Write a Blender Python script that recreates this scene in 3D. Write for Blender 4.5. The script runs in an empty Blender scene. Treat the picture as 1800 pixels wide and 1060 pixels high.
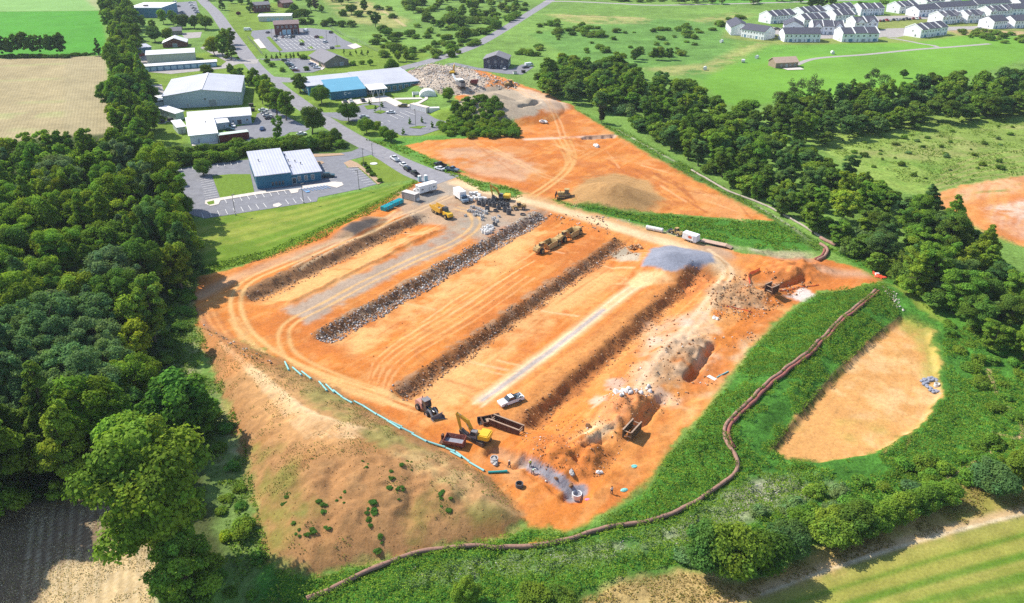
import bpy, bmesh, math, random
import numpy as np
from mathutils import Vector, Matrix
random.seed(7); RNG = np.random.default_rng(7)
C = bpy.context.scene.collection
PI = math.pi; R = math.radians
# ---------------------------------------------------------------- the camera's measured geometry (photo pixels -> ground)
FPX = 1380.0; TH = R(27.9); HC = 100.0
CT, ST = math.cos(TH), math.sin(TH)
def G(px, py, z=0.0):
    xn = (px - 900) / FPX; yn = (530 - py) / FPX
    dz = -ST + yn * CT; dy = CT + yn * ST
    t = (HC - z) / -dz
    return xn * t, dy * t
# ---------------------------------------------------------------- noise
def _hash(i, j, seed):
    n = (i.astype(np.int64) * 374761393 + j.astype(np.int64) * 668265263 + seed * 1442695041) & 0xffffffff
    n = ((n ^ (n >> 13)) * 1274126177) & 0xffffffff
    n = (n ^ (n >> 16)) & 0xffff
    return n / 65535.0
def vnoise(x, y, s, seed=0):
    x = np.asarray(x, float) / s; y = np.asarray(y, float) / s
    i = np.floor(x); j = np.floor(y); fx = x - i; fy = y - j
    fx = fx * fx * (3 - 2 * fx); fy = fy * fy * (3 - 2 * fy)
    a = _hash(i, j, seed); b = _hash(i + 1, j, seed); c = _hash(i, j + 1, seed); d = _hash(i + 1, j + 1, seed)
    return (a * (1 - fx) + b * fx) * (1 - fy) + (c * (1 - fx) + d * fx) * fy
def fbm(x, y, s, seed=0, o=3):
    t = 0; a = 1; n = 0
    for k in range(o):
        t = t + a * vnoise(x, y, s / 2 ** k, seed + k * 17); n += a; a *= .55
    return t / n
def sst(x, a, b):
    t = np.clip((x - a) / (b - a), 0, 1); return t * t * (3 - 2 * t)
def seg_dist(X, Y, pts, closed=False):
    pts = np.asarray(pts, float); d = np.full(np.shape(X), 1e9)
    n = len(pts)
    for k in range(n if closed else n - 1):
        a = pts[k]; b = pts[(k + 1) % n]; v = b - a; L = max(v @ v, 1e-9)
        t = np.clip(((X - a[0]) * v[0] + (Y - a[1]) * v[1]) / L, 0, 1)
        d = np.minimum(d, np.hypot(X - a[0] - t * v[0], Y - a[1] - t * v[1]))
    return d
def inside(X, Y, pts):
    r = np.zeros(np.shape(X), bool); n = len(pts)
    for k in range(n):
        x0, y0 = pts[k]; x1, y1 = pts[(k + 1) % n]
        if y0 == y1: continue
        c = (y0 > Y) != (y1 > Y)
        r ^= c & (X < (x1 - x0) * (Y - y0) / (y1 - y0) + x0)
    return r
def sdist(X, Y, pts):
    d = seg_dist(X, Y, pts, True)
    return np.where(inside(X, Y, pts), d, -d)
def W(pxs, z=0.0): return [G(p[0], p[1], z) for p in pxs]
# ---------------------------------------------------------------- site frame: A along the terraces, B across them
AX = (.573, .820); BX = (.820, -.573)
def ab(X, Y): return X * AX[0] + Y * AX[1], X * BX[0] + Y * BX[1]
def fromab(a, b): return a * AX[0] + b * BX[0], a * AX[1] + b * BX[1]
# ---------------------------------------------------------------- terrain height
MOUND = [(350, 575), (385, 680), (430, 800), (448, 890), (478, 985), (540, 1012), (640, 990), (760, 965), (890, 940), (925, 915), (860, 838), (780, 792), (690, 742), (560, 668), (470, 622)]
BASIN = [(1358, 790), (1450, 680), (1530, 600), (1585, 560), (1635, 580), (1648, 640), (1656, 690), (1620, 745), (1540, 795), (1440, 812), (1380, 806)]
SOCK = [(540, 1056), (600, 1028), (660, 1000), (720, 975), (780, 964), (850, 962), (940, 965), (1000, 952), (1050, 932), (1120, 922), (1170, 912), (1210, 890), (1260, 860), (1298, 832), (1300, 812), (1282, 790), (1268, 765), (1276, 745), (1310, 712), (1360, 665), (1420, 620), (1480, 560), (1540, 512)]
def dome(X, Y, px, py, r, h, z=0.0, p=1.0, sx=1.0, rot=0.0):
    cx, cy = G(px, py, z); c, s = math.cos(rot), math.sin(rot)
    u = ((X - cx) * c + (Y - cy) * s) / sx; v = -(X - cx) * s + (Y - cy) * c
    d = np.hypot(u, v) / r
    return h * np.clip(1 - d, 0, 1) ** p
def dome2(X, Y, px, py, r, h, sx=1.0, rot=0.0):
    cx, cy = G(px, py); c, s = math.cos(rot), math.sin(rot)
    u = ((X - cx) * c + (Y - cy) * s) / sx; v = -(X - cx) * s + (Y - cy) * c
    return h * sst(1 - np.hypot(u, v) / r, 0, 1)
def hfun(X, Y):
    a, b = ab(X, Y)
    rough = (fbm(X, Y, 5, 3, 3) - .5)
    bb = b + (vnoise(X, Y, 4, 5) - .5) * 1.3 + (vnoise(X, Y, 1.4, 6) - .5) * .7
    def saw(bt, w, hi, lo, back, a0, a1):
        prof = np.where(bb < bt, hi * sst(bb, bt - 22, bt), np.where(bb < bt + w, hi + (lo - hi) * sst(bb, bt, bt + w), lo * (1 - sst(bb, bt + w, bt + w + back))))
        return prof * sst(a, a0 - 4, a0 + 3) * (1 - sst(a, a1 - 3, a1 + 4))
    h = saw(-173, 4.2, .3, -1.8, 12, 115, 189) + saw(-139.5, 3.4, .15, -1.7, 26, 112, 214)
    h = h + saw(-106, 3.4, .15, -1.6, 26, 104, 209) + saw(-76.5, 3.0, .15, -1.9, 11, 112, 203)
    # low windrow beside the grey haul road
    h = h + .55 * np.exp(-((bb + 157.0) / .7) ** 2) * sst(a, 117, 122) * (1 - sst(a, 178, 186))
    # stockpile in front
    m = sdist(X, Y, W(MOUND)); mi = np.clip(m, 0, None)
    ridge = 6.0 * (1 - np.exp(-mi / 9.0))
    gull = np.exp(-((X + 32) / 2.2) ** 2) * 1.1 + np.exp(-((X + 18) / 1.6) ** 2) * .6 + np.exp(-((X + 8) / 2) ** 2) * .7
    fr = sst(mi, 2, 8) * (1 - sst(Y, 112, 120))
    h = h + ridge * (1 + .25 * (vnoise(X, Y, 16, 9) - .5)) + fr * ((fbm(X, Y, 4.5, 21, 4) - .5) * 2.0 - gull) + sst(mi, 1, 4) * (fbm(X, Y, 1.5, 23, 2) - .5) * .75
    # infiltration basin and its bank
    bs = sdist(X, Y, W(BASIN))
    h = h - .9 * sst(bs, -.5, .9)
    cr = seg_dist(X, Y, W([(1276, 765), (1310, 722), (1360, 675), (1420, 630), (1480, 570), (1540, 520)]))
    h = h + 1.6 * np.exp(-(cr / 8.0) ** 2) * (1 - sst(bs, -5, 0))
    # stockpiles
    h = h + dome2(X, Y, 1072, 350, 17, 6.0, 1.35, R(-20))
    g = dome(X, Y, 1168, 466, 12.5, 4.2, 0, .8, 1.2); g2 = dome(X, Y, 1200, 462, 9, 3.0, 0, .8, 1.5)
    h = h + np.maximum(g, g2) + dome2(X, Y, 1103, 449, 8, .7)
    h = h + np.maximum(dome(X, Y, 622, 405, 5.5, 3.0, 0, .8, 1.7, R(40)), dome(X, Y, 640, 396, 5.0, 3.0, 0, .8, 1.7, R(40)))
    top = [dome(X, Y, 845, 200, 19, 7, 0, .8, 1.3), dome(X, Y, 885, 203, 20, 8, 0, .8, 1.4), dome(X, Y, 930, 195, 15, 6.5, 0, .8, 1.2), dome(X, Y, 868, 180, 12, 5, 0, .8)]
    h = h + np.maximum.reduce(top)
    rb = np.maximum.reduce([dome(X, Y, 745, 140, 17, 5, 0, .6, 1.6), dome(X, Y, 790, 152, 18, 5.5, 0, .6, 1.8), dome(X, Y, 830, 148, 13, 4, 0, .6, 1.4)])
    h = h + rb * (.75 + .6 * fbm(X, Y, 6, 31, 3))
    h = h + dome2(X, Y, 978, 188, 9, 2.5, 1.6)
    # churned spoil on the right of the site
    pile = np.maximum.reduce([dome2(X, Y, 965, 805, 8.5, 3.0, 1.5, R(-25)), dome2(X, Y, 1020, 800, 7, 2.4, 1.5, R(50)), dome2(X, Y, 1095, 722, 8, 3.0, 1.5, R(55)), dome2(X, Y, 1060, 770, 5, 1.5, 1.5, R(50)),
                              dome2(X, Y, 1190, 628, 9, 1.7, 2.2, R(55)), dome2(X, Y, 1330, 520, 8, 1.6, 1.5), dome2(X, Y, 1290, 525, 7, 1.2, 1.4), dome2(X, Y, 1392, 476, 9, 2.6, 1.7), dome2(X, Y, 1240, 500, 9, 1.2, 1.6)])
    h = h + pile * (.8 + .5 * fbm(X, Y, 2.6, 41, 3)) + sst(pile, .15, 1.0) * (fbm(X, Y, 1.8, 43, 3) - .5) * 1.9
    def cut(pa, pb, w, dep):
        d = seg_dist(X, Y, W([pa, pb])) + (vnoise(X, Y, 2, 51) - .5) * .9
        return -dep * (1 - sst(d, w * .5, w * .5 + .9))
    h = h + cut((1210, 668), (1254, 606), 1.2, 1.7) + cut((1345, 510), (1412, 491), 1.4, 1.7)
    h = h + cut((1125, 745), (1165, 700), 1.6, 1.4) + cut((1010, 815), (1075, 760), 1.0, .8)
    h = h + cut((918, 818), (1012, 874), 2.0, 1.1) + cut((1000, 872), (1022, 868), 2.6, 1.0) + cut((868, 795), (915, 815), 2.2, 1.0)
    h = h + cut((915, 207), (945, 196), 1.5, 1.5) + cut((1030, 243), (1075, 240), 3.0, 1.6)
    site = sst(a, 90, 96) * (1 - sst(a, 232, 240)) * sst(b, -182, -176) * (1 - sst(b, -48, -40))
    right = site * sst(b, -70, -60)
    h = h + site * rough * .22 + right * (fbm(X, Y, 3, 61, 4) - .5) * 1.1
    # the roadside ditch below the pit
    wild = sst(sdist(X, Y, W([(930, 930), (1120, 880), (1300, 640), (1560, 500), (1800, 560), (1800, 820), (1330, 930), (1050, 1010), (540, 1058)])), 0, 4) * (bs < -2)
    h = h + wild * (fbm(X, Y, 9, 71, 3) - .5) * .9
    return h
XS = np.concatenate([np.arange(-4000, -520, 400), np.arange(-520, -330, 2.5), np.arange(-330, -120, 1.0), np.arange(-120, 125, .5), np.arange(125, 330, 1.0), np.arange(330, 520, 2.5), np.arange(520, 4001, 435)])
YS = np.concatenate([np.arange(-300, 60, 40), np.arange(60, 84, 3.), np.arange(84, 262, .5), np.arange(262, 520, 1.0), np.arange(520, 900, 2.5), np.arange(900, 7001, 300)])
GX, GY = np.meshgrid(XS, YS)
GZ = np.zeros_like(GX)
_m = (np.abs(GX) < 400) & (GY > 60) & (GY < 560)
GZ[_m] = hfun(GX[_m], GY[_m])
def hz(x, y):
    x = np.clip(x, XS[0], XS[-1] - 1e-3); y = np.clip(y, YS[0], YS[-1] - 1e-3)
    i = np.searchsorted(XS, x, 'right') - 1; j = np.searchsorted(YS, y, 'right') - 1
    fx = (x - XS[i]) / (XS[i + 1] - XS[i]); fy = (y - YS[j]) / (YS[j + 1] - YS[j])
    return (GZ[j, i] * (1 - fx) + GZ[j, i + 1] * fx) * (1 - fy) + (GZ[j + 1, i] * (1 - fx) + GZ[j + 1, i + 1] * fx) * fy
_ZL = np.arange(11, -5, -.05)
def PT(px, py):
    """photo pixel -> point on the terrain (first hit of the sight line)"""
    xn = (px - 900) / FPX; yn = (530 - py) / FPX
    dz = -ST + yn * CT; dy = CT + yn * ST
    t = (HC - _ZL) / -dz
    X = xn * t; Y = dy * t
    k = np.argmax(hz(X, Y) >= _ZL)
    return float(X[k]), float(Y[k]), float(_ZL[k])
def T2(pxs): return [PT(*p)[:2] for p in pxs]
# ---------------------------------------------------------------- object helpers
def tag(o, label=None, cat=None, group=None, kind=None):
    if label: o['label'] = label
    if cat: o['category'] = cat
    if group: o['group'] = group
    if kind: o['kind'] = kind
    return o
def thing(name, label, cat, loc=(0, 0, 0), rz=0.0, group=None):
    o = bpy.data.objects.new(name, None); C.objects.link(o)
    o.empty_display_size = .5
    o.location = loc; o.rotation_euler = (0, 0, rz)
    return tag(o, label, cat, group)
def copy_tree(o, parent=None):
    c = o.copy(); C.objects.link(c)
    if parent is not None: c.parent = parent
    for ch in o.children: copy_tree(ch, c)
    return c
def place(proto, loc, rz, label, group=None, scale=None, first=False):
    o = proto if first else copy_tree(proto)
    o.location = loc; o.rotation_euler = (0, 0, rz)
    if scale is not None: o.scale = scale if hasattr(scale, '__len__') else (scale,) * 3
    o['label'] = label
    if group: o['group'] = group
    elif 'group' in o: del o['group']
    return o
class MB:
    def __init__(s): s.v = []; s.f = []; s.m = []; s.k = 0
    def mi(s, k): s.k = k; return s
    def add(s, vs, fs, M=None):
        o = len(s.v)
        for p in vs:
            p = Vector(p)
            if M is not None: p = M @ p
            s.v.append(tuple(p))
        for f in fs: s.f.append([o + i for i in f]); s.m.append(s.k)
        return s
    def box(s, x0, x1, y0, y1, z0, z1, M=None, bev=0.0):
        if bev > 0:
            b = min(bev, (x1 - x0) * .45, (y1 - y0) * .45)
            bz = min(bev, (z1 - z0) * .45)
            def ring(z, i): return [(x0 + i, y0 + i * 0 + b, z), (x0 + b, y0 + i, z), (x1 - b, y0 + i, z), (x1 - i, y0 + b, z), (x1 - i, y1 - b, z), (x1 - b, y1 - i, z), (x0 + b, y1 - i, z), (x0 + i, y1 - b, z)]
            rs = [ring(z0, b * .9), ring(z0 + bz, 0), ring(z1 - bz, 0), ring(z1, b * .9)]
            vs = sum(rs, []); fs = [list(range(7, -1, -1)), [24 + i for i in range(8)]]
            for r in range(3):
                for i in range(8): fs.append([r * 8 + i, r * 8 + (i + 1) % 8, (r + 1) * 8 + (i + 1) % 8, (r + 1) * 8 + i])
            return s.add(vs, fs, M)
        vs = [(x0, y0, z0), (x1, y0, z0), (x1, y1, z0), (x0, y1, z0), (x0, y0, z1), (x1, y0, z1), (x1, y1, z1), (x0, y1, z1)]
        return s.add(vs, [(3, 2, 1, 0), (4, 5, 6, 7), (0, 1, 5, 4), (1, 2, 6, 5), (2, 3, 7, 6), (3, 0, 4, 7)], M)
    def ext(s, prof, y0, y1, M=None):
        """profile in x,z extruded along y"""
        n = len(prof)
        ar = sum(prof[i][0] * prof[(i + 1) % n][1] - prof[(i + 1) % n][0] * prof[i][1] for i in range(n))
        if ar < 0: prof = prof[::-1]
        vs = [(x, y0, z) for x, z in prof] + [(x, y1, z) for x, z in prof]
        fs = [list(range(n)), list(range(2 * n - 1, n - 1, -1))]
        for i in range(n): fs.append([i, n + i, n + (i + 1) % n, (i + 1) % n])
        return s.add(vs, fs, M)
    def prism(s, poly, z0, z1, M=None):
        n = len(poly)
        ar = sum(poly[i][0] * poly[(i + 1) % n][1] - poly[(i + 1) % n][0] * poly[i][1] for i in range(n))
        if ar < 0: poly = poly[::-1]
        vs = [(x, y, z0) for x, y in poly] + [(x, y, z1) for x, y in poly]
        fs = [list(range(n - 1, -1, -1)), list(range(n, 2 * n))]
        for i in range(n): fs.append([i, (i + 1) % n, n + (i + 1) % n, n + i])
        return s.add(vs, fs, M)
    def tube(s, pts, rad, n=8, cap=True, M=None):
        pts = [Vector(p) for p in pts]; k = len(pts)
        rads = rad if hasattr(rad, '__len__') else [rad] * k
        vs = []; fs = []; ref = Vector((0, 0, 1))
        for i in range(k):
            d = (pts[min(i + 1, k - 1)] - pts[max(i - 1, 0)]).normalized()
            if abs(d.dot(ref)) > .95: ref = Vector((1, 0, 0)) if abs(d.x) < .9 else Vector((0, 1, 0))
            u = d.cross(ref).normalized(); w = d.cross(u).normalized()
            for j in range(n):
                an = 2 * PI * j / n
                vs.append(pts[i] + (u * math.cos(an) + w * math.sin(an)) * rads[i])
        for i in range(k - 1):
            for j in range(n): fs.append([i * n + j, (i + 1) * n + j, (i + 1) * n + (j + 1) % n, i * n + (j + 1) % n])
        if cap: fs.append(list(range(n))); fs.append([(k - 1) * n + j for j in range(n - 1, -1, -1)])
        return s.add(vs, fs, M)
    def ball(s, c, r, seg=10, rings=6, M=None):
        rr = r if hasattr(r, '__len__') else (r, r, r); vs = []; fs = []
        for i in range(rings + 1):
            a = PI * i / rings
            for j in range(seg):
                b = 2 * PI * j / seg
                vs.append((c[0] + rr[0] * math.sin(a) * math.cos(b), c[1] + rr[1] * math.sin(a) * math.sin(b), c[2] + rr[2] * math.cos(a)))
        for i in range(rings):
            for j in range(seg): fs.append([i * seg + j, (i + 1) * seg + j, (i + 1) * seg + (j + 1) % seg, i * seg + (j + 1) % seg])
        return s.add(vs, fs, M)
    def build(s, name, mats, parent=None, loc=None, smooth=False):
        me = bpy.data.meshes.new(name)
        me.from_pydata(s.v, [], s.f); 
        for m in (mats if isinstance(mats, (list, tuple)) else [mats]): me.materials.append(m)
        me.polygons.foreach_set('material_index', s.m)
        if smooth: me.polygons.foreach_set('use_smooth', [True] * len(s.f))
        me.update()
        o = bpy.data.objects.new(name, me); C.objects.link(o)
        if parent is not None: o.parent = parent
        if loc is not None: o.location = loc
        return o
def RZ(a, x=0, y=0, z=0): return Matrix.Translation((x, y, z)) @ Matrix.Rotation(a, 4, 'Z')
def RY(a, x=0, y=0, z=0): return Matrix.Translation((x, y, z)) @ Matrix.Rotation(a, 4, 'Y')
# ---------------------------------------------------------------- materials
def _mat(name):
    m = bpy.data.materials.new(name); m.use_nodes = True
    return m, m.node_tree.nodes, m.node_tree.links, m.node_tree.nodes['Principled BSDF']
def mat(name, col, rough=.7, metal=0.0, var=.12, scale=1.5, bump=0.0, objcol=False, rib=None, spec=.3, dirt=None):
    """painted / metal / masonry surface with a little grime; rib=(axis, period, strength) adds pressed ribs"""
    m, N, L, b = _mat(name)
    b.inputs['Roughness'].default_value = rough; b.inputs['Metallic'].default_value = metal
    b.inputs['Specular IOR Level'].default_value = spec
    tc = N.new('ShaderNodeTexCoord')
    nz = N.new('ShaderNodeTexNoise'); nz.inputs['Scale'].default_value = scale; nz.inputs['Detail'].default_value = 6; nz.inputs['Roughness'].default_value = .65
    L.new(tc.outputs['Object'], nz.inputs['Vector'])
    mr = N.new('ShaderNodeMapRange'); mr.inputs['From Min'].default_value = .3; mr.inputs['From Max'].default_value = .7
    mr.inputs['To Min'].default_value = 1 - var; mr.inputs['To Max'].default_value = 1 + var
    L.new(nz.outputs['Fac'], mr.inputs['Value'])
    mx = N.new('ShaderNodeMix'); mx.data_type = 'RGBA'; mx.blend_type = 'MULTIPLY'; mx.inputs[0].default_value = 1
    if objcol:
        oi = N.new('ShaderNodeObjectInfo'); L.new(oi.outputs['Color'], mx.inputs[6])
    else: mx.inputs[6].default_value = (*col, 1)
    L.new(mr.outputs['Result'], mx.inputs[7])
    out = mx.outputs[2]
    if dirt:
        n2 = N.new('ShaderNodeTexNoise'); n2.inputs['Scale'].default_value = scale * 1.7; n2.inputs['Detail'].default_value = 8
        L.new(tc.outputs['Object'], n2.inputs['Vector'])
        r2 = N.new('ShaderNodeMapRange'); r2.inputs['From Min'].default_value = .5; r2.inputs['From Max'].default_value = .68; r2.inputs['To Max'].default_value = .75
        L.new(n2.outputs['Fac'], r2.inputs['Value'])
        m2 = N.new('ShaderNodeMix'); m2.data_type = 'RGBA'; L.new(r2.outputs['Result'], m2.inputs[0]); L.new(out, m2.inputs[6]); m2.inputs[7].default_value = (*dirt, 1)
        out = m2.outputs[2]
    L.new(out, b.inputs['Base Color'])
    if rib:
        w = N.new('ShaderNodeTexWave'); w.wave_type = 'BANDS'; w.bands_direction = rib[0]; w.inputs['Scale'].default_value = .314 / rib[1] * 1.0
        L.new(tc.outputs['Object'], w.inputs['Vector'])
        bp = N.new('ShaderNodeBump'); bp.inputs['Strength'].default_value = rib[2]; bp.inputs['Distance'].default_value = .08
        L.new(w.outputs['Fac'], bp.inputs['Height']); L.new(bp.outputs['Normal'], b.inputs['Normal'])
    elif bump:
        bp = N.new('ShaderNodeBump'); bp.inputs['Strength'].default_value = bump; bp.inputs['Distance'].default_value = .1
        L.new(nz.outputs['Fac'], bp.inputs['Height']); L.new(bp.outputs['Normal'], b.inputs['Normal'])
    return m
# ---------------------------------------------------------------- ground colour (what each patch of ground is made of, with some shade painted in)
ORANGE = (.515, .170, .034); ORANGE_L = (.57, .235, .064); TAN = (.62, .375, .15); RUST = (.40, .12, .035); BROWN = (.40, .215, .09); UMBER = (.17, .085, .04)
GREY = (.33, .28, .225); BLUEGREY = (.235, .245, .29); GRASS = (.105, .22, .03); MEADOW = (.155, .265, .052); LUSH = (.055, .19, .022); STRAW = (.46, .36, .19)
X_, Y_ = GX.ravel(), GY.ravel()
n1 = fbm(X_, Y_, 60, 101, 3); n2 = fbm(X_, Y_, 14, 102, 3); n3 = fbm(X_, Y_, 3.2, 103, 3); n4 = fbm(X_, Y_, 1.1, 104, 2)
COL = np.empty((len(X_), 3)); COL[:] = MEADOW
COL *= (1 + .5 * (n1 - .5) + .35 * (n2 - .5))[:, None]
ZONE = np.zeros(len(X_), int)
def _sub(pts, pad):
    p = np.asarray(pts); lo = p.min(0) - pad; hi = p.max(0) + pad
    return np.nonzero((X_ > lo[0]) & (X_ < hi[0]) & (Y_ > lo[1]) & (Y_ < hi[1]))[0]
def mixin(i, m, c, var=0.0, vn=None):
    c = np.asarray(c, float)[None]
    if var: c = c * (1 + var * ((n2 if vn is None else vn)[i] - .5))[:, None]
    COL[i] = COL[i] * (1 - m[:, None]) + c * m[:, None]
def area(px, c, soft=1.5, op=1.0, var=.3, zone=None, edge=1.0, vn=None, world=None, holes=0.0):
    pts = world if world is not None else T2(px)
    i = _sub(pts, soft + 3); s = sdist(X_[i], Y_[i], pts) + (n3[i] - .5) * 3.2 * edge + (n4[i] - .5) * 1.6 * edge
    m = sst(s, -soft, soft) * op
    if holes: m = m * sst(n2[i] * .6 + n3[i] * .4, holes - .12, holes + .12)
    mixin(i, m, c, var, vn)
    if zone: ZONE[i[s > 0]] = zone
def line(px, w, c, soft=.5, op=1.0, off=0.0, edge=.5, var=.25, world=None, breaks=0.0):
    pts = np.asarray(world if world is not None else T2(px), float)
    # resample smooth
    if len(pts) > 2:
        q = [pts[0]]
        P = np.vstack([2 * pts[0] - pts[1], pts, 2 * pts[-1] - pts[-2]])
        for k in range(1, len(P) - 2):
            for t in (.25, .5, .75, 1):
                a, b, c_, d = P[k - 1], P[k], P[k + 1], P[k + 2]
                q.append(.5 * (2 * b + (c_ - a) * t + (2 * a - 5 * b + 4 * c_ - d) * t * t + (3 * b - a - 3 * c_ + d) * t ** 3))
        pts = np.array(q)
    if off:
        tg = np.gradient(pts, axis=0); tg /= np.maximum(np.linalg.norm(tg, axis=1), 1e-6)[:, None]
        pts = pts + np.stack([-tg[:, 1], tg[:, 0]], 1) * off
    i = _sub(pts, w + soft + 3)
    d = seg_dist(X_[i], Y_[i], pts) + (n3[i] - .5) * 1.4 * edge
    m = (1 - sst(d, w / 2 - soft, w / 2 + soft)) * op
    if breaks: m = m * sst(n2[i], breaks - .1, breaks + .1)
    mixin(i, m, c, var)
def tracks(px, c=TAN, gap=2.0, w=.8, op=.8, world=None, **k):
    for o in (-gap / 2, gap / 2): line(px, w, c, .45, op, o, .3, world=world, **k)
# --- far fields
area([(-150, -2), (175, -2), (176, 18), (-150, 22)], (.20, .36, .10), 3, zone=3, var=.2)
area([(150, -2), (176, -2), (175, 20), (165, 12)], (.36, .33, .17), 3, .7)
area([(-150, 22), (176, 19), (185, 60), (192, 96), (120, 100), (-150, 106)], (.075, .27, .024), 2, zone=3, var=.25)
line([(-150, 21), (175, 18)], 3, (.22, .36, .12), 1.5, .8)
area([(-200, 108), (185, 98), (190, 150), (205, 250), (-200, 250)], (.35, .285, .155), 2, zone=2, var=.4)
for yy, op in ((112, .5), (138, .35), (178, .4), (198, .6), (203, .4), (225, .35)): line([(-150, yy + 9), (115, yy)], 6, (.30, .33, .13), 3, op, breaks=.45)
area([(113, 100), (186, 98), (205, 245), (112, 240)], (.33, .275, .155), 2, .8)
area([(1215, 130), (1380, 90), (1560, 60), (1640, 58), (1960, 72), (1960, 100), (1800, 105), (1650, 150), (1300, 188), (1265, 180)], (.145, .305, .036), 5, zone=3, var=.6, vn=n1)
area([(1265, 100), (1300, 80), (1500, 78), (1600, 85), (1400, 100), (1380, 108), (1300, 112)], (.13, .29, .04), 4, .9, var=.3)
area([(930, 60), (1100, 30), (1290, 40), (1290, 90), (1240, 140), (1120, 120), (1000, 100)], (.115, .24, .05), 5, .8, var=.6)
for p in ([(960, 25), (1010, 24), (1130, 31), (1145, 34), (1130, 42), (1020, 42), (985, 35)], [(1210, 35), (1290, 22), (1330, 25), (1260, 45)], [(590, 12), (650, 5), (720, 35), (700, 50), (620, 40)], [(570, 0), (640, 0), (690, 20), (600, 30)], [(1130, 120), (1240, 112), (1330, 70), (1350, 78), (1250, 128), (1180, 132)]):
    area(p, (.36, .31, .12), 6, .65, var=.5, holes=.42)
line([(985, 27), (1130, 32)], 3, (.48, .36, .18), 2, .8)
line([(625, 3), (670, 18), (712, 46)], 3, (.5, .38, .2), 1, .7)
area([(1415, 240), (1520, 215), (1800, 188), (2000, 178), (2000, 305), (1800, 312), (1680, 330), (1640, 350), (1560, 330), (1500, 300)], (.215, .30, .06), 4, zone=4, var=.6, vn=n1)
area([(1415, 240), (1520, 215), (1800, 188), (2000, 178), (2000, 305), (1800, 312), (1640, 350)], (.11, .21, .03), 4, .7, holes=.55)
area([(1420, 265), (2000, 190), (2000, 260), (1700, 290)], (.32, .30, .11), 5, .6, holes=.55)
area([(1632, 345), (1700, 325), (1800, 308), (2000, 290), (2000, 460), (1800, 432), (1740, 410), (1660, 372)], (.58, .33, .17), 2, zone=1, var=.2)
area([(1660, 365), (1740, 345), (1800, 335), (2000, 330), (2000, 460), (1800, 432), (1740, 412)], ORANGE, 3, .8)
area([(1735, 365), (1800, 350), (1900, 360), (1900, 420), (1790, 420), (1750, 400)], (.62, .52, .42), 3, .8, holes=.35)
line([(1650, 350), (1720, 338), (1770, 334), (1800, 320)], 2.0, (.14, .22, .04), .8, .7, breaks=.45)
for k in range(5): line([(1635 + 6 * k, 335 - 9 * k), (1720, 312 - 9 * k), (1800, 303 - 10 * k)], 1.2, (.34, .28, .12), .6, .55)
area([(1230, -4), (1800, -4), (1800, 12), (1640, 6), (1480, 4), (1250, 8)], (.10, .28, .035), 8, .8)
area([(1340, 55), (1660, 15), (1800, 30), (1960, 40), (1960, 62), (1700, 62), (1600, 75), (1370, 78), (1270, 66), (1280, 50)], (.24, .25, .07), 5, .7, var=.4)
area([(1660, 52), (1800, 55), (1960, 58), (1960, 66), (1790, 62), (1690, 62)], (.50, .33, .19), 3, .75, holes=.4)
# --- lawns round the works
LAWN = (.155, .235, .03)
for p in ([(236, 100), (395, 90), (470, 150), (540, 210), (430, 215), (260, 200), (230, 130)], [(270, 180), (330, 230), (330, 262), (262, 262)], [(500, 140), (620, 145), (760, 190), (820, 210), (780, 240), (700, 250), (640, 240), (540, 180)],
          [(440, 90), (560, 130), (690, 125), (760, 98), (700, 75), (560, 85), (480, 100)], [(395, 40), (470, 30), (480, 70), (440, 110), (410, 70)], [(400, 5), (520, 5), (520, 30), (400, 40)]):
    area(p, LAWN, 3, .95, var=.4)
area([(330, 392), (430, 372), (560, 350), (700, 325), (745, 318), (700, 345), (600, 395), (480, 450), (352, 485), (345, 430)], (.135, .22, .022), 1, var=.45, zone=5, edge=.3)
area([(335, 395), (480, 368), (600, 348), (560, 380), (440, 420), (345, 450)], (.26, .27, .05), 4, .6, holes=.5)
for k in range(9):
    t = k / 8
    line([(345 + 4 * t, 395 + 78 * t), (480, 370 + 60 * t), (600, 345 + 40 * t), (705, 318 + 22 * t)], 1.6, (.27, .29, .06) if k % 2 else (.11, .19, .02), .8, .5, breaks=.42)
area([(640, 275), (672, 278), (700, 300), (722, 315), (690, 322), (655, 320), (625, 292)], (.16, .225, .03), 1, zone=5)
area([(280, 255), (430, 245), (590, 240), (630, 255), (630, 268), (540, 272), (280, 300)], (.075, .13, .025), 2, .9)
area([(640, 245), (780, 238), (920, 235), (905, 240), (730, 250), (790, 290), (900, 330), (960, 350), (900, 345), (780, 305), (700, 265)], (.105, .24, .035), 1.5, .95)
# --- forest floor
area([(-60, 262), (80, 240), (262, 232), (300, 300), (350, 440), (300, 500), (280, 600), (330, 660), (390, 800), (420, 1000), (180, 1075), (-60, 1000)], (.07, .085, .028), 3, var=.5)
area([(262, 520), (345, 490), (345, 640), (420, 740), (450, 860), (480, 1000), (560, 1070), (420, 1070), (350, 820), (300, 650)], (.13, .20, .05), 2, .95, var=.6, vn=n3)
area([(262, 520), (345, 490), (345, 640), (420, 740), (450, 860), (380, 830), (300, 650)], (.40, .33, .19), 2, .55, holes=.52)
area([(-60, 905), (60, 890), (170, 870), (200, 880), (250, 960), (285, 980), (270, 1075), (-60, 1100)], (.49, .36, .19), 1.0, zone=2, var=.5, vn=n3)
area([(-80, 880), (90, 885), (200, 880), (215, 925), (150, 985), (80, 1010), (60, 1080), (-80, 1090)], (.17, .115, .075), 1.5, .9, var=.4)  # wood's shadow over the stubble, deepened by painting the ground dark brown
for k in range(14): line([(60 + 17 * k, 885), (40 + 18 * k, 1075)], .35, (.54, .45, .3), .2, .6)
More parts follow.
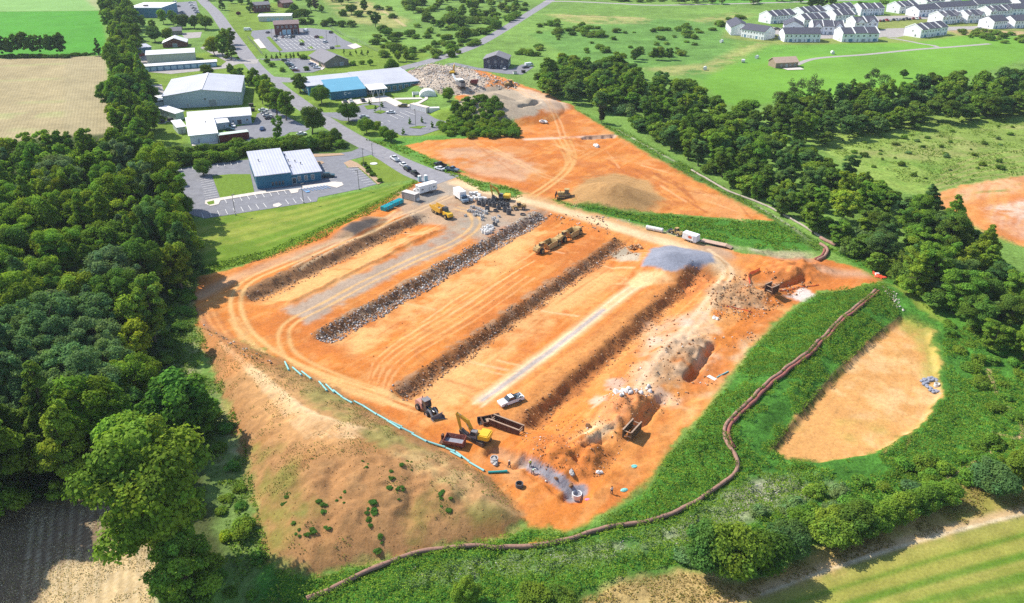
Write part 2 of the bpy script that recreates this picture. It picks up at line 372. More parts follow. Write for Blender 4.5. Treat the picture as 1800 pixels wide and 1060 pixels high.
# --- the dirt site
SITE = [(345, 505), (352, 488), (420, 468), (500, 440), (600, 392), (690, 345), (740, 318), (800, 300), (900, 318), (985, 345), (1110, 395), (1230, 428), (1330, 448), (1450, 455), (1530, 475), (1572, 490), (1500, 508), (1440, 512), (1390, 540), (1330, 600), (1290, 650), (1240, 720), (1170, 800), (1140, 850), (1060, 905), (990, 935), (930, 925), (800, 830), (640, 745), (500, 640), (440, 600), (380, 590), (345, 570)]
area(SITE, ORANGE, 1.0, var=.35, zone=1)
UP = [(712, 256), (760, 246), (915, 236), (905, 205), (820, 185), (800, 168), (725, 150), (715, 128), (755, 112), (800, 118), (850, 125), (915, 148), (965, 165), (1010, 190), (1080, 230), (1150, 268), (1250, 325), (1362, 388), (1310, 386), (1180, 375), (1090, 368), (1010, 355), (960, 340), (880, 328), (800, 296)]
area(UP, ORANGE, 1.0, var=.35, zone=1)
i = np.nonzero(ZONE == 1)[0]; sA, sB = ab(X_[i], Y_[i])
st = fbm(sA * .12, sB, 2.4, 111, 3); bl = fbm(X_[i], Y_[i], 22, 112, 3)
lowf = fbm(sA * .45, sB, 13, 113, 3)
mixin(i, sst(bl * .5 + lowf * .5, .46, .64) * .7, ORANGE_L); mixin(i, sst(st, .55, .72) * .5, (.60, .29, .095)); mixin(i, sst(1 - st, .56, .74) * .45, (.47, .155, .042))
mixin(i, sst(1 - bl, .52, .7) * .5, (.43, .135, .036)); mixin(i, sst(n3[i], .58, .78) * .35, (.58, .29, .105)); mixin(i, sst(1 - n4[i], .62, .85) * .4, RUST)
up_ = inside(X_[i], Y_[i], T2(UP)); s2_ = fbm(X_[i] * .5 + Y_[i] * .4, Y_[i] * .5 - X_[i] * .2, 6, 119, 4)
mixin(i, up_ * sst(s2_, .54, .66) * .6, (.40, .125, .035)); mixin(i, up_ * sst(1 - s2_, .56, .7) * .45, (.56, .29, .12))
# pale worn floors
for p in ([(590, 600), (700, 530), (830, 455), (920, 400), (980, 395), (900, 470), (800, 520), (680, 590), (620, 625)], [(710, 690), (830, 600), (960, 520), (1060, 470), (1100, 480), (960, 580), (860, 660), (820, 720), (760, 735)], [(455, 530), (560, 470), (680, 420), (770, 400), (700, 440), (590, 500), (500, 540)], [(1000, 770), (1100, 690), (1200, 580), (1260, 520), (1280, 560), (1180, 690), (1090, 770)], [(1110, 850), (1230, 700), (1330, 580), (1390, 540), (1300, 640), (1180, 790)]):
    area(p, (.63, .345, .135), 4, .8, holes=.41, var=.2)
# expansion: faint scraper-pass lines along the terraces
def abline(b0, a0, a1, w, c, op, wob=.5, **k):
    aa = np.linspace(a0, a1, 14); line(None, w, c, w * .4, op, world=[fromab(a, b0 + wob * math.sin(a * .13 + b0)) for a in aa], **k)
rs = random.Random(5)
for k in range(46):
    b0 = rs.uniform(-172, -62); a0 = rs.uniform(102, 175)
    abline(b0, a0, min(a0 + rs.uniform(18, 60), 212), rs.uniform(.25, .8), rs.choice([(.72, .42, .2), (.44, .15, .045), (.44, .15, .045), (.7, .36, .14)]), rs.uniform(.3, .65), breaks=.3)
for k in range(22):     # cross joints on the floors
    b0 = rs.choice([-162, -128, -118, -95, -90]); a0 = rs.uniform(112, 205)
    line(None, rs.uniform(.3, .8), rs.choice([(.44, .15, .045), (.74, .47, .26)]), .3, .55, world=[fromab(a0, b0 - 5), fromab(a0 + rs.uniform(-2, 2), b0 + 5)])
for k in range(9):      # curved passes where machines swing round the end of the banks
    o = k * 1.25
    line(None, .45, (.46, .17, .05) if k % 2 else (.7, .38, .16), .25, .6, world=[fromab(170, -121 + o), fromab(140, -120 + o), fromab(118, -119.5 + o * .8), fromab(108 - o * .1, -116 + o * .75), fromab(103 - o * .1, -111 + o * .7), fromab(100, -104 + o * .6)])
# banks: dark broken rock on the terrace faces
def bank(b0, b1, a0, a1, c, op, hole=0.0, c2=None):
    A_, B_ = ab(X_, Y_); i = np.nonzero((A_ > a0 - 4) & (A_ < a1 + 4) & (B_ > b0 - 4) & (B_ < b1 + 4))[0]
    e = (n3[i] - .5) * 3.4 + (n4[i] - .5) * 1.6
    m = sst(B_[i] + e, b0 - .6, b0 + .6) * (1 - sst(B_[i] + e, b1 - .6, b1 + .6)) * sst(A_[i] + e, a0 - 1, a0 + 1) * (1 - sst(A_[i] + e, a1 - 1, a1 + 1)) * op
    mixin(i, m, c, .6, n4)
    if c2 is not None: mixin(i, m * sst(n3[i] * .5 + n4[i] * .5, .5, .62), c2, .3, n4)
bank(-173.8, -168.4, 116, 190, (.30, .165, .08), .9, c2=(.19, .105, .05))
bank(-140.1, -135.2, 112, 214, (.24, .115, .05), .85, c2=(.38, .25, .15))
bank(-106.6, -102.1, 105, 209, (.28, .115, .042), .85, c2=(.34, .19, .10))
bank(-77.3, -72.6, 112, 203, (.36, .13, .04), .85, c2=(.22, .085, .03))
bank(-81, -76, 110, 200, (.44, .19, .06), .5)
# grey haul road with worn tracks
area([(495, 545), (640, 478), (760, 420), (798, 392), (830, 382), (845, 400), (790, 440), (700, 480), (610, 530), (540, 570)], GREY, 1.5, .85, holes=.3)
area([(700, 338), (790, 312), (850, 330), (930, 352), (960, 378), (880, 400), (830, 420), (760, 395), (700, 375)], (.38, .29, .2), 2, .85, holes=.25)
area([(770, 320), (820, 312), (860, 328), (830, 345), (780, 345)], GREY, 2, .8)
area([(715, 345), (735, 335), (775, 335), (770, 352), (735, 362)], (.23, .22, .2), 1, .8)
area([(800, 385), (850, 375), (900, 392), (960, 372), (870, 415), (840, 430)], GREY, 2, .6)
for off in (0, 1.3): line([(802, 366), (828, 374), (834, 398), (800, 425), (740, 450), (640, 497), (570, 535), (520, 560), (497, 585), (510, 625), (580, 662), (660, 690), (735, 722)], .8, TAN, .5, .85, off * 2 - 1)
tracks([(700, 372), (650, 402), (580, 432), (500, 465), (440, 492), (416, 520), (418, 555), (440, 592), (490, 630), (560, 662), (640, 688), (720, 716)], gap=2.6, w=1.1, op=.9)
tracks([(790, 345), (740, 368), (690, 388), (600, 428), (520, 470)], (.6, .42, .24), gap=2.2, op=.75)
tracks([(410, 560), (440, 605), (500, 645), (580, 675), (680, 708)], gap=2.0, op=.6)
line([(352, 520), (420, 486), (520, 448), (620, 405)], 5, (.45, .33, .22), 2, .5, breaks=.4)
line([(520, 455), (600, 415), (700, 375)], 3.0, (.40, .29, .19), 1.5, .6)
for k in range(6): line([(350 + 6 * k, 548), (362 + 9 * k, 575 + 3 * k), (430 + 10 * k, 622 + 3 * k), (520 + 10 * k, 668)], .5, (.27, .14, .07) if k % 2 else (.66, .36, .16), .3, .5)
line([(343, 545), (362, 575), (420, 608), (480, 640)], 2.2, (.25, .15, .1), .8, .7, breaks=.42)
# cross-site road, track with stone in the middle, right-hand track
line([(800, 312), (900, 342), (1000, 368), (1100, 400), (1200, 432), (1255, 455), (1278, 480)], 9, (.52, .33, .16), 3, .8)
line([(800, 322), (900, 347), (1000, 374), (1100, 405), (1200, 437), (1262, 466)], 5, (.68, .48, .28), 1.5, .9)
line([(1255, 440), (1330, 448), (1400, 450)], 10, (.36, .27, .19), 4, .75, breaks=.4)
line([(1300, 470), (1360, 478), (1450, 475), (1520, 482)], 5, (.44, .35, .26), 3, .5, breaks=.45)
line([(848, 702), (1000, 592), (1090, 522), (1135, 488)], 4.2, (.70, .46, .26), 1.2, .7)
line([(848, 702), (925, 648), (1000, 592), (1060, 545)], 1.9, (.36, .32, .30), .5, .9)
tracks([(840, 712), (925, 648), (1000, 592), (1090, 522), (1135, 488)], (.70, .50, .31), gap=2.2, w=.6, op=.8)
area([(1085, 500), (1120, 478), (1170, 472), (1180, 492), (1130, 505)], (.72, .45, .22), 2, .8, holes=.35)
tracks([(1240, 440), (1278, 472), (1268, 500), (1225, 560), (1160, 635), (1090, 715), (1010, 775)], (.66, .47, .28), gap=2.4, w=1.3, op=.8)
line([(1268, 500), (1160, 635), (1060, 745)], 4, (.60, .40, .24), 2, .6, breaks=.35)
for x, y, r in ((1205, 565, 2), (1150, 600, 1.6), (1080, 675, 2.2), (1052, 705, 1.8), (1160, 690, 2)):
    cx, cy, _ = PT(x, y); area(None, (.50, .40, .34), 1.2, .6, world=[(cx + r * math.cos(t), cy + r * 1.3 * math.sin(t)) for t in np.linspace(0, 6.28, 9)[:-1]])
area([(1375, 520), (1410, 508), (1438, 520), (1415, 530)], (.60, .52, .47), .8, .9)
# churned dark spoil
for p, c in (([(905, 790), (960, 762), (1040, 775), (1080, 800), (1040, 850), (980, 850), (920, 815)], (.52, .165, .04)), ([(1055, 740), (1080, 690), (1130, 690), (1150, 720), (1110, 755)], (.50, .17, .05)), ([(1140, 650), (1170, 600), (1235, 595), (1240, 620), (1190, 680), (1150, 690)], (.36, .23, .13)), ([(1240, 510), (1320, 490), (1380, 495), (1340, 540), (1260, 550)], (.36, .23, .125)), ([(1340, 470), (1400, 460), (1430, 480), (1350, 500)], (.54, .19, .055)), ([(1190, 500), (1250, 465), (1262, 490), (1210, 530)], (.46, .16, .05))):
    area(p, c, 1.5, .8, var=.5, vn=n3, holes=.3)
area([(1140, 570), (1330, 520), (1330, 600), (1250, 690), (1180, 720), (1110, 670)], (.50, .37, .26), 3, .55, holes=.5, vn=n3)
line([(918, 818), (1012, 874)], 1.8, (.25, .25, .28), .3, .95, edge=.12); line([(1004, 876), (1022, 866)], 2.4, (.25, .25, .28), .4, .95, edge=.15)
line([(870, 797), (918, 820)], 2.0, (.44, .30, .18), .5, .5)
area([(840, 800), (880, 800), (930, 840), (920, 860), (860, 830)], (.54, .30, .14), 2, .4, holes=.45)
# stockpiles
area([(1128, 468), (1145, 438), (1180, 432), (1250, 445), (1260, 462), (1225, 472), (1180, 478)], BLUEGREY, .8, 1, edge=.5)
area([(1072, 448), (1100, 434), (1128, 445), (1122, 458), (1090, 460)], (.36, .31, .23), .8, .95, edge=.4)
area([(600, 404), (640, 385), (668, 384), (655, 402), (625, 412)], (.115, .10, .09), .8, .95, edge=.5)
area([(1000, 345), (1030, 315), (1080, 303), (1140, 318), (1165, 350), (1140, 372), (1080, 372), (1010, 358)], (.40, .235, .095), 2, .95)
for k in range(11): line([(1015 + 4 * k, 312 + 3 * k), (1080 + 5 * k, 308 + 5 * k), (1150, 325 + 4 * k)], .4, (.26, .14, .055), .3, .6)
area([(800, 182), (830, 160), (880, 150), (940, 165), (962, 185), (940, 205), (880, 215), (815, 200)], (.36, .30, .22), 1.5, .95)
area([(900, 150), (960, 165), (1000, 190), (960, 198), (940, 178)], (.60, .46, .33), 3, .8)
area([(716, 140), (725, 122), (760, 112), (830, 122), (862, 140), (850, 162), (800, 168), (740, 155)], (.46, .39, .31), 2, .95, holes=.15, vn=n3)
for p in ([(760, 120), (772, 118), (772, 128), (755, 130)], [(780, 122), (800, 122), (805, 135), (782, 135)]): area(p, (.2, .16, .13), 1.5, .7)
# upper field details
area([(770, 265), (830, 258), (900, 270), (960, 300), (930, 320), (850, 310), (790, 290)], (.46, .33, .22), 3, .55, holes=.42)
for o in (0, 1.6, -1.8): tracks([(985 + o * 6, 240), (1003 + o * 3, 275), (995, 300), (965, 325), (935, 345)], (.58, .33, .12), gap=2.4, w=.9, op=.65)
tracks([(860, 258), (920, 290), (960, 310), (1000, 320)], (.66, .38, .17), gap=2, op=.6); tracks([(900, 150), (970, 190), (990, 240)], (.66, .4, .2), gap=2.4, op=.6)
line([(830, 250), (905, 305)], 1, (.38, .15, .06), .4, .6)
line([(925, 245), (1000, 242), (1080, 238)], 3, (.62, .5, .4), 1.5, .7, breaks=.4)
line([(1030, 240), (1078, 237)], 1.6, (.18, .09, .05), .5, .7)
for k in range(34):
    x = rs.uniform(960, 1310); y = 235 + (x - 1010) * .42 + rs.uniform(5, 40)
    line([(x, y), (x + rs.uniform(20, 60), y + rs.uniform(8, 30))], rs.uniform(.4, 1.4), rs.choice([(.36, .115, .035), (.36, .115, .035), (.64, .35, .16)]), .4, .65, breaks=.3)
# verges and ditches between the two dirt areas
area([(840, 318), (900, 330), (925, 340), (905, 348), (850, 335), (790, 305), (770, 290)], LUSH, 1.2, .9)
area([(965, 348), (1010, 358), (1100, 372), (1180, 378), (1300, 388), (1362, 390), (1400, 400), (1440, 430), (1440, 442), (1330, 438), (1230, 420), (1110, 390), (1000, 365)], (.07, .20, .025), 1.5, zone=6, var=.4)
line([(1010, 362), (1110, 392), (1240, 425), (1330, 440)], 1.6, (.5, .42, .33), 1, .7, breaks=.4)
area([(1010, 190), (1090, 225), (1200, 285), (1330, 360), (1400, 400), (1450, 430), (1470, 440), (1450, 452), (1362, 388), (1200, 305), (1080, 235)], (.10, .19, .035), 1.5, var=.5, zone=6)
line([(1085, 228), (1210, 297), (1370, 385), (1425, 425)], 1.0, (.48, .42, .33), .5, .65, breaks=.35)
area([(1455, 440), (1480, 430), (1560, 470), (1640, 500), (1800, 560), (1960, 600), (1960, 820), (1800, 800), (1640, 760), (1560, 500)], (.075, .20, .025), 2, zone=6, var=.5)
area([(1560, 500), (1600, 505), (1655, 560), (1680, 620), (1640, 640), (1630, 590), (1590, 560)], (.20, .26, .04), 2, zone=5, holes=.3)
# --- weeds bank, basin, rough ground in front
area([(1560, 500), (1500, 510), (1440, 515), (1395, 545), (1330, 605), (1290, 655), (1240, 725), (1170, 805), (1140, 860), (1060, 912), (1000, 940), (935, 930), (760, 965), (640, 992), (540, 1015), (470, 985), (440, 1075), (1000, 1100), (1300, 1000), (1800, 850), (1960, 800), (1800, 640), (1640, 560)], (.065, .185, .024), 1.2, zone=6, var=.6, vn=n3)
area([(660, 1010), (800, 985), (960, 972), (1060, 952), (1200, 915), (1290, 860), (1400, 830), (1480, 850), (1350, 905), (1200, 955), (1050, 985), (850, 1010), (700, 1040)], (.36, .32, .22), 2, .5, holes=.54)
area([(1280, 870), (1380, 830), (1430, 850), (1330, 900)], (.38, .34, .26), 2, .4, holes=.52)
area(BASIN, (.56, .285, .095), .8, zone=1, var=.22)
i = np.nonzero(inside(X_, Y_, W(BASIN)))[0]
mixin(i, sst(n2[i], .56, .7) * .5, (.34, .30, .07)); mixin(i, sst(n3[i] * .4 + n1[i] * .6, .52, .7) * .6, (.63, .41, .2)); mixin(i, sst(1 - n3[i], .58, .8) * .4, (.55, .26, .085))
area([(1588, 560), (1640, 580), (1652, 660), (1625, 680), (1615, 610)], (.30, .28, .06), 2, .7, holes=.38)
area([(1575, 560), (1600, 552), (1640, 575), (1600, 590)], (.24, .28, .05), 2, .7)
for k in range(7): line([(1380 + 35 * k, 806 - 2 * k), (1440 + 32 * k, 730 - 8 * k), (1500 + 20 * k, 660 - 10 * k)], .35, (.45, .24, .08), .2, .5, breaks=.3)
line([(1362, 786), (1450, 676), (1530, 598), (1582, 558)], .9, (.13, .09, .04), .4, .8)  # shade of the cut bank, painted as a dark line along the basin's left edge
# mown field and tan track in the lower right, dry grass bottom centre
area([(1330, 1045), (1450, 1005), (1600, 955), (1800, 905), (1960, 860), (1960, 1100), (1300, 1110)], (.155, .215, .022), .8, zone=5, var=.5)
area([(1340, 1045), (1480, 1000), (1640, 955), (1800, 912), (1960, 870), (1960, 900), (1700, 965), (1500, 1020), (1380, 1060)], (.085, .165, .018), 2, .6)
area([(1450, 1060), (1640, 1000), (1800, 960), (1960, 930), (1960, 1100), (1450, 1100)], (.30, .28, .07), 4, .6, holes=.47)
for k in range(24):
    line([(1290, 1058 + 11 * k), (1500, 995 + 11 * k), (1650, 948 + 11.5 * k), (1960, 860 + 12.5 * k)], rs.uniform(.5, 2.2), rs.choice([(.09, .17, .018), (.33, .29, .075), (.085, .18, .018), (.29, .265, .06)]), .6, .75, breaks=.26)
area([(1150, 1060), (1300, 1030), (1345, 1010), (1450, 960), (1560, 905), (1690, 850), (1800, 842), (1960, 800), (1960, 862), (1800, 905), (1600, 955), (1450, 1003), (1330, 1045), (1200, 1100)], (.25, .225, .05), 1.5, var=.4, zone=5)
area([(1150, 1060), (1300, 1030), (1450, 965), (1690, 858), (1960, 800), (1960, 862), (1600, 955), (1330, 1045)], (.45, .29, .11), 2, .7, holes=.5)
line([(1960, 868), (1800, 897), (1600, 950), (1450, 998), (1340, 1038), (1250, 1065)], 2.0, (.50, .34, .18), .8, .9)
line([(1960, 876), (1800, 903), (1600, 956), (1450, 1004), (1340, 1044)], .5, (.62, .52, .36), .3, .7, breaks=.3)
area([(1000, 1062), (1100, 1020), (1200, 1005), (1280, 1010), (1260, 1070), (1050, 1110)], (.43, .29, .12), 2, .9, holes=.33)
for p in ([(1665, 840), (1710, 815), (1740, 795)], [(1745, 760), (1790, 770), (1795, 745), (1772, 715)], [(1738, 650), (1752, 690)]): line(p, .7, (.56, .36, .19), .3, .85)
area([(940, 955), (975, 945), (985, 958)], ORANGE, .6, .9)
# --- stockpile
area(MOUND, (.345, .178, .072), .8, zone=1, var=.4, vn=n3)
i = np.nonzero(sdist(X_, Y_, W(MOUND)) > -1)[0]
mixin(i, sst(n2[i] * .5 + n3[i] * .5, .5, .64) * .75, (.30, .145, .05)); mixin(i, sst(1 - n3[i], .55, .72) * .4, (.46, .26, .11)); mixin(i, sst(n4[i], .6, .85) * .45, (.26, .13, .05))
area([(400, 620), (480, 650), (560, 690), (640, 760), (600, 790), (520, 780), (450, 730)], (.52, .29, .12), 4, .75, holes=.3)
for k in range(12): line([(385 + 8 * k, 600 + 6 * k), (450 + 9 * k, 670 + 5 * k), (540 + 14 * k, 770)], .5, (.64, .44, .24), .3, .65, breaks=.3)
area([(350, 575), (420, 600), (480, 640), (400, 660)], (.46, .19, .065), 3, .6)
for p in ([(500, 645), (560, 675), (640, 730), (720, 775), (820, 825), (800, 850), (700, 800), (600, 740), (520, 690)],):
    area(p, (.13, .17, .035), 1.5, .9, holes=.55, vn=n3); area(p, (.36, .25, .1), 2, .5, holes=.45)
area([(436, 790), (500, 780), (540, 850), (540, 960), (480, 985), (450, 900)], (.15, .18, .04), 2, .65, holes=.5, vn=n3)
area([(520, 900), (640, 850), (860, 850), (900, 910), (700, 960), (540, 990)], (.13, .165, .04), 2, .65, holes=.54, vn=n3)
area([(700, 800), (780, 800), (900, 900), (820, 880)], (.55, .37, .17), 3, .6, holes=.42)
COL *= (1 + .16 * (n4 - .5) + .12 * (n3 - .5))[:, None]
COL = np.clip(COL, .01, .8)
# ---------------------------------------------------------------- ground materials
def ground_mat(name, amp, scale, bump, dist, rows=None, speck=None):
    m, N, L, b = _mat(name); b.inputs['Roughness'].default_value = .95; b.inputs['Specular IOR Level'].default_value = .08
    at = N.new('ShaderNodeAttribute'); at.attribute_name = 'Col'
    tc = N.new('ShaderNodeTexCoord')
    def noise(s, d=8, r=.7):
        n = N.new('ShaderNodeTexNoise'); n.inputs['Scale'].default_value = s; n.inputs['Detail'].default_value = d; n.inputs['Roughness'].default_value = r
        L.new(tc.outputs['Object'], n.inputs['Vector']); return n
    def mr(src, a, b_, c, d):
        r = N.new('ShaderNodeMapRange'); r.inputs['From Min'].default_value = a; r.inputs['From Max'].default_value = b_; r.inputs['To Min'].default_value = c; r.inputs['To Max'].default_value = d
        L.new(src, r.inputs['Value']); return r
    def mul(col, fac):
        x = N.new('ShaderNodeMix'); x.data_type = 'RGBA'; x.blend_type = 'MULTIPLY'; x.inputs[0].default_value = 1; L.new(col, x.inputs[6]); L.new(fac, x.inputs[7]); return x.outputs[2]
    f = noise(scale); big = noise(scale * .13, 5, .6)
    c = mul(at.outputs['Color'], mr(f.outputs['Fac'], .3, .7, 1 - amp, 1 + amp).outputs['Result'])
    c = mul(c, mr(big.outputs['Fac'], .3, .7, 1 - amp * .5, 1 + amp * .5).outputs['Result'])
    hgt = f.outputs['Fac']
    if rows:
        mp = N.new('ShaderNodeMapping'); mp.inputs['Rotation'].default_value = (0, 0, rows[0]); L.new(tc.outputs['Object'], mp.inputs['Vector'])
        wv = N.new('ShaderNodeTexWave'); wv.bands_direction = 'X'; wv.inputs['Scale'].default_value = .314 / rows[1]; wv.inputs['Distortion'].default_value = 1.2; wv.inputs['Detail'].default_value = 3; wv.inputs['Detail Scale'].default_value = 1.5
        L.new(mp.outputs['Vector'], wv.inputs['Vector'])
        c = mul(c, mr(wv.outputs['Fac'], 0, 1, 1 - rows[2], 1 + rows[2]).outputs['Result'])
    if speck:
        v = N.new('ShaderNodeTexVoronoi'); v.inputs['Scale'].default_value = speck[0]; L.new(tc.outputs['Object'], v.inputs['Vector'])
        s = mr(v.outputs['Distance'], .05, .22, 1, 0); k = noise(.18, 4); kk = mr(k.outputs['Fac'], .48, .62, 0, speck[2])
        mm = N.new('ShaderNodeMath'); mm.operation = 'MULTIPLY'; L.new(s.outputs['Result'], mm.inputs[0]); L.new(kk.outputs['Result'], mm.inputs[1])
        x = N.new('ShaderNodeMix'); x.data_type = 'RGBA'; L.new(mm.outputs[0], x.inputs[0]); L.new(c, x.inputs[6]); x.inputs[7].default_value = (*speck[1], 1); c = x.outputs[2]
    L.new(c, b.inputs['Base Color'])
    bp = N.new('ShaderNodeBump'); bp.inputs['Strength'].default_value = bump; bp.inputs['Distance'].default_value = dist
    L.new(hgt, bp.inputs['Height']); L.new(bp.outputs['Normal'], b.inputs['Normal'])
    return m
GM = [ground_mat('meadow_grass', .42, .9, .9, .5), ground_mat('orange_clay', .2, 1.3, .6, .25, speck=(.9, (.2, .11, .06), .55)), ground_mat('crop_stubble', .24, 1.6, .6, .25, rows=(R(-24), 1.5, .075)),
      ground_mat('crop_leaf', .16, 1.2, .5, .25), ground_mat('pasture', .4, .7, .9, .5), ground_mat('mown_grass', .26, 1.7, .6, .2), ground_mat('weed_ground', .5, 1.2, 1.0, .5)]
GN = ['ground', 'dirt_ground', 'stubble_field', 'crop_field', 'pasture_field', 'mown_lawn', 'weedy_ground']
ny, nx = GX.shape
Pz = np.stack([X_, Y_, GZ.ravel()], 1)
jj, ii = np.meshgrid(np.arange(ny - 1), np.arange(nx - 1), indexing='ij')
v0 = (jj * nx + ii).ravel(); FQ = np.stack([v0, v0 + 1, v0 + nx + 1, v0 + nx], 1); FZ = ZONE[v0]
def grid_obj(name, faces, mats):
    u, inv = np.unique(faces, return_inverse=True); f = inv.reshape(-1, 4)
    me = bpy.data.meshes.new(name); me.vertices.add(len(u)); me.vertices.foreach_set('co', Pz[u].astype(np.float32).ravel())
    me.loops.add(f.size); me.loops.foreach_set('vertex_index', f.astype(np.int32).ravel())
    me.polygons.add(len(f)); me.polygons.foreach_set('loop_start', np.arange(0, f.size, 4, dtype=np.int32)); me.polygons.foreach_set('loop_total', np.full(len(f), 4, np.int32))
    me.polygons.foreach_set('use_smooth', np.ones(len(f), bool))
    a = me.attributes.new('Col', 'FLOAT_COLOR', 'POINT'); a.data.foreach_set('color', np.concatenate([COL[u], np.ones((len(u), 1))], 1).astype(np.float32).ravel())
    me.update(calc_edges=True); me.materials.append(mats)
    o = bpy.data.objects.new(name, me); C.objects.link(o); o['kind'] = 'structure'
    return o
for k in range(7):
    fs = FQ[FZ == k]
    if len(fs): grid_obj(GN[k], fs, GM[k])
# ---------------------------------------------------------------- roads, lots and their markings (thin sheets on the flat ground)
M_ASPH = mat('asphalt', (.25, .24, .255), .9, var=.14, scale=.25, bump=.1, spec=.15, dirt=(.31, .30, .30))
M_ASPH2 = mat('lot_asphalt', (.205, .205, .225), .9, var=.14, scale=.3, bump=.1, spec=.15, dirt=(.25, .25, .26))
M_DRIVE = mat('gravel_drive', (.36, .33, .31), .95, var=.2, scale=.5, bump=.2, spec=.1)
M_CONC = mat('concrete', (.60, .54, .48), .9, var=.12, scale=.8, spec=.15)
M_LAWN = mat('island_grass', (.14, .22, .03), .95, var=.3, scale=1.2, bump=.4, spec=.05)
M_MULCH = mat('mulch_bed', (.42, .29, .19), .95, var=.25, scale=2, bump=.3, spec=.05)
M_PAINT = mat('road_paint', (.78, .76, .72), .8, var=.15, scale=1.5)
M_BLUEP = mat('blue_paint', (.16, .34, .62), .8, var=.15, scale=1.5)
_zc = {'a': 0, 'b': 0, 'm': 0}
def layer(z):
    k = 'a' if z < .045 else ('b' if z < .08 else 'm'); _zc[k] += 1
    return {'a': .02, 'b': .16, 'm': .27}[k] + .0042 * _zc[k]
def sheet(name, px, m, z=.03, world=None):
    z = layer(z)
    pts = world if world is not None else W(px, z)
    bm = bmesh.new(); vs = [bm.verts.new((x, y, z)) for x, y in pts]
    f = bm.faces.new(vs); f.normal_update()
    if f.normal.z < 0: f.normal_flip()
    bmesh.ops.triangulate(bm, faces=[f])
    me = bpy.data.meshes.new(name); bm.to_mesh(me); bm.free(); me.materials.append(m)
    o = bpy.data.objects.new(name, me); C.objects.link(o); o['kind'] = 'structure'; return o
def marks(name, segs, m, w=.14, z=.1):
    mb = MB(); z = layer(z)
    for (x0, y0), (x1, y1) in segs:
        d = Vector((x1 - x0, y1 - y0, 0)); n = Vector((-d.y, d.x, 0)).normalized() * w / 2
        a = Vector((x0, y0, z)); b = Vector((x1, y1, z))
        mb.add([a - n, b - n, b + n, a + n], [(0, 1, 2, 3)])
    o = mb.build(name, m); o['kind'] = 'structure'; return o
def stalls(p0, q0, p1, q1, n):
    a0, b0, a1, b1 = (np.array(G(*p)) for p in (p0, q0, p1, q1)); out = []
    for k in range(n):
        t = k / max(n - 1, 1); out.append((tuple(a0 + (a1 - a0) * t), tuple(b0 + (b1 - b0) * t)))
    return out
def ribbon(px, w, name, m, z=.03):
    z = layer(z)
    pts = np.array(W(px)); q = []
    P = np.vstack([2 * pts[0] - pts[1], pts, 2 * pts[-1] - pts[-2]])
    for k in range(1, len(P) - 2):
        for t in np.arange(0, 1, .125):
            a, b, c, d = P[k - 1:k + 3]; q.append(.5 * (2 * b + (c - a) * t + (2 * a - 5 * b + 4 * c - d) * t * t + (3 * b - a - 3 * c + d) * t ** 3))
    q.append(pts[-1]); q = np.array(q)
    tg = np.gradient(q, axis=0); tg /= np.linalg.norm(tg, axis=1)[:, None]; nn = np.stack([-tg[:, 1], tg[:, 0]], 1)
    ww = np.interp(np.linspace(0, 1, len(q)), np.linspace(0, 1, len(w)), w)[:, None] / 2 if hasattr(w, '__len__') else w / 2
    l = q + nn * ww; r = q - nn * ww; mb = MB()
    for k in range(len(q) - 1): mb.add([(*r[k], z), (*r[k + 1], z), (*l[k + 1], z), (*l[k], z)], [(0, 1, 2, 3)])
    o = mb.build(name, m); o['kind'] = 'structure'; return q
main_c = [(335, -30), (356, 0), (378, 22), (398, 50), (424, 86), (450, 120), (487, 152), (530, 184), (575, 215), (620, 242), (662, 264), (702, 286), (740, 304), (785, 318)]
q = ribbon(main_c, [10, 10, 10, 10, 10, 9.5, 9.5, 9, 9, 10, 13, 15], 'road', M_ASPH)
ribbon([(462, 138), (520, 141), (600, 137), (672, 128), (722, 116), (770, 103), (830, 82), (880, 55), (925, 27), (962, 4), (1000, -22)], [13, 10, 9, 9, 8.5, 8.5], 'road', M_ASPH, .036)
ribbon([(955, 3), (1000, 2.5), (1080, 6), (1140, 9), (1230, 8), (1420, 3), (1540, -1), (1650, -6)], 6, 'road', M_DRIVE, .034)
ribbon([(1400, 114), (1420, 106), (1450, 101), (1520, 96), (1600, 88), (1638, 85), (1680, 82), (1740, 77)], 4, 'driveway', M_DRIVE)
ribbon([(1648, 83), (1640, 80), (1620, 77), (1595, 72), (1560, 66)], 3.5, 'driveway', M_DRIVE, .034)
sheet('driveway', [(1545, 64), (1600, 53), (1640, 50), (1640, 53), (1605, 60), (1575, 66)], M_DRIVE, .04)
sheet('road', [(1440, 34), (1530, 29), (1640, 26), (1700, 22), (1700, 27), (1640, 33), (1500, 38), (1445, 40)], M_DRIVE, .03)
sheet('road', [(1500, 62), (1560, 50), (1665, 47), (1760, 45), (1860, 42), (1860, 48), (1700, 52), (1590, 58), (1545, 66), (1440, 68), (1360, 60), (1300, 55), (1350, 46), (1420, 56)], M_DRIVE, .034)
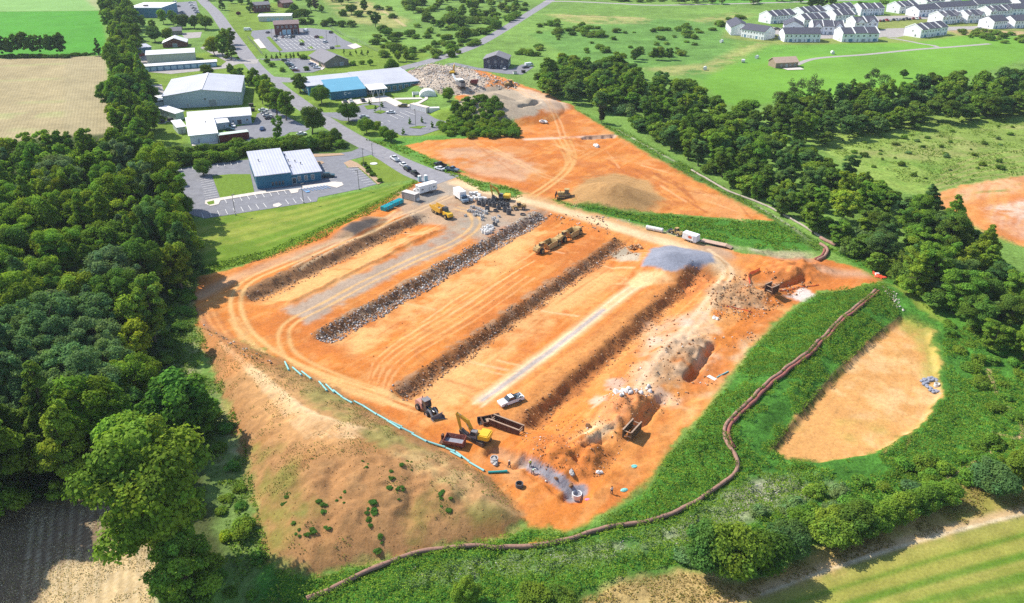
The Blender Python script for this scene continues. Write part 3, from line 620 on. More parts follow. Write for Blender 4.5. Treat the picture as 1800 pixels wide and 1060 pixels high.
# office lot
OFF = [(291, 309), (296, 303), (325, 295), (372, 287), (430, 281), (548, 270), (590, 270), (618, 266), (634, 259), (660, 270), (640, 275), (615, 281), (606, 288), (611, 295), (628, 294), (662, 324), (628, 333), (559, 347), (557, 354), (361, 384), (340, 379), (318, 365), (298, 345)]
sheet('parking_lot', OFF, M_ASPH2, .03)
sheet('lawn_island', [(373, 309), (404, 306), (440, 306), (447, 338), (387, 348)], M_LAWN, .05)
sheet('pavement', [(361, 352), (383, 348), (451, 337), (566, 322), (584, 319), (601, 320), (604, 325), (592, 330), (575, 326), (525, 333), (524, 338), (512, 340), (508, 334), (450, 342), (388, 352), (384, 359), (370, 362), (360, 358)], M_CONC, .052)
sheet('lawn_island', [(363, 355), (376, 352), (377, 358), (367, 360)], M_LAWN, .07)
sheet('pavement', [(480, 359), (490, 356), (496, 360), (488, 364), (480, 363)], M_CONC, .052)
sheet('planting_bed', [(549, 283), (566, 283), (570, 286), (560, 290), (549, 290)], M_MULCH, .052)
sheet('planting_bed', [(604, 286), (616, 281), (628, 286), (648, 301), (673, 320), (664, 324), (645, 306), (630, 294), (612, 294)], M_MULCH, .052)
sheet('planting_bed', [(543, 271), (600, 269), (606, 272), (580, 274), (548, 276)], M_MULCH, .052)
sheet('planting_bed', [(296, 343), (315, 337), (319, 340), (300, 346)], M_MULCH, .05)
s = stalls((355, 376), (358, 385), (463, 358), (469, 366), 9) + stalls((502, 352), (508, 360), (541, 347), (547, 355), 4)
s += stalls((394, 350), (399, 358), (499, 335), (504, 342), 9)
s += stalls((292, 310), (310, 306), (298, 343), (318, 339), 11) + stalls((351, 315), (372, 311), (361, 350), (384, 346), 10) + stalls((370, 290), (372, 296), (416, 284), (419, 290), 5) + stalls((318, 296), (320, 300), (338, 294), (340, 300), 2)
s += stalls((553, 291), (566, 290), (575, 322), (592, 319), 8) + stalls((612, 296), (628, 294), (643, 327), (661, 323), 9)
marks('road_markings', s, M_PAINT)
marks('road_markings', stalls((528, 332), (539, 338), (568, 326), (581, 332), 8), M_BLUEP, .22)
sheet('road_markings', [(536, 336), (542, 335), (545, 337), (539, 338)], M_BLUEP, .1)
# yard round the white buildings, gravel and tracks further up
sheet('parking_lot', [(400, 226), (446, 216), (452, 200), (480, 190), (505, 205), (545, 226), (536, 231), (510, 232), (500, 238), (440, 252), (434, 246), (430, 232), (405, 232)], M_ASPH2, .03)
sheet('driveway', [(262, 150), (284, 148), (292, 172), (268, 176)], M_DRIVE, .03)
sheet('driveway', [(236, 100), (262, 95), (262, 112), (256, 125), (385, 118), (398, 108), (352, 84), (360, 80), (420, 105), (455, 104), (452, 112), (420, 112), (395, 120), (300, 130), (243, 125)], M_DRIVE, .03)
sheet('driveway', [(318, 58), (355, 56), (352, 66), (325, 68)], M_DRIVE, .03)
sheet('parking_lot', [(289, 12), (312, 4), (345, 2), (352, 28), (330, 33), (305, 33), (297, 22)], M_ASPH2, .03)
sheet('parking_lot', [(372, 66), (395, 60), (420, 64), (400, 68)], M_DRIVE, .03)
# brick-building lot
LOT2 = [(443, 54), (480, 51), (545, 49), (580, 53), (605, 70), (634, 82), (622, 86), (590, 86), (500, 92), (475, 91), (455, 76), (441, 62)]
sheet('parking_lot', LOT2, M_ASPH2, .03)
s = []
for r in range(4):
    y0 = 65 + r * 6.2; x0 = 480 + r * 6.5; x1 = 552 + r * 10
    s += stalls((x0, y0), (x0 + 6.5, y0 + 4.2), (x1, y0 - 2), (x1 + 7, y0 + 2.2), 11)
marks('road_markings', s, M_PAINT, .3)
for px in ([(468, 65), (474, 64), (497, 88), (491, 90)], [(524, 70), (532, 69), (536, 74), (529, 76)], [(540, 83), (548, 81), (551, 85), (544, 86)], [(558, 64), (566, 63), (570, 67), (562, 68)], [(588, 80), (597, 79), (599, 82), (590, 83)]): sheet('lawn_island', px, M_LAWN, .05)
sheet('pavement', [(445, 70), (455, 68), (468, 84), (458, 85)], M_CONC, .05)
sheet('pavement', [(610, 80), (625, 76), (636, 82), (622, 86)], M_CONC, .05)
# shop lot
sheet('parking_lot', [(494, 103), (528, 102), (545, 105), (565, 122), (550, 127), (518, 128), (508, 118)], M_ASPH2, .03)
sheet('pavement', [(543, 106), (548, 105), (571, 119), (566, 123)], M_CONC, .05)
sheet('driveway', [(455, 103), (495, 103), (497, 106), (468, 107)], M_ASPH2, .035)
# school lot and paths
sheet('parking_lot', [(618, 190), (640, 183), (690, 177), (700, 183), (725, 184), (760, 205), (800, 216), (790, 222), (740, 238), (705, 238), (670, 222), (645, 214), (600, 212), (570, 202), (560, 198), (605, 197)], M_ASPH2, .03)
marks('road_markings', stalls((685, 203), (700, 210), (712, 196), (730, 203), 4) + stalls((742, 226), (752, 224), (770, 219), (780, 217), 3) + stalls((670, 216), (674, 218), (682, 213), (686, 215), 2), M_PAINT, .25)
sheet('pavement', [(600, 178), (648, 172), (676, 167), (695, 175), (711, 183), (712, 186), (695, 187), (678, 178), (640, 181), (622, 184), (604, 186)], M_CONC, .05)
sheet('pavement', [(712, 185), (735, 179), (747, 172), (745, 166), (730, 160), (742, 157), (752, 165), (752, 174), (738, 182), (714, 188)], M_CONC, .056)
sheet('pavement', [(693, 172), (740, 171), (744, 174), (694, 175)], M_CONC, .053)
sheet('lawn_island', [(640, 186), (655, 184), (668, 186), (660, 191), (645, 192)], M_LAWN, .055)
sheet('lawn_island', [(656, 197), (668, 193), (680, 196), (668, 200)], M_LAWN, .055)
sheet('lawn_island', [(718, 224), (735, 221), (750, 222), (738, 226)], M_LAWN, .055)
# house drive
sheet('driveway', [(785, 112), (800, 110), (840, 119), (850, 120), (900, 121), (918, 113), (930, 114), (938, 118), (918, 131), (890, 130), (845, 124), (815, 118)], M_ASPH2, .03)
sheet('pavement', [(1375, 120), (1406, 118), (1414, 122), (1385, 123)], M_CONC, .05)
# ---------------------------------------------------------------- buildings
M_GLASS = mat('window_glass', (.05, .07, .09), .12, var=.1, spec=.6)
M_WHITE = mat('white_trim', (.78, .78, .76), .6, var=.06)
M_DOORG = mat('door_grey', (.30, .33, .36), .6, var=.1)
def frame(Cp, Rp, Dp=None, D=None, ang=None, L=None):
    c = np.array(G(*Cp)); r = np.array(G(*Rp)); v = r - c
    a = math.atan2(v[1], v[0]) if ang is None else ang
    if L is None: L = float(np.hypot(*v))
    if D is None:
        d = np.array(G(*Dp)) - c; D = abs(float(-math.sin(a) * d[0] + math.cos(a) * d[1]))
    return c, a, L, D
def pangle(p, q, z=0):
    a = G(*p, z); b = G(*q, z); return math.atan2(b[1] - a[1], b[0] - a[0])
def shell(root, L, D, ev, rg, axis, mw, mr, ov=.5, th=.22, flat=False, mono=False, lift=0.0):
    """walls and roof of a plain building in its own frame: x along the front, y away from it"""
    mb = MB()
    if flat: mb.box(0, L, 0, D, 0, ev)
    elif mono: mb.ext([(0, 0), (D, 0), (D, rg), (0, ev)], 0, L, Matrix(((0, 1, 0, 0), (1, 0, 0, 0), (0, 0, 1, 0), (0, 0, 0, 1))))
    elif axis == 'x': mb.ext([(0, 0), (D, 0), (D, ev), (D / 2, rg), (0, ev)], 0, L, Matrix(((0, 1, 0, 0), (1, 0, 0, 0), (0, 0, 1, 0), (0, 0, 0, 1))))
    else: mb.ext([(0, 0), (L, 0), (L, ev), (L / 2, rg), (0, ev)], 0, D)
    w_ = mb.build('wall', mw, root)
    rb = MB(); SW = Matrix(((0, 1, 0, 0), (1, 0, 0, 0), (0, 0, 1, 0), (0, 0, 0, 1)))
    e = .04
    if flat:
        rb.box(-ov * .3, L + ov * .3, -ov * .3, D + ov * .3, ev + .02, ev + .25)
        r_ = rb.build('roof', mr, root); return w_, r_
    if mono:
        s = (rg - ev) / D
        rb.ext([(-ov, ev - s * ov + e), (D + ov, rg + s * ov + e), (D + ov, rg + s * ov + e + th), (-ov, ev - s * ov + e + th)], -ov, L + ov, SW)
    else:
        W_ = D if axis == 'x' else L; Lg = L if axis == 'x' else D; s = (rg - ev) / (W_ / 2)
        pr = [(-ov, ev - s * ov + e), (W_ / 2, rg + e), (W_ + ov, ev - s * ov + e), (W_ + ov, ev - s * ov + e + th), (W_ / 2, rg + e + th), (-ov, ev - s * ov + e + th)]
        if axis == 'x': rb.ext(pr, -ov, Lg + ov, SW)
        else: rb.ext(pr, -ov, Lg + ov)
    r_ = rb.build('roof', mr, root)
    return w_, r_
_winmesh = {}
def opening(root, x, y, z, w, h, face='front', name='window', m=None, fm=None):
    """window or door standing 6 cm proud of a wall; face front (-y), right (+x), left (-x)"""
    key = (name, round(w, 2), round(h, 2), (m or M_GLASS).name, (fm or M_WHITE).name)
    o = None
    if key not in _winmesh:
        mb = MB(); f = .1
        mb.mi(0).box(-w / 2, w / 2, -.07, .02, 0, f).box(-w / 2, w / 2, -.07, .02, h - f, h).box(-w / 2, -w / 2 + f, -.07, .02, f, h - f).box(w / 2 - f, w / 2, -.07, .02, f, h - f)
        mb.mi(1).box(-w / 2 + f, w / 2 - f, -.045, .02, f, h - f)
        if name == 'window' and w > .9: mb.mi(0).box(-.04, .04, -.06, -.046, f, h - f)
        o = mb.build(name, [fm or M_WHITE, m or M_GLASS], root); _winmesh[key] = o.data
    else:
        o = bpy.data.objects.new(name, _winmesh[key]); C.objects.link(o); o.parent = root
    o.location = (x, y, z); o.rotation_euler = (0, 0, {'front': 0, 'right': PI / 2, 'left': -PI / 2, 'back': PI}[face])
    return o
def bld(name, label, cat, fr, ev, rg, axis, mw, mr, group=None, **k):
    c, a, L, D = fr
    root = thing(name, label, cat, (c[0], c[1], 0), a, group)
    shell(root, L, D, ev, rg, axis, mw, mr, **k)
    return root, L, D
def metal_roof(n, col, per=.6, st=.35, ax='X'): return mat(n, col, .45, .0, .07, .12, rib=(ax, per, st), spec=.4)
MR_WHITE = mat('white_metal_roof', (.72, .70, .70), .5, var=.09, scale=.15, rib=('X', .6, .25)); MR_GREY = mat('grey_metal_roof', (.46, .46, .50), .5, var=.1, scale=.12, rib=('Y', 1.6, .5))
MR_LAV = mat('pale_seam_roof', (.47, .47, .53), .45, var=.08, scale=.2, rib=('X', 1.1, .7)); MR_SH = mat('dark_shingle', (.085, .085, .11), .9, var=.2, scale=1.2, bump=.3)
MR_SHG = mat('grey_shingle', (.21, .20, .215), .9, var=.15, scale=.9, bump=.3); MR_BRN = mat('brown_shingle', (.26, .19, .18), .9, var=.18, scale=.9, bump=.3)
MR_CYAN = mat('cyan_metal_roof', (.14, .37, .50), .4, var=.05, scale=.2, rib=('X', .5, .35)); MR_FLAT = mat('membrane_roof', (.84, .83, .84), .6, var=.05, scale=.15)
MW_BLG = mat('blue_grey_siding', (.44, .50, .56), .6, var=.07, scale=.3, rib=('X', .5, .3)); MW_CREAM = mat('cream_siding', (.60, .56, .48), .6, var=.06, scale=.3, rib=('X', .5, .3))
MW_WHITE = mat('white_siding', (.66, .68, .70), .6, var=.07, scale=.3, rib=('X', .5, .25)); MW_TEAL = mat('teal_siding', (.03, .155, .25), .5, var=.1, scale=.3, rib=('X', .4, .35))
MW_BLUE = mat('blue_siding', (.09, .22, .33), .5, var=.1, scale=.3, rib=('X', .4, .3)); MW_BRICK = mat('red_brick', (.17, .07, .06), .9, var=.25, scale=1.2, bump=.3)
MW_TAUPE = mat('taupe_siding', (.24, .21, .18), .8, var=.1, scale=.6); MW_STONE = mat('stone_front', (.44, .34, .27), .9, var=.25, scale=1.5); MW_DARK = mat('dark_slate_siding', (.085, .085, .11), .7, var=.12, scale=.6, rib=('Z', .25, .25))
MW_GRN = mat('pale_green_siding', (.45, .53, .50), .6, var=.07, scale=.3, rib=('X', .5, .25)); MW_HOUSE = mat('house_siding', (.80, .80, .82), .7, var=.05, scale=.4, rib=('Z', .3, .2)); MW_TANB = mat('tan_brick', (.30, .22, .16), .9, var=.2, scale=1.2)
M_VENT = mat('vent_metal', (.12, .12, .13), .5, .5, .1)
def vents(root, pts, r=.22, h=.8, z=None):
    for (x, y, z) in pts: MB().tube([(x, y, z - .4), (x, y, z + h * .75)], r * .7, 8).tube([(x, y, z + h * .75), (x, y, z + h)], r * 1.3, 8).build('roof_vent', M_VENT, root)
# office with two pale roofs and teal walls
a = pangle((453, 333), (566, 319))
for Cp, Rp, Dp, ev, rg, lab in (((453, 333), (513, 326), (433, 295), 6.2, 4.2, 0), ((516, 325), (566, 319), (496, 288), 4.4, 5.8, 1)): pass
root = thing('office_building', 'low teal office with two pale ribbed roof halves beside the grass bank', 'building', (*G(453, 333), 0), a)
L = math.dist(G(453, 333), G(566, 319)); D = frame((453, 333), (566, 319), Dp=(434, 294))[3]; La = L * .535
SW = Matrix(((0, 1, 0, 0), (1, 0, 0, 0), (0, 0, 1, 0), (0, 0, 0, 1)))
MB().ext([(0, 0), (D, 0), (D, 6.0), (0, 5.0)], 0, La, SW).ext([(1.2, 0), (D - 1, 0), (D - 1, 4.6), (1.2, 3.7)], La + .01, L, SW).build('wall', MW_TEAL, root)
MB().ext([(-.5, 5.02), (D + .5, 6.07), (D + .5, 6.3), (-.5, 5.25)], -.4, La, SW).build('roof', MR_LAV, root)
MB().ext([(.6, 3.68), (D - .5, 4.66), (D - .5, 4.88), (.6, 3.9)], La + .05, L + .6, SW).build('roof', MR_LAV, root)
for k in range(4): opening(root, L * .24 + k * 1.25, 0, .7, .75, 1.5, fm=M_VENT)
for k in range(3): opening(root, L * .66 + k * L * .105, 1.2, .9, 1.2, 2.0)
opening(root, La + 1.0, 1.2, .05, 1.6, 2.4, name='door'); opening(root, L, D * .45, .05, 1.1, 2.3, 'right', 'door', M_DOORG)
for k in range(4): opening(root, 0, 3 + k * 4.2, 1.2, 1.2, 1.6, 'left', fm=M_VENT)
vents(root, [(La * .22, D * .55, 5.8), (La + 1.2, D * .55, 4.5), (La + 1.0, D * .32, 4.2), (La + 3.6, D * .5, 4.4), (La + 5.2, D * .38, 4.3), (La + .9, D * .8, 4.7)])
# big grey warehouse
root, L, D = bld('warehouse', 'large pale grey metal warehouse with a white ridge strip on its roof', 'warehouse', frame((290, 192), (426, 184), Dp=(404, 155)), 6.3, 8.6, 'y', MW_BLG, MR_GREY)
MB().box(L / 2 - .6, L / 2 + .6, -.3, D + .3, 8.95, 9.05).build('ridge_cap', MR_WHITE, root)
opening(root, L * .53, 0, 3.6, .8, .8, m=M_VENT, fm=M_VENT); opening(root, L * .62, 0, .05, 4, 3.6, name='door', m=M_DOORG); opening(root, L * .3, 0, .05, 1.1, 2.2, name='door', m=M_DOORG)
MB().box(-7.5, -.02, 1, 12, 0, 3.6).build('annex_wall', MW_BLG, root); MB().ext([(-7.9, 3.5), (-.02, 4.5), (-.02, 4.75), (-7.9, 3.75)], .6, 12.4).build('annex_roof', MR_WHITE, root)
# white complex in front of it
root, L, D = bld('metal_shed', 'long white roofed metal shed directly in front of the large grey warehouse', 'shed', frame((334, 226), (443, 217), D=13.5), 4.0, 6.0, 'x', MW_BLG, MR_WHITE)
opening(root, L * .8, 0, .05, 2.2, 2.4, name='door', m=M_VENT); opening(root, L * .93, 0, 1.4, 1.2, 1.2); opening(root, L * .7, 0, 1.4, 1.0, 1.0)
root, L, D = bld('flat_building', 'white flat roofed block with one roof vent, left of the dark red container', 'building', frame((336, 254), (384, 249), Dp=(328, 224)), 3.8, 4.3, 'x', MW_WHITE, MR_FLAT, mono=True)
vents(root, [(L * .68, D * .62, 4.4)], .3, .6); opening(root, L * .3, 0, .05, 1.0, 2.1, name='door', m=M_DOORG)
MB().box(.3, L - .3, -3.0, -.05, .06, .2).build('loading_slab', M_CONC, root)
root, L, D = bld('small_annex', 'small white roofed annex tucked between the flat white block and long shed', 'building', frame((377, 229), (403, 226), D=6.5), 3.0, 3.6, 'x', MW_BLG, MR_WHITE, mono=True); opening(root, L * .7, 0, .05, 1.0, 2.1, name='door', m=M_DOORG)
root, L, D = bld('link_block', 'narrow white roofed link block on the left end of the long shed', 'building', frame((314, 236), (328, 234), D=11), 3.0, 3.5, 'x', MW_GRN, MR_WHITE, mono=True); opening(root, L * .5, 0, .05, 1.0, 2.1, name='door', m=M_DOORG)
root, L, D = bld('link_corridor', 'pale green covered corridor slanting from the warehouse corner to the white shed', 'building', frame((281, 202), (311, 212), D=4), 3.3, 3.6, 'x', MW_GRN, MR_WHITE, mono=True); opening(root, L * .5, 0, 1.3, 1.0, 1.0)
# upper storage yard
root, L, D = bld('storage_hall', 'cream storage hall with a white roof behind the row of lock-ups', 'building', frame((260, 113), (344, 108), D=15), 5.6, 7.0, 'x', MW_CREAM, MR_WHITE); opening(root, L * .97, 0, .05, 1.0, 2.1, name='door', m=M_DOORG)
opening(root, L, 5, .05, 3.5, 3.6, 'right', 'door', M_DOORG)
root, L, D = bld('storage_row', 'long low row of lock-up garages with pale blue doors', 'garage', frame((253, 126), (382, 117), D=4.5), 2.9, 3.3, 'x', MW_BLUE, MR_WHITE, mono=True)
M_LB = mat('pale_blue_door', (.42, .58, .66), .6, var=.08, rib=('Z', .2, .3))
for k in range(11): opening(root, (k + .5) * L / 11, 0, .1, L / 11 * .82, 2.3, name='garage_door', m=M_LB, fm=MW_BLUE)
root, L, D = bld('blue_shed', 'small blue walled shed with a pale roof left of the cream hall', 'shed', frame((242, 97), (268, 94), D=12), 4.2, 4.6, 'x', MW_BLUE, MR_LAV, mono=True); opening(root, L * .3, 0, .1, 2.6, 2.6, name='door', m=M_DOORG)
root, L, D = bld('gable_shed', 'white gabled shed standing behind the cream storage hall', 'shed', frame((287, 84), (329, 82), D=12), 3.0, 6.0, 'y', MW_BRICK, MR_WHITE); opening(root, L * .5, 0, .1, 3, 2.4, name='door', m=M_DOORG)
root, L, D = bld('small_house', 'small grey house hidden behind trees above the storage yard', 'house', frame((379, 58) if 0 else (300, 62), (320, 61), D=8), 3.0, 5.0, 'x', MW_TAUPE, MR_SHG); opening(root, L * .5, 0, .9, 1.2, 1.2)
root, L, D = bld('flat_store', 'blue grey store with a big flat white roof at the top edge', 'building', frame((228, 31), (287, 31), D=34), 8.0, 0, 'x', MW_BLUE, MR_FLAT, flat=True)
MB().box(L * .38, L * .5, 6, 9, 8.26, 9.6).build('roof_unit', MW_TAUPE, root); MB().box(-.15, L + .15, -.18, -.02, 7.3, 8.24).build('parapet', MW_BLG, root); opening(root, L * .85, 0, .1, 3, 3, name='door', m=M_DOORG)
# school
root = thing('school_building', 'long teal school with a grey roof, one cyan roof wing and white entrance canopy', 'school', (*G(582, 176), 0), pangle((648, 168), (739, 158)))
L = math.dist(G(582, 176), G(739, 158))
MB().ext([(0, 0), (14, 0), (14, 7.6), (0, 4.2)], 0, 19.5, SW).ext([(4, 0), (34, 0), (34, 5.8), (4, 4.2)], 19.52, L, SW).ext([(14.02, 0), (34.5, 0), (34.5, 5.6), (14.02, 5.0)], -8, 19.5, SW).build('wall', MW_TEAL, root)
MB().ext([(-.6, 4.1), (14, 7.65), (14, 7.9), (-.6, 4.35)], -.8, 19.3, SW).build('wing_roof', MR_CYAN, root)
MB().ext([(3.4, 4.22), (35, 5.95), (35, 6.2), (3.4, 4.47)], 19.6, L + .8, SW).ext([(14.1, 5.05), (35.2, 5.7), (35.2, 5.95), (14.1, 5.3)], -8.6, 19.5, SW).build('main_roof', MR_GREY, root)
for k in range(6): opening(root, 30 + k * 3.4, 4, .6, 2.2, 2.6)
for k in range(3): opening(root, -8, 17 + k * 5, 1, 1.5, 1.8, 'left')
opening(root, 22.5, 4, .05, 3, 2.7, name='door')
MB().ext([(-4.5, 3.9), (2, 4.6), (3.9, 5.0), (3.9, 5.25), (2, 4.85), (-4.5, 4.15)], 20, 30, SW).build('canopy', M_WHITE, root)
for k in range(3): MB().tube([(22 + k * 3, -3, 0), (21 + k * 3, -4, 4)], .12).tube([(22 + k * 3, -3, 0), (23 + k * 3.0, -3.5, 4.05)], .12).build('canopy_post', M_WHITE, root)
sg = MB()
for k in range(10): 
    t0 = .6 + k * .47; t1 = t0 + .47
    sg.add([(8 + math.cos(t) * r, -.06, 2.6 + math.sin(t) * r) for t, r in ((t0, .8), (t1, .8), (t1, .5), (t0, .5))], [(0, 1, 2, 3)])
sg.box(9.3, 11, -.07, -.03, 2.5, 2.75).build('sign', M_WHITE, root)
# white domed shelter and the walls beside it
t = thing('domed_shelter', 'white rounded shelter with low white walls at the end of the teal school', 'shelter', (*G(752, 168), 0), R(10))
MB().ext([(4.5 * math.cos(k * PI / 10), 3.4 * math.sin(k * PI / 10)) for k in range(11)], -2.5, 3).build('dome', M_WHITE, t); MB().box(-8.2, -8, -3, 3, 0, 1.6).box(-8, -4.6, 3, 3.2, 0, 1.6).build('low_wall', M_WHITE, t)
M_CONT = mat('white_container_paint', (.70, .68, .66), .6, var=.1, rib=('X', .3, .5)); M_CPINK = mat('pinkish_container_roof', (.72, .58, .50), .7, var=.1); M_RED = mat('dark_red_paint', (.17, .03, .03), .6, var=.15, rib=('X', .3, .5)); M_PGRN = mat('pale_green_roof', (.50, .58, .50), .6, var=.08)
M_CGREY = mat('grey_container_paint', (.34, .33, .32), .6, var=.12, rib=('X', .3, .5)); M_CGTOP = mat('container_top', (.62, .56, .52), .6, var=.1)
def container(label, Cp, ang, L, Wd, Hh, ms, mt, pos=None):
    t = thing('container', label, 'container', (*(pos or G(*Cp)), .03), ang)
    MB().box(0, L, 0, Wd, .12, Hh).build('body', ms, t); MB().box(-.04, L + .04, -.04, Wd + .04, Hh + .005, Hh + .09).build('roof', mt, t)
    for x in (0, L): 
        for y in (0, Wd): MB().box(x - .08, x + .08, y - .08, y + .08, 0, Hh + .1).build('corner_post', mt, t)
    dm = MB()
    for k in range(4): dm.tube([(L + .05, Wd * (.15 + .23 * k), .2), (L + .05, Wd * (.15 + .23 * k), Hh - .1)], .03, 6)
    MB().box(L + .005, L + .04, .06, Wd * .495, .15, Hh - .05).build('door', ms, t); MB().box(L + .005, L + .04, Wd * .505, Wd - .06, .15, Hh - .05).build('door', ms, t); dm.build('door_bars', M_VENT, t)
    return t
container('dark red container with a pale green roof beside the flat white block', (386, 251), pangle((386, 251), (432, 245)), 13, 4, 3.2, M_RED, M_PGRN)
container('long white container with a pinkish top on the grass beside the school lot', (721, 192), pangle((721, 192), (753, 200)), 12, 2.6, 2.7, M_CONT, M_CPINK)
container('short white container at the near end of the long pinkish topped one', (755, 199), pangle((721, 192), (753, 200)) + R(50), 5, 2.5, 2.4, M_CONT, M_CONT)
container('grey storage container next to the blue pipe bundles', (707, 349), pangle((707, 349), (733, 356)), 6.1, 2.5, 2.6, M_CGREY, M_CGTOP)
# shop with grey gable roof
root, L, D = bld('shop_building', 'taupe single storey shop under a wide grey shingle gable roof', 'building', frame((572, 119), None or (616, 115), D=27, ang=pangle((591, 98), (564, 86), 6.5) - PI / 2, L=15.5), 3.2, 6.8, 'y', MW_TAUPE, MR_SHG, ov=1.0)
opening(root, L * .45, 0, .9, 1.2, 1.2); opening(root, L * .7, 0, .1, 2.2, 2.2, name='door', m=M_DOORG)
MB().box(-.1, -.02, 0, D, 0, 1.2).build('stone_base', MW_STONE, root)
for k in range(5): opening(root, 0, 3 + k * 5, 1.0, 1.6, 1.5, 'left')
# brick building
root, L, D = bld('brick_building', 'two storey dark red brick building with three white garage bays', 'building', frame((484, 62), (527, 60), D=11), 7.6, 9.6, 'x', MW_BRICK, MR_BRN)
for k in range(5): opening(root, L * (.14 + .18 * k), 0, 5.0, 1.3, 1.5)
for x, m_ in ((.38, M_LB), (.57, M_LB), (.84, M_GLASS)): opening(root, L * x, 0, .1, L * .16, 3.6, name='garage_door', m=m_)
opening(root, L * .22, 0, .1, 1.0, 2.2, name='door', m=M_WHITE)
for k in range(2): opening(root, 0, 3 + 5 * k, 5, 1.2, 1.5, 'left')
root, L, D = bld('low_workshop', 'low cream workshop with a white roof behind the red brick building', 'building', frame((455, 38), (512, 37), D=10), 4.0, 4.6, 'x', MW_CREAM, MR_WHITE, mono=True)
for k in range(4): opening(root, L * (.3 + .14 * k), 0, .1, 2.4, 2.6, name='garage_door', m=M_LB)
root, L, D = bld('brick_house', 'dark brick house half hidden by trees at the top edge', 'house', frame((449, 22), (476, 20), D=10), 6.0, 8, 'x', MW_BRICK, MR_SHG)
for k in range(4): opening(root, L * (.15 + .23 * k), 0, 3.6, 1.2, 1.3)
root, L, D = bld('brick_house', 'reddish house with a brown roof right of the trees, top edge', 'house', frame((497, 14), (516, 12), D=9), 4.2, 6, 'x', MW_BRICK, MR_BRN)
for k in range(3): opening(root, L * (.2 + .3 * k), 0, 1.2, 1.2, 1.3)
# dark house by the road
root, L, D = bld('slate_house', 'dark slate sided two storey house with a grey gable roof beside the road', 'house', frame((850, 120), (893, 121), Dp=(909, 113)), 5.4, 8.0, 'y', MW_DARK, MR_SHG)
D = D
for k in range(3): opening(root, L * (.2 + .28 * k), 0, 3.4, 1.2, 1.3); opening(root, L * (.25 + .24 * k), 0, .2, 1.2, 1.9)
for k in range(3): opening(root, L, D * (.2 + .28 * k), .3, 1.2, 2.4, 'right', 'door', M_WHITE)
# tan ranch house in the pasture
root, L, D = bld('ranch_house', 'small tan brick ranch house alone in the green field', 'house', frame((1363, 120), (1402, 118), D=9), 3.2, 5.6, 'x', MW_TANB, mat('tan_shingle', (.50, .36, .27), .9, var=.15, scale=.9))
for k in range(4): opening(root, L * (.25 + .2 * k), 0, 1.0, 1.2, 1.2)
opening(root, L * .5, 0, .1, 1.0, 2.0, name='door', m=M_DOORG)
# ---------------------------------------------------------------- townhouse rows
def town_proto(n, style):
    """n units 6.2 m wide, 11 m deep; style 0 plain long roof, 1 stepped roofs with white party walls, 2 front gables"""
    r = thing('townhouse_row', 'x', 'townhouses')
    U = 6.2; D = 14.0; L = n * U; wl = MB()
    for k in range(n):
        s = (.35 if (k % 2 and style) else 0.0); yo = (-.7 if (k % 2 and style) else 0.0)
        wl.ext([(yo, 0), (D + yo, 0), (D + yo, 5.7 + s), (D / 2 + yo, 8.9 + s), (yo, 5.7 + s)], k * U + .004, (k + 1) * U - .004, SW)
    wl.build('wall', MW_HOUSE, r)
    pr = lambda yo, s, t0, t1: [(yo - .4, 5.47 + s + t0), (D / 2 + yo, 8.9 + s + t0), (D + yo + .4, 5.47 + s + t0), (D + yo + .4, 5.47 + s + t1), (D / 2 + yo, 8.9 + s + t1), (yo - .4, 5.47 + s + t1)]
    if style == 0: MB().ext(pr(0, 0, .03, .28), -.3, L + .3, SW).build('roof', MR_SH, r)
    else:
        for k in range(n):
            s = (.35 if k % 2 else 0.0); yo = (-.7 if k % 2 else 0.0)
            MB().ext(pr(yo, s, .03, .28), k * U + .16, (k + 1) * U - .16, SW).build('roof', MR_SH, r)
        pw = MB()
        for k in range(n + 1):
            s = .35; pw.ext(pr(-.35, s * .5, -.1, .62), k * U - .15, k * U + .15, SW)
        pw.build('party_wall', M_WHITE, r)
    if style == 2:
        for k in (0, n - 1):
            MB().ext([(k * U + .8, 5.4), (k * U + U - .8, 5.4), (k * U + U / 2, 8.2)], -1.1, 5, None).build('dormer', MW_HOUSE, r)
            MB().ext([(k * U + .5, 5.3), (k * U + U / 2, 8.25), (k * U + U - .5, 5.3), (k * U + U - .5, 5.55), (k * U + U / 2, 8.5), (k * U + .5, 5.55)], -1.2, 5.2, None).build('dormer_roof', MR_SH, r)
    for k in range(n):
        yo = (-.7 if (k % 2 and style) else 0.0)
        for x in (.27, .73): opening(r, (k + x) * U, yo, 3.5, 1.2, 1.4)
        opening(r, (k + .72) * U, yo, .05, 2.2, 2.2, name='garage_door', m=M_DOORG if k % 2 else MW_BLUE); opening(r, (k + .25) * U, yo, .05, 1.0, 2.1, name='door', m=M_DOORG)
    opening(r, 0, D * .5, 3.8, .9, 1.2, 'left'); opening(r, 0, D * .3, .6, 1.2, 1.6, 'left'); opening(r, L, D * .5, 3.8, .9, 1.2, 'right')
    return r
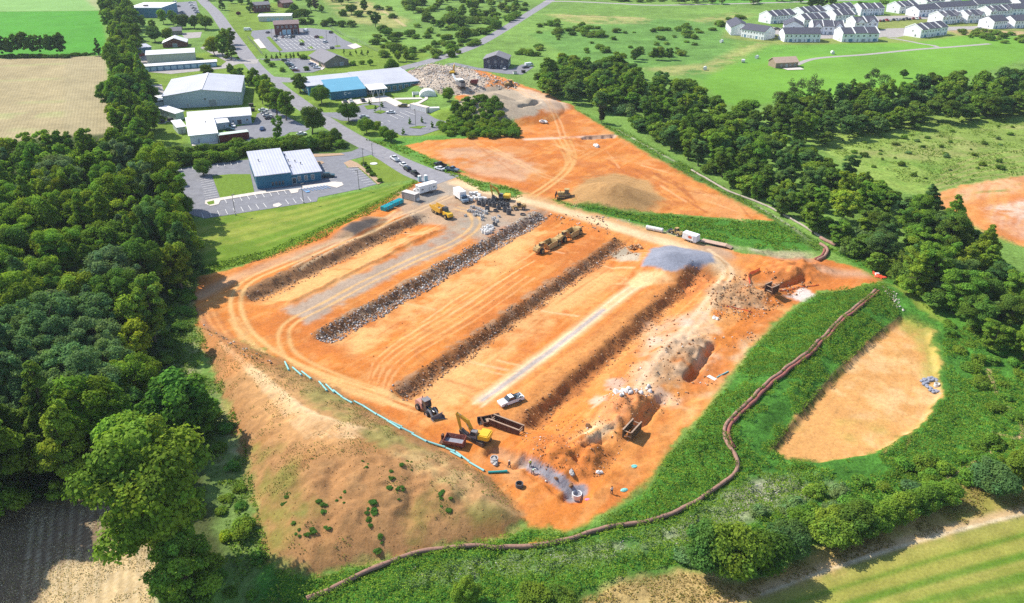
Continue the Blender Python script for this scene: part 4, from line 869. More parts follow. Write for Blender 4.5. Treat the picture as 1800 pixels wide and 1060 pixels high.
TOWN = [  # corner px, end of long side px, units, style, distinguishing words
 ((1275, 51), (1284, 62), 4, 0, 'leftmost gable end house of the whole white townhouse estate'), ((1302, 64.5), (1341, 70.5), 4, 0, 'second from the left, long porch side facing us, right gable shaded'),
 ((1378, 74), (1441, 74), 4, 0, 'long plain dark roof, nearest left row facing the green field'), ((1427, 60), (1482, 61), 3, 2, 'two front gables, standing just behind the nearest rows'),
 ((1375.5, 51), (1377, 59), 2, 0, 'narrow single blue shaded gable end between the left rows'), ((1479, 74), (1543, 73), 3, 1, 'three stepped roofs, nearest row left of the street entrance'),
 ((1501, 53), (1541, 52), 2, 2, 'short pair standing behind the three stepped roofs'), ((1354, 42), (1396, 38), 4, 1, 'four stepped roofs at the back left, bright gable to the left'),
 ((1412, 48), (1456, 45), 4, 1, 'stepped roofs in the middle left behind the narrow gable end'), ((1410, 35), (1448, 31), 4, 1, 'back row left, partly hidden behind the middle left rows'),
 ((1467, 40), (1500, 38), 3, 1, 'three roofs in the middle, in front of the back row'), ((1463, 30), (1501, 25), 4, 1, 'back row centre left beside the hedge'), ((1512, 28), (1552, 26), 4, 1, 'back row above the car park, four stepped roofs'),
 ((1617, 67), (1662, 61), 4, 1, 'nearest row right of the street entrance, four stepped ridges, bright left gable'), ((1655, 43), (1687, 40), 3, 2, 'garage row behind the four stepped ridges, right of the car park'),
 ((1699, 41), (1728, 39), 3, 2, 'garage row just right of a similar garage row'), ((1745, 51), (1769, 49), 3, 0, 'plain roofed row near the orange soil, bright left gable'), ((1782, 50), (1822, 48), 4, 0, 'last near row cut by the right edge'),
 ((1739, 33), (1776, 30), 4, 2, 'gabled garage row right of centre behind the plain roofed row'), ((1614, 30), (1650, 27), 3, 0, 'plain row above and right of the car park'), ((1651, 25), (1716, 21), 6, 0, 'very long plain roofed row at the back right'),
 ((1580, 24), (1611, 21), 4, 1, 'back row right of the hedge, four stepped roofs'), ((1627, 15), (1657, 12), 4, 1, 'far back stepped row below the green field'), ((1668, 12), (1688, 10), 3, 1, 'farthest short stepped row below the green field'),
 ((1717, 19), (1775, 16), 5, 0, 'far back right row half hidden by nearer roofs'), ((1774, 28), (1820, 26), 4, 0, 'back row cut by the right edge'), ((1790, 17), (1830, 15), 3, 1, 'farthest row cut by the right edge')]
_tp = {}
for cp, rp, n, stl, words_ in TOWN:
    c = np.array(G(*cp)); r_ = np.array(G(*rp)); L = float(np.hypot(*(r_ - c))); a = math.atan2(r_[1] - c[1], r_[0] - c[0])
    key = (n, stl); first = key not in _tp
    if first: _tp[key] = town_proto(n, stl)
    sx = min(max(L / (n * 6.2), .8), 1.6)
    place(_tp[key], (c[0], c[1], 0), a, 'white townhouse row, ' + words_, 'white townhouse rows', (sx, 1, 1), first)
# ---------------------------------------------------------------- road vehicles (all face +x)
M_CAR = mat('car_paint', (1, 1, 1), .35, .0, .04, 1, objcol=True, spec=.5); M_TYRE = mat('tyre_rubber', (.03, .03, .03), .9, var=.2); M_RIM = mat('wheel_rim', (.45, .45, .46), .4, .6, .1)
M_GL2 = mat('car_glass', (.03, .04, .05), .08, var=.05, spec=.7); M_LAMP = mat('lamp_lens', (.75, .74, .70), .2, var=.05); M_BLK = mat('black_plastic', (.035, .035, .04), .7, var=.2)
M_YEL = mat('machine_yellow', (.66, .37, .035), .5, var=.12, scale=1.2, dirt=(.45, .25, .10)); M_YELB = mat('clean_machine_yellow', (.74, .44, .03), .4, var=.06, scale=1.2)
M_YDUST = mat('dusty_machine_yellow', (.46, .31, .12), .8, var=.25, scale=1.5, dirt=(.34, .22, .12)); M_STEEL = mat('dark_steel', (.10, .09, .085), .7, .2, .2, 2, dirt=(.22, .13, .07)); M_TRACK = mat('track_steel', (.07, .055, .045), .8, var=.3, scale=3, dirt=(.25, .13, .06))
M_RUST = mat('rusty_steel', (.105, .05, .032), .85, var=.35, scale=1.5, dirt=(.17, .085, .045)); M_RUSTL = mat('pale_rust_edge', (.38, .26, .18), .8, var=.2); M_CHROME = mat('cylinder_rod', (.5, .5, .5), .25, .8, .05)
M_GREYM = mat('grey_machine_paint', (.20, .20, .215), .6, var=.15, dirt=(.3, .2, .13)); M_PINK = mat('faded_red_paint', (.50, .24, .19), .7, var=.2, dirt=(.45, .3, .2))
def frus(mb, a0, a1, aw, z0, b0, b1, bw, z1, M=None, yc=0):
    vs = [(a0, yc - aw, z0), (a1, yc - aw, z0), (a1, yc + aw, z0), (a0, yc + aw, z0), (b0, yc - bw, z1), (b1, yc - bw, z1), (b1, yc + bw, z1), (b0, yc + bw, z1)]
    return mb.add(vs, [(3, 2, 1, 0), (4, 5, 6, 7), (0, 1, 5, 4), (1, 2, 6, 5), (2, 3, 7, 6), (3, 0, 4, 7)], M)
_wh = {}
def wheel(root, x, y, r, w, sub=True, rim=None):
    key = (round(r, 2), round(w, 2), sub)
    if key not in _wh:
        mb = MB(); k = 18
        prof = [(r * .62, -w / 2), (r * .93, -w / 2), (r, -w * .32), (r, w * .32), (r * .93, w / 2), (r * .62, w / 2)]
        vs = []; fs = []
        for i in range(k):
            an = 2 * PI * i / k
            for pr, py in prof: vs.append((pr * math.cos(an), py, pr * math.sin(an)))
        n = len(prof)
        for i in range(k):
            for j in range(n): fs.append([i * n + j, ((i + 1) % k) * n + j, ((i + 1) % k) * n + (j + 1) % n, i * n + (j + 1) % n])
        mb.add(vs, fs); t = mb.build('wheel', M_TYRE, root, smooth=False)
        _wh[key] = (t.data, None)
        if sub:
            rm = MB().tube([(0, -w * .4, 0), (0, w * .4, 0)], r * .63, 14).tube([(0, -w * .44, 0), (0, w * .44, 0)], r * .2, 8).build('rim', rim or M_RIM, t); _wh[key] = (t.data, rm.data)
    else:
        td, rd = _wh[key]; t = bpy.data.objects.new('wheel', td); C.objects.link(t); t.parent = root
        if rd:
            rm = bpy.data.objects.new('rim', rd); C.objects.link(rm); rm.parent = t
            if rim: rm.material_slots[0].link = 'OBJECT'; rm.material_slots[0].material = rim
    t.location = (x, y, r); return t
def car_proto(kind):
    r = thing({'sedan': 'sedan_car', 'suv': 'suv_car', 'pickup': 'pickup_truck', 'van': 'van'}[kind], 'x', {'sedan': 'car', 'suv': 'car', 'pickup': 'pickup', 'van': 'van'}[kind])
    Lh = {'sedan': 2.35, 'suv': 2.4, 'pickup': 2.9, 'van': 2.9}[kind]; w = .92 if kind != 'pickup' else .98; rw = .33 if kind == 'sedan' else .39
    b = MB(); g = MB()
    if kind == 'sedan':
        b.ext([(-Lh, .35), (Lh, .32), (Lh + .04, .6), (Lh - .1, .74), (1.0, .93), (-1.5, .96), (-Lh + .05, .92)], -w, w); frus(b, -.95, .35, .62, 1.405, -.9, .3, .6, 1.44); frus(g, -1.75, 1.05, .84, .94, -.95, .35, .63, 1.4)
    elif kind == 'suv':
        b.ext([(-Lh, .4), (Lh, .38), (Lh + .04, .8), (Lh - .15, .95), (1.15, 1.08), (-Lh + .03, 1.1)], -w, w); frus(b, -2.0, .35, .7, 1.705, -1.95, .3, .66, 1.76); frus(g, -Lh + .06, 1.1, .86, 1.09, -2.05, .4, .72, 1.7)
    elif kind == 'pickup':
        b.ext([(-.6, .45), (Lh, .42), (Lh + .04, .9), (Lh - .15, 1.05), (1.35, 1.18), (-.6, 1.2)], -w, w); b.box(-Lh, -.6, -w, w, .45, .72); b.box(-Lh, -.62, -w, -w + .12, .725, 1.2).box(-Lh, -.62, w - .12, w, .725, 1.2).box(-Lh, -Lh + .1, -w + .121, w - .121, .725, 1.18)
        frus(b, -.4, .6, .72, 1.835, -.35, .55, .7, 1.89); frus(g, -.58, 1.3, .9, 1.2, -.45, .65, .74, 1.83)
    else:
        b.ext([(-Lh, .4), (Lh, .4), (Lh + .03, .9), (Lh - .35, 1.15), (1.75, 2.05), (1.4, 2.2), (-Lh, 2.2)], -w, w); g.ext([(Lh - .5, 1.22), (1.82, 1.98), (1.2, 1.98), (1.2, 1.22)], -w - .015, w + .015)
    body = b.build('body', M_CAR, r); g.build('window_glass', M_GL2, r)
    for x in (-Lh * .6, Lh * .62):
        for y in (-w + .06, w - .06): wheel(r, x, y, rw, .24, kind == 'pickup')
    for y in (-w + .22, w - .22): MB().box(Lh - .02, Lh + .06, y - .16, y + .16, .62 if kind == 'sedan' else .75, .76 if kind == 'sedan' else .9).build('headlight', M_LAMP, r)
    for y in (-w + .15, w - .15): MB().box(-Lh - .03, -Lh + .05, y - .1, y + .1, .7, .95).build('tail_light', M_RED, r)
    return r
CARP = {}
CCOL = {'white': (.78, .78, .78), 'black': (.02, .02, .025), 'silver': (.42, .43, .45), 'dark grey': (.07, .07, .08), 'blue': (.05, .11, .26), 'red': (.40, .03, .03), 'dark teal': (.02, .07, .09), 'olive': (.22, .17, .03), 'slate blue': (.13, .19, .24), 'dark red': (.14, .02, .02)}
def car(kind, col, px, ang, where, z=.14, terrain=False, group='parked vehicles'):
    first = kind not in CARP
    if first: CARP[kind] = car_proto(kind)
    if terrain: loc = PT(*px); loc = (loc[0], loc[1], loc[2] + .02)
    else: loc = (*G(*px, z), z)
    word = {'sedan': 'sedan', 'suv': 'sport utility car', 'pickup': 'pickup truck', 'van': 'van'}[kind]
    o = place(CARP[kind], loc, ang, f'{col} {word} {where}', group, None, first)
    for ch in o.children:
        if ch.name.startswith('body'): ch.color = (*CCOL[col], 1)
    return o
rd = pangle((684, 274), (735, 309))
car('pickup', 'white', (694, 281), rd + PI, 'first in the line of cars parked on the road shoulder'); car('sedan', 'white', (709, 291), rd + PI, 'second in the line of cars parked on the road shoulder')
car('suv', 'black', (716, 299), rd + PI, 'behind the white sedan in the line on the road shoulder'); car('pickup', 'black', (729, 307), rd + PI, 'last in the line on the road shoulder, nearest the office trailer')
r2 = pangle((764, 289), (784, 295))
car('pickup', 'black', (774, 292), r2 + PI, 'on the far side of the road beside a white sedan'); car('sedan', 'white', (773, 298), r2 + PI, 'parked close beside a black pickup at the road end'); car('pickup', 'slate blue', (795, 300), r2 + .2, 'alone at the end of the road verge')
car('suv', 'dark teal', (578, 311), pangle((568, 311), (589, 310)), 'parked alone beside the teal office')
car('sedan', 'white', (410, 222), pangle((408, 217), (413, 227)), 'beside the small annex of the white sheds'); car('sedan', 'dark teal', (404, 229), 0, 'in the shade beside the small annex')
for k, (p, c) in enumerate((((463, 195), 'white'), ((467, 200), 'silver'), ((470, 204), 'white'), ((474, 209), 'dark grey'))): car('sedan', c, p, R(15), ('at the top of the short row by the light green trees', 'second in the short row by the light green trees', 'third in the short row by the light green trees', 'last in the short row by the light green trees')[k])
car('sedan', 'blue', (461, 228), R(100), 'alone in the yard behind the white sheds'); car('sedan', 'white', (530, 237), R(40), 'under the tall round tree by the road')
for p, c, kd, w_ in (((607, 180), 'dark grey', 'sedan', 'first by the teal school entrance'), ((617, 179), 'white', 'sedan', 'second by the teal school entrance'), ((638, 178), 'dark grey', 'suv', 'beside the disabled bays at the school door')): car(kd, c, p, R(110), w_)
car('suv', 'olive', (708, 188), R(175), 'at the end of the school path'); car('sedan', 'white', (687, 199), R(172), 'alone in the middle of the school lot'); car('sedan', 'silver', (640, 207), R(10), 'half hidden by the round tree at the school lot')
for k, (p, c, kd) in enumerate((((502, 108), 'dark grey', 'suv'), ((507, 112), 'silver', 'sedan'), ((510, 115.5), 'dark teal', 'suv'), ((513, 118), 'dark grey', 'sedan'), ((516, 121.5), 'white', 'sedan'), ((520, 125), 'dark red', 'sedan'))): car(kd, c, p, R(-8), f'number {k + 1} from the top of the left row by the shop'.replace('number 1', 'first').replace('number 2', 'second').replace('number 3', 'third').replace('number 4', 'fourth').replace('number 5', 'fifth').replace('number 6', 'sixth'))
for p, c, w_ in (((549, 114), 'blue', 'upper of the three by the shop wall'), ((553, 117), 'silver', 'middle of the three by the shop wall'), ((557, 120), 'white', 'lowest of the three by the shop wall')): car('sedan', c, p, R(-12), w_)
for p, c, kd, w_ in (((471, 58), 'dark grey', 'sedan', 'left of the red brick building'), ((538, 56), 'white', 'van', 'right of the red brick building'), ((582, 58), 'black', 'suv', 'far right of the brick building lot by the fence'), ((485, 65), 'dark grey', 'sedan', 'upper of two at the left of the brick lot'), ((485, 71), 'white', 'sedan', 'lower of two at the left of the brick lot'),
                     ((499, 66), 'dark red', 'sedan', 'first before the brick garage bays'), ((504, 66), 'white', 'sedan', 'second before the brick garage bays'), ((510, 66.5), 'white', 'suv', 'third before the brick garage bays'), ((515, 65.5), 'black', 'suv', 'fourth before the brick garage bays'), ((557, 66), 'dark red', 'suv', 'alone in the upper right of the brick lot'), ((572, 75), 'white', 'suv', 'in the right part of the brick lot'), ((531, 79), 'black', 'suv', 'alone in the middle of the brick lot'), ((584, 85), 'black', 'sedan', 'in the bottom row of the brick lot')):
    car(kd, c, p, R(80), w_)
car('van', 'white', (436, 54), R(5), 'by the road left of the brick building lot')
for k, (p, c) in enumerate((((307, 4), 'white'), ((313, 12), 'dark grey'), ((303, 18), 'blue'), ((320, 22), 'silver'), ((323, 26), 'dark grey'), ((335, 5), 'white'), ((338, 10), 'white'), ((341, 15), 'dark grey'), ((344, 19), 'silver'), ((347, 23), 'blue'), ((350, 27), 'silver'))):
    car('sedan', c, p, R(20) if k > 4 else R(170), 'in the upper left lot beside the flat white roofed store' if k > 4 else 'loose in the middle of the upper left lot', group='cars in the upper left lot')
car('suv', 'red', (252, 98), R(60), 'before the small blue shed')
for p, c, kd, w_ in (((868, 120), 'black', 'suv', 'before the dark slate house, left one'), ((887, 122), 'silver', 'suv', 'before the dark slate house, right one'), ((930, 116), 'white', 'van', 'right of the dark slate house'), ((924, 119.5), 'dark grey', 'sedan', 'beside the white van right of the slate house')): car(kd, c, p, R(-95) if p[0] < 900 else R(30), w_)
for k in range(13):
    c = ('red', 'dark grey', 'red', 'white', 'black', 'silver', 'silver', 'black', 'dark grey', 'black', 'red', 'white', 'red')[k]
    car(('sedan', 'suv', 'pickup')[k % 3], c, (1547 + 5.8 * k, 37.5 - .38 * k + (k % 2) * .6), R(60 + (k % 3) * 14), 'in the row of vehicles behind the townhouse green', group='vehicles in the townhouse car park')
for p, c in (((1363, 66), 'dark grey'), ((1366, 52), 'black'), ((1722, 52), 'silver')): car('suv', c, p, R(20), 'on the townhouse street ' + {'dark grey': 'beside the long left row', 'black': 'between the left rows', 'silver': 'near the orange soil'}[c])
# the white service pickup on the site, in more detail
pk = PT(898, 708); hd = math.atan2(PT(880, 714)[1] - PT(917, 700)[1], PT(880, 714)[0] - PT(917, 700)[0])
o = car('pickup', 'white', (898, 707), hd, 'with a loaded open bed, alone on the orange floor', terrain=True, group='site vehicles'); o.location = (pk[0], pk[1], pk[2] + .03)
ld = MB()
for k in range(9): ld.ball((-2.5 + rs.random() * 1.6, rs.uniform(-.6, .6), .95 + rs.random() * .25), (.2, .16, .16), 6, 4)
ld = ld.build('bed_load', mat('green_black_gear', (.03, .045, .03), .8, var=.5, scale=4), o); MB().box(-.75, -.62, -.9, .9, 1.2, 1.75).box(-2.6, -.75, -.95, -.86, 1.2, 1.3).box(-2.6, -.75, .86, .95, 1.2, 1.3).build('rack', M_BLK, o)
# box truck
M_BOX = mat('box_body_white', (.80, .80, .80), .5, var=.06, scale=.6, dirt=(.66, .6, .54)); M_TBLUE = mat('cab_blue_grey', (.22, .30, .38), .4, var=.08)
p0 = PT(811, 352); hd = math.atan2(PT(819, 362)[1] - PT(802, 349)[1], PT(819, 362)[0] - PT(802, 349)[0])
t = thing('box_truck', 'white box truck with a blue grey cab parked beside the stacked blocks', 'truck', p0, hd)
MB().box(-4.3, 1.6, -1.25, 1.25, 1.05, 3.75).build('cargo_box', M_BOX, t); c_ = MB(); c_.ext([(1.7, .6), (4.0, .6), (4.05, 1.2), (3.9, 1.5), (2.95, 1.6), (2.6, 2.45), (1.7, 2.5)], -1.1, 1.1); c_.build('cab', M_TBLUE, t)
MB().ext([(2.75, 1.7), (2.98, 1.64), (2.66, 2.38), (2.45, 2.38)], -1.0, 1.0).box(1.95, 2.5, -1.115, 1.115, 1.65, 2.3).build('windscreen', M_GL2, t); MB().box(-4.2, 3.9, -.45, .45, .55, 1.04).build('chassis', M_STEEL, t)
for x in (-2.8, 3.0):
    for y in (-1.0, 1.0): wheel(t, x, y, .48, .3)
for y in (-.8, .8): MB().box(4.03, 4.09, y - .16, y + .16, .8, 1.05).build('headlight', M_LAMP, t)
# office trailer
p0 = PT(750, 338); a = pangle((738, 337), (764, 330)); t = thing('office_trailer', 'white office trailer with small windows at the end of the road', 'trailer', p0, a)
MB().box(-3.9, 3.9, -1.3, 1.3, .7, 3.3).build('wall', M_BOX, t); MB().box(-4.0, 4.0, -1.4, 1.4, 3.305, 3.45).build('roof', MR_FLAT, t)
for x, w_ in ((-2.6, 1.1), (2.5, 1.0)): opening(t, x, -1.3, 1.6, w_, .8, fm=M_WHITE)
opening(t, .9, -1.3, .85, .85, 2.0, name='door', m=M_WHITE, fm=M_DOORG); opening(t, -3.9, -.3, 1.6, .9, .8, 'left')
for x in (-.5, .5):
    for y in (-1.15, 1.15): wheel(t, x, y, .36, .22, False)
MB().tube([(3.9, 0, .65), (5.3, 0, .5)], .07).build('hitch', M_STEEL, t); MB().box(-.1 + .5, 1.4, -2.1, -1.35, 0, .3).box(.5, 1.3, -1.75, -1.34, .3, .62).build('step', M_STEEL, t)
# enclosed trailer with the orange red badge
p0 = PT(1214, 424); a = pangle((1201, 419), (1226, 427)); t = thing('enclosed_trailer', 'white enclosed trailer with an orange red badge beside the haul road', 'trailer', p0, a)
MB().box(-2.6, 2.6, -1.1, 1.1, .55, 2.75, bev=.15).build('body', M_BOX, t); MB().box(-2.5, 2.5, -1.0, 1.0, 2.755, 2.82).build('roof', MR_FLAT, t)
bd = MB(); bd.add([(.2 + .75 * math.cos(k * PI / 8), -1.115, 1.75 + .45 * math.sin(k * PI / 8)) for k in range(16)], [list(range(16))]); bd.build('badge', mat('orange_red_badge', (.62, .13, .06), .5), t)
MB().box(2.62, 2.7, -1.08, -.02, .6, 2.7, RZ(R(-70), 2.6 - 2.6 * math.cos(R(-70)) + 0, -1.1 + 2.6 * math.sin(R(70)) * 1.0)).build('rear_door', M_BOX, t)
for x in (-.2, .75): wheel(t, x, -1.1, .36, .22); wheel(t, x, 1.1, .36, .22)
MB().tube([(-2.6, -.5, .55), (-3.8, 0, .5), (-2.6, .5, .55)], .06).build('hitch', M_STEEL, t)
p0 = PT(1258, 431); a = pangle((1240, 427), (1282, 436)); t = thing('flatbed_trailer', 'long low wooden decked flatbed trailer behind the white enclosed trailer', 'trailer', p0, a)
MB().box(-4.6, 3.2, -1.2, 1.2, .7, .85).build('deck', mat('deck_planks', (.50, .34, .25), .9, var=.25, scale=2), t); MB().ext([(3.21, .7), (5.2, .25), (5.2, .36), (3.21, .85)], -1.1, 1.1).build('ramp', M_RUSTL, t); MB().box(-6, 3, -.4, .4, .45, .69).build('frame', M_STEEL, t)
for x in (0, 1.0):
    for y in (-1.0, 1.0): wheel(t, x, y, .36, .22, False)
# ---------------------------------------------------------------- earth-moving machines (all face +x)
def cyl(par, a, b, r=.09):
    a, b = Vector(a), Vector(b); m = a.lerp(b, .58); o = MB().tube([a, m], r, 8).build('hydraulic_cylinder', M_YEL, par); MB().tube([m, b], r * .55, 8).build('rod', M_CHROME, o); return o
def excavator(label, loc, ht, hb, s=1.0, paint=None, house=None):
    paint = paint or M_YEL; r = thing('excavator', label, 'excavator', loc, ht); r.scale = (s,) * 3
    for y in (-1.25, 1.25):
        prof = [(-2.3, .25), (-2.05, .02), (2.05, .02), (2.3, .25), (2.35, .6), (2.1, .92), (-2.1, .92), (-2.35, .6)]
        tr = MB().ext(prof, y - .33, y + .33).build('track', M_TRACK, r); sh = MB()
        for k in range(15): x = -2.05 + k * .293; sh.box(x - .05, x + .05, y - .36, y + .36, .921, .98)
        sh.build('track_shoes', M_STEEL, tr)
    MB().box(-.9, .9, -.9, .9, .45, 1.0).build('undercarriage', M_STEEL, r)
    u = bpy.data.objects.new('upper_works', None); C.objects.link(u); u.parent = r; u.rotation_euler = (0, 0, hb - ht); u.empty_display_size = .3
    MB().box(-2.5, 1.3, -1.45, 1.45, 1.05, 1.35).build('turntable_deck', M_STEEL, u)
    hb_ = MB(); hb_.prism([(-2.7, -1.1), (-2.35, -1.48), (-.3, -1.48), (-.3, 1.48), (-2.35, 1.48), (-2.7, 1.1)], 1.352, 2.35).prism([(-2.4, -1.2), (-.6, -1.3), (-.6, 1.3), (-2.4, 1.2)], 2.352, 2.5); hb_.build('engine_house', house or M_YELB, u)
    cb = MB(); cb.ext([(.0, 1.352), (1.55, 1.352), (1.7, 2.0), (1.25, 3.0), (.0, 3.0)], .35, 1.4).build('cab', M_GREYM, u); MB().ext([(.9, 1.95), (1.62, 1.95), (1.22, 2.88), (.15, 2.88), (.15, 2.1)], .33, 1.42).ext([(1.58, 1.7), (1.75, 2.02), (1.3, 2.98), (1.2, 2.9)], .45, 1.3).build('cab_glass', M_GL2, u)
    MB().box(-.28, .9, -1.4, -.35, 1.352, 1.75).build('tool_box', paint, u)
    bo = MB(); bo.ext([(.9, 1.5), (1.15, 1.15 + .25), (2.9, 4.0), (4.9, 5.55), (4.75, 5.95), (2.3, 4.75)], -.24, .24); bo.build('boom', paint, u)
    MB().ext([(4.5, 5.75), (4.95, 6.2), (5.25, 5.75), (4.35, 1.75), (4.0, 1.8)], -.19, .19).build('stick', paint, u)
    MB().ext([(4.4, 1.95), (3.95, 1.9), (3.3, 1.35), (2.55, .95), (2.5, .45), (3.3, .25), (4.1, .75)], -.65, .65).build('bucket', M_STEEL, u)
    cyl(u, (1.5, .45, 1.7), (2.75, .3, 3.9)); cyl(u, (1.5, -.45, 1.7), (2.75, -.3, 3.9)); cyl(u, (2.9, 0, 4.95), (4.7, 0, 6.1)); cyl(u, (4.9, 0, 5.2), (4.15, 0, 2.1), .07)
    return r
ht = math.atan2(PT(826, 770)[1] - PT(856, 786)[1], PT(826, 770)[0] - PT(856, 786)[0])
e0 = PT(842, 774); hb = math.atan2(PT(818, 768)[1] - e0[1], PT(818, 768)[0] - e0[0])
excavator('big yellow excavator with its bucket curled to the ground at the trench end', (e0[0], e0[1], e0[2]), ht, hb, .95)
e1 = PT(885, 352); excavator('yellow excavator with raised dark boom among the black manhole rings', e1, R(150), R(172), .95)
def loader(label, loc, rz, p1, p2, s=1.0, cabm=None):
    r = thing('wheel_loader', label, 'loader', loc, rz); r.scale = (s,) * 3
    MB().ext([(-3.4, .9), (-.9, .8), (-.9, 2.2), (-2.9, 2.25), (-3.45, 1.9)], -.95, .95).build('engine_hood', p1, r); MB().box(-.85, 1.7, -.55, .55, .6, 1.5).build('frame', p2, r)
    MB().ext([(-1.05, 2.21), (-.85, 1.52), (.45, 1.52), (.55, 2.2), (.25, 3.2), (-1.0, 3.2)], -.75, .75).build('cab', M_GL2, r); MB().box(-1.15, .4, -.85, .85, 3.205, 3.35).build('cab_roof', cabm or p2, r)
    for y in (-.72, .72): MB().ext([(.9, 1.35), (1.2, 1.85), (2.2, 1.5), (3.4, .65), (3.3, .4), (2.1, 1.05)], y - .13, y + .13).build('lift_arm', p2, r)
    MB().ext([(3.35, .1), (4.7, .08), (4.75, .15), (3.6, .3), (3.45, 1.15), (3.75, 1.5), (3.65, 1.55), (3.25, 1.2)], -1.45, 1.45).box(3.5, 4.4, -1.47, -1.42, .1, .95).box(3.5, 4.4, 1.42, 1.47, .1, .95).build('bucket', M_GREYM, r)
    for x in (-2.1, 1.35):
        for y in (-1.1, 1.1): wheel(r, x, y, .78, .6, True)
    cyl(r, (.2, 0, 1.65), (2.6, 0, 1.55), .1); MB().tube([(-2.4, .4, 2.2), (-2.4, .4, 2.9)], .08).build('exhaust', M_STEEL, r)
    return r
hd = math.atan2(PT(770, 735)[1] - PT(735, 712)[1], PT(770, 735)[0] - PT(735, 712)[0])
loader('dark wheel loader with a faded pinkish rear hood and lowered grey bucket', PT(752, 725), hd, M_PINK, M_GREYM, 1.0)
loader('small tan wheel loader parked between the white pipe and enclosed trailer', PT(1188, 412), pangle((1200, 416), (1176, 406)), M_YDUST, M_YDUST, .72)
loader('dusty yellow loader with a wide red brown bucket beside the black rings', PT(911, 368), R(190), M_YDUST, M_YDUST, .8)
# articulated dump truck
hd = math.atan2(PT(792, 384)[1] - PT(762, 368)[1], PT(792, 384)[0] - PT(762, 368)[0])
t = thing('dump_truck', 'yellow articulated dump truck with an empty bed parked beside the first bank', 'truck', PT(777, 378), hd)
MB().ext([(1.7, 1.0), (5.4, .9), (5.5, 1.4), (5.2, 1.95), (3.7, 2.25), (1.7, 2.25)], -1.0, 1.0).build('bonnet', M_YELB, t); MB().box(1.3, 5.3, -.5, .5, .7, .99).box(-5, 1.3, -.45, .45, .8, 1.2).build('frame', M_STEEL, t)
MB().ext([(1.3, 2.252), (3.3, 2.252), (3.0, 3.4), (1.4, 3.4)], -.75, .75).build('cab', M_GL2, t); MB().box(1.3, 3.05, -.8, .8, 3.405, 3.52).build('cab_roof', M_BLK, t)
bw = MB(); ins = [(-5.4, 2.1), (-3.6, 1.45), (.6, 1.45), (1.0, 2.9)]
bw.ext([(-5.6, 2.0), (-3.6, 1.25), (.75, 1.25), (1.2, 3.1), (1.0, 3.1), (.6, 1.45), (-3.6, 1.45), (-5.5, 2.2)], -1.35, 1.35)
for y in (-1.5, 1.35): bw.ext([(-5.6, 2.0), (-3.6, 1.25), (.75, 1.25), (1.2, 3.1), (.9, 2.95), (-5.4, 2.75)], y, y + .15)
bw.build('dump_bed', M_YEL, t); MB().box(-3.55, .55, -1.33, 1.33, 1.46, 1.5).build('bed_floor', mat('worn_bed_steel', (.50, .44, .38), .5, .3, .15), t)
for x in (3.9, -1.9, -3.6):
    for y in (-1.15, 1.15): wheel(t, x, y, .85, .62, True, M_YDUST)
def scraper(label, loc, rz):
    r = thing('motor_scraper', label, 'scraper', loc, rz)
    MB().ext([(2.6, 1.0), (5.6, .9), (5.75, 1.4), (5.5, 2.2), (4.2, 2.4), (2.6, 2.4)], -.95, .95).build('front_engine', M_YDUST, r); MB().box(2.7, 4.0, .05, 1.05, 2.405, 3.4).build('cab', M_GL2, r); MB().box(2.6, 4.1, -.02, 1.12, 3.405, 3.5).build('cab_roof', M_YDUST, r)
    MB().ext([(3.0, 1.6), (3.0, 2.3), (2.0, 3.0), (.9, 2.8), (-.3, 1.6), (-.1, 1.35), (1.1, 2.3), (1.9, 2.45)], -.3, .3).build('gooseneck', M_YDUST, r)
    bw = MB(); bw.box(-3.2, .4, -1.45, 1.45, .5, .65).ext([(-3.2, .66), (-3.05, .66), (-3.3, 2.3), (-3.5, 2.3)], -1.45, 1.45).ext([(.2, .66), (.4, .66), (.75, 1.9), (.55, 1.9)], -1.45, 1.45)
    for y in (-1.6, 1.45): bw.ext([(-3.4, .5), (.6, .5), (.9, 1.9), (0, 2.25), (-3.5, 2.35)], y, y + .15)
    bw.build('bowl', M_YDUST, r); MB().box(-3.0, .15, -1.4, 1.4, .66, .7).build('bowl_floor', M_STEEL, r)
    MB().ext([(-3.6, .9), (-5.6, .9), (-5.8, 1.5), (-5.5, 2.3), (-3.7, 2.3)], -.9, .9).build('rear_engine', M_YDUST, r)
    for x in (3.7, -4.4):
        for y in (-1.25, 1.25): wheel(r, x, y, .9, .65, True, M_YDUST)
    for y in (-1.0, 1.0): cyl(r, (2.2, y * .3, 2.8), (.5, y * 1.2, 1.8), .08)
    MB().tube([(5.0, -.4, 2.3), (5.0, -.4, 3.2)], .08).build('exhaust', M_STEEL, r)
    return r
hd = math.atan2(PT(942, 444)[1] - PT(1015, 408)[1], PT(942, 444)[0] - PT(1015, 408)[0])
scraper('dusty yellow motor scraper, lower left of the pair parked nose to tail', PT(961, 438), hd); scraper('dusty yellow motor scraper, upper right of the pair parked nose to tail', PT(1000, 418), hd)
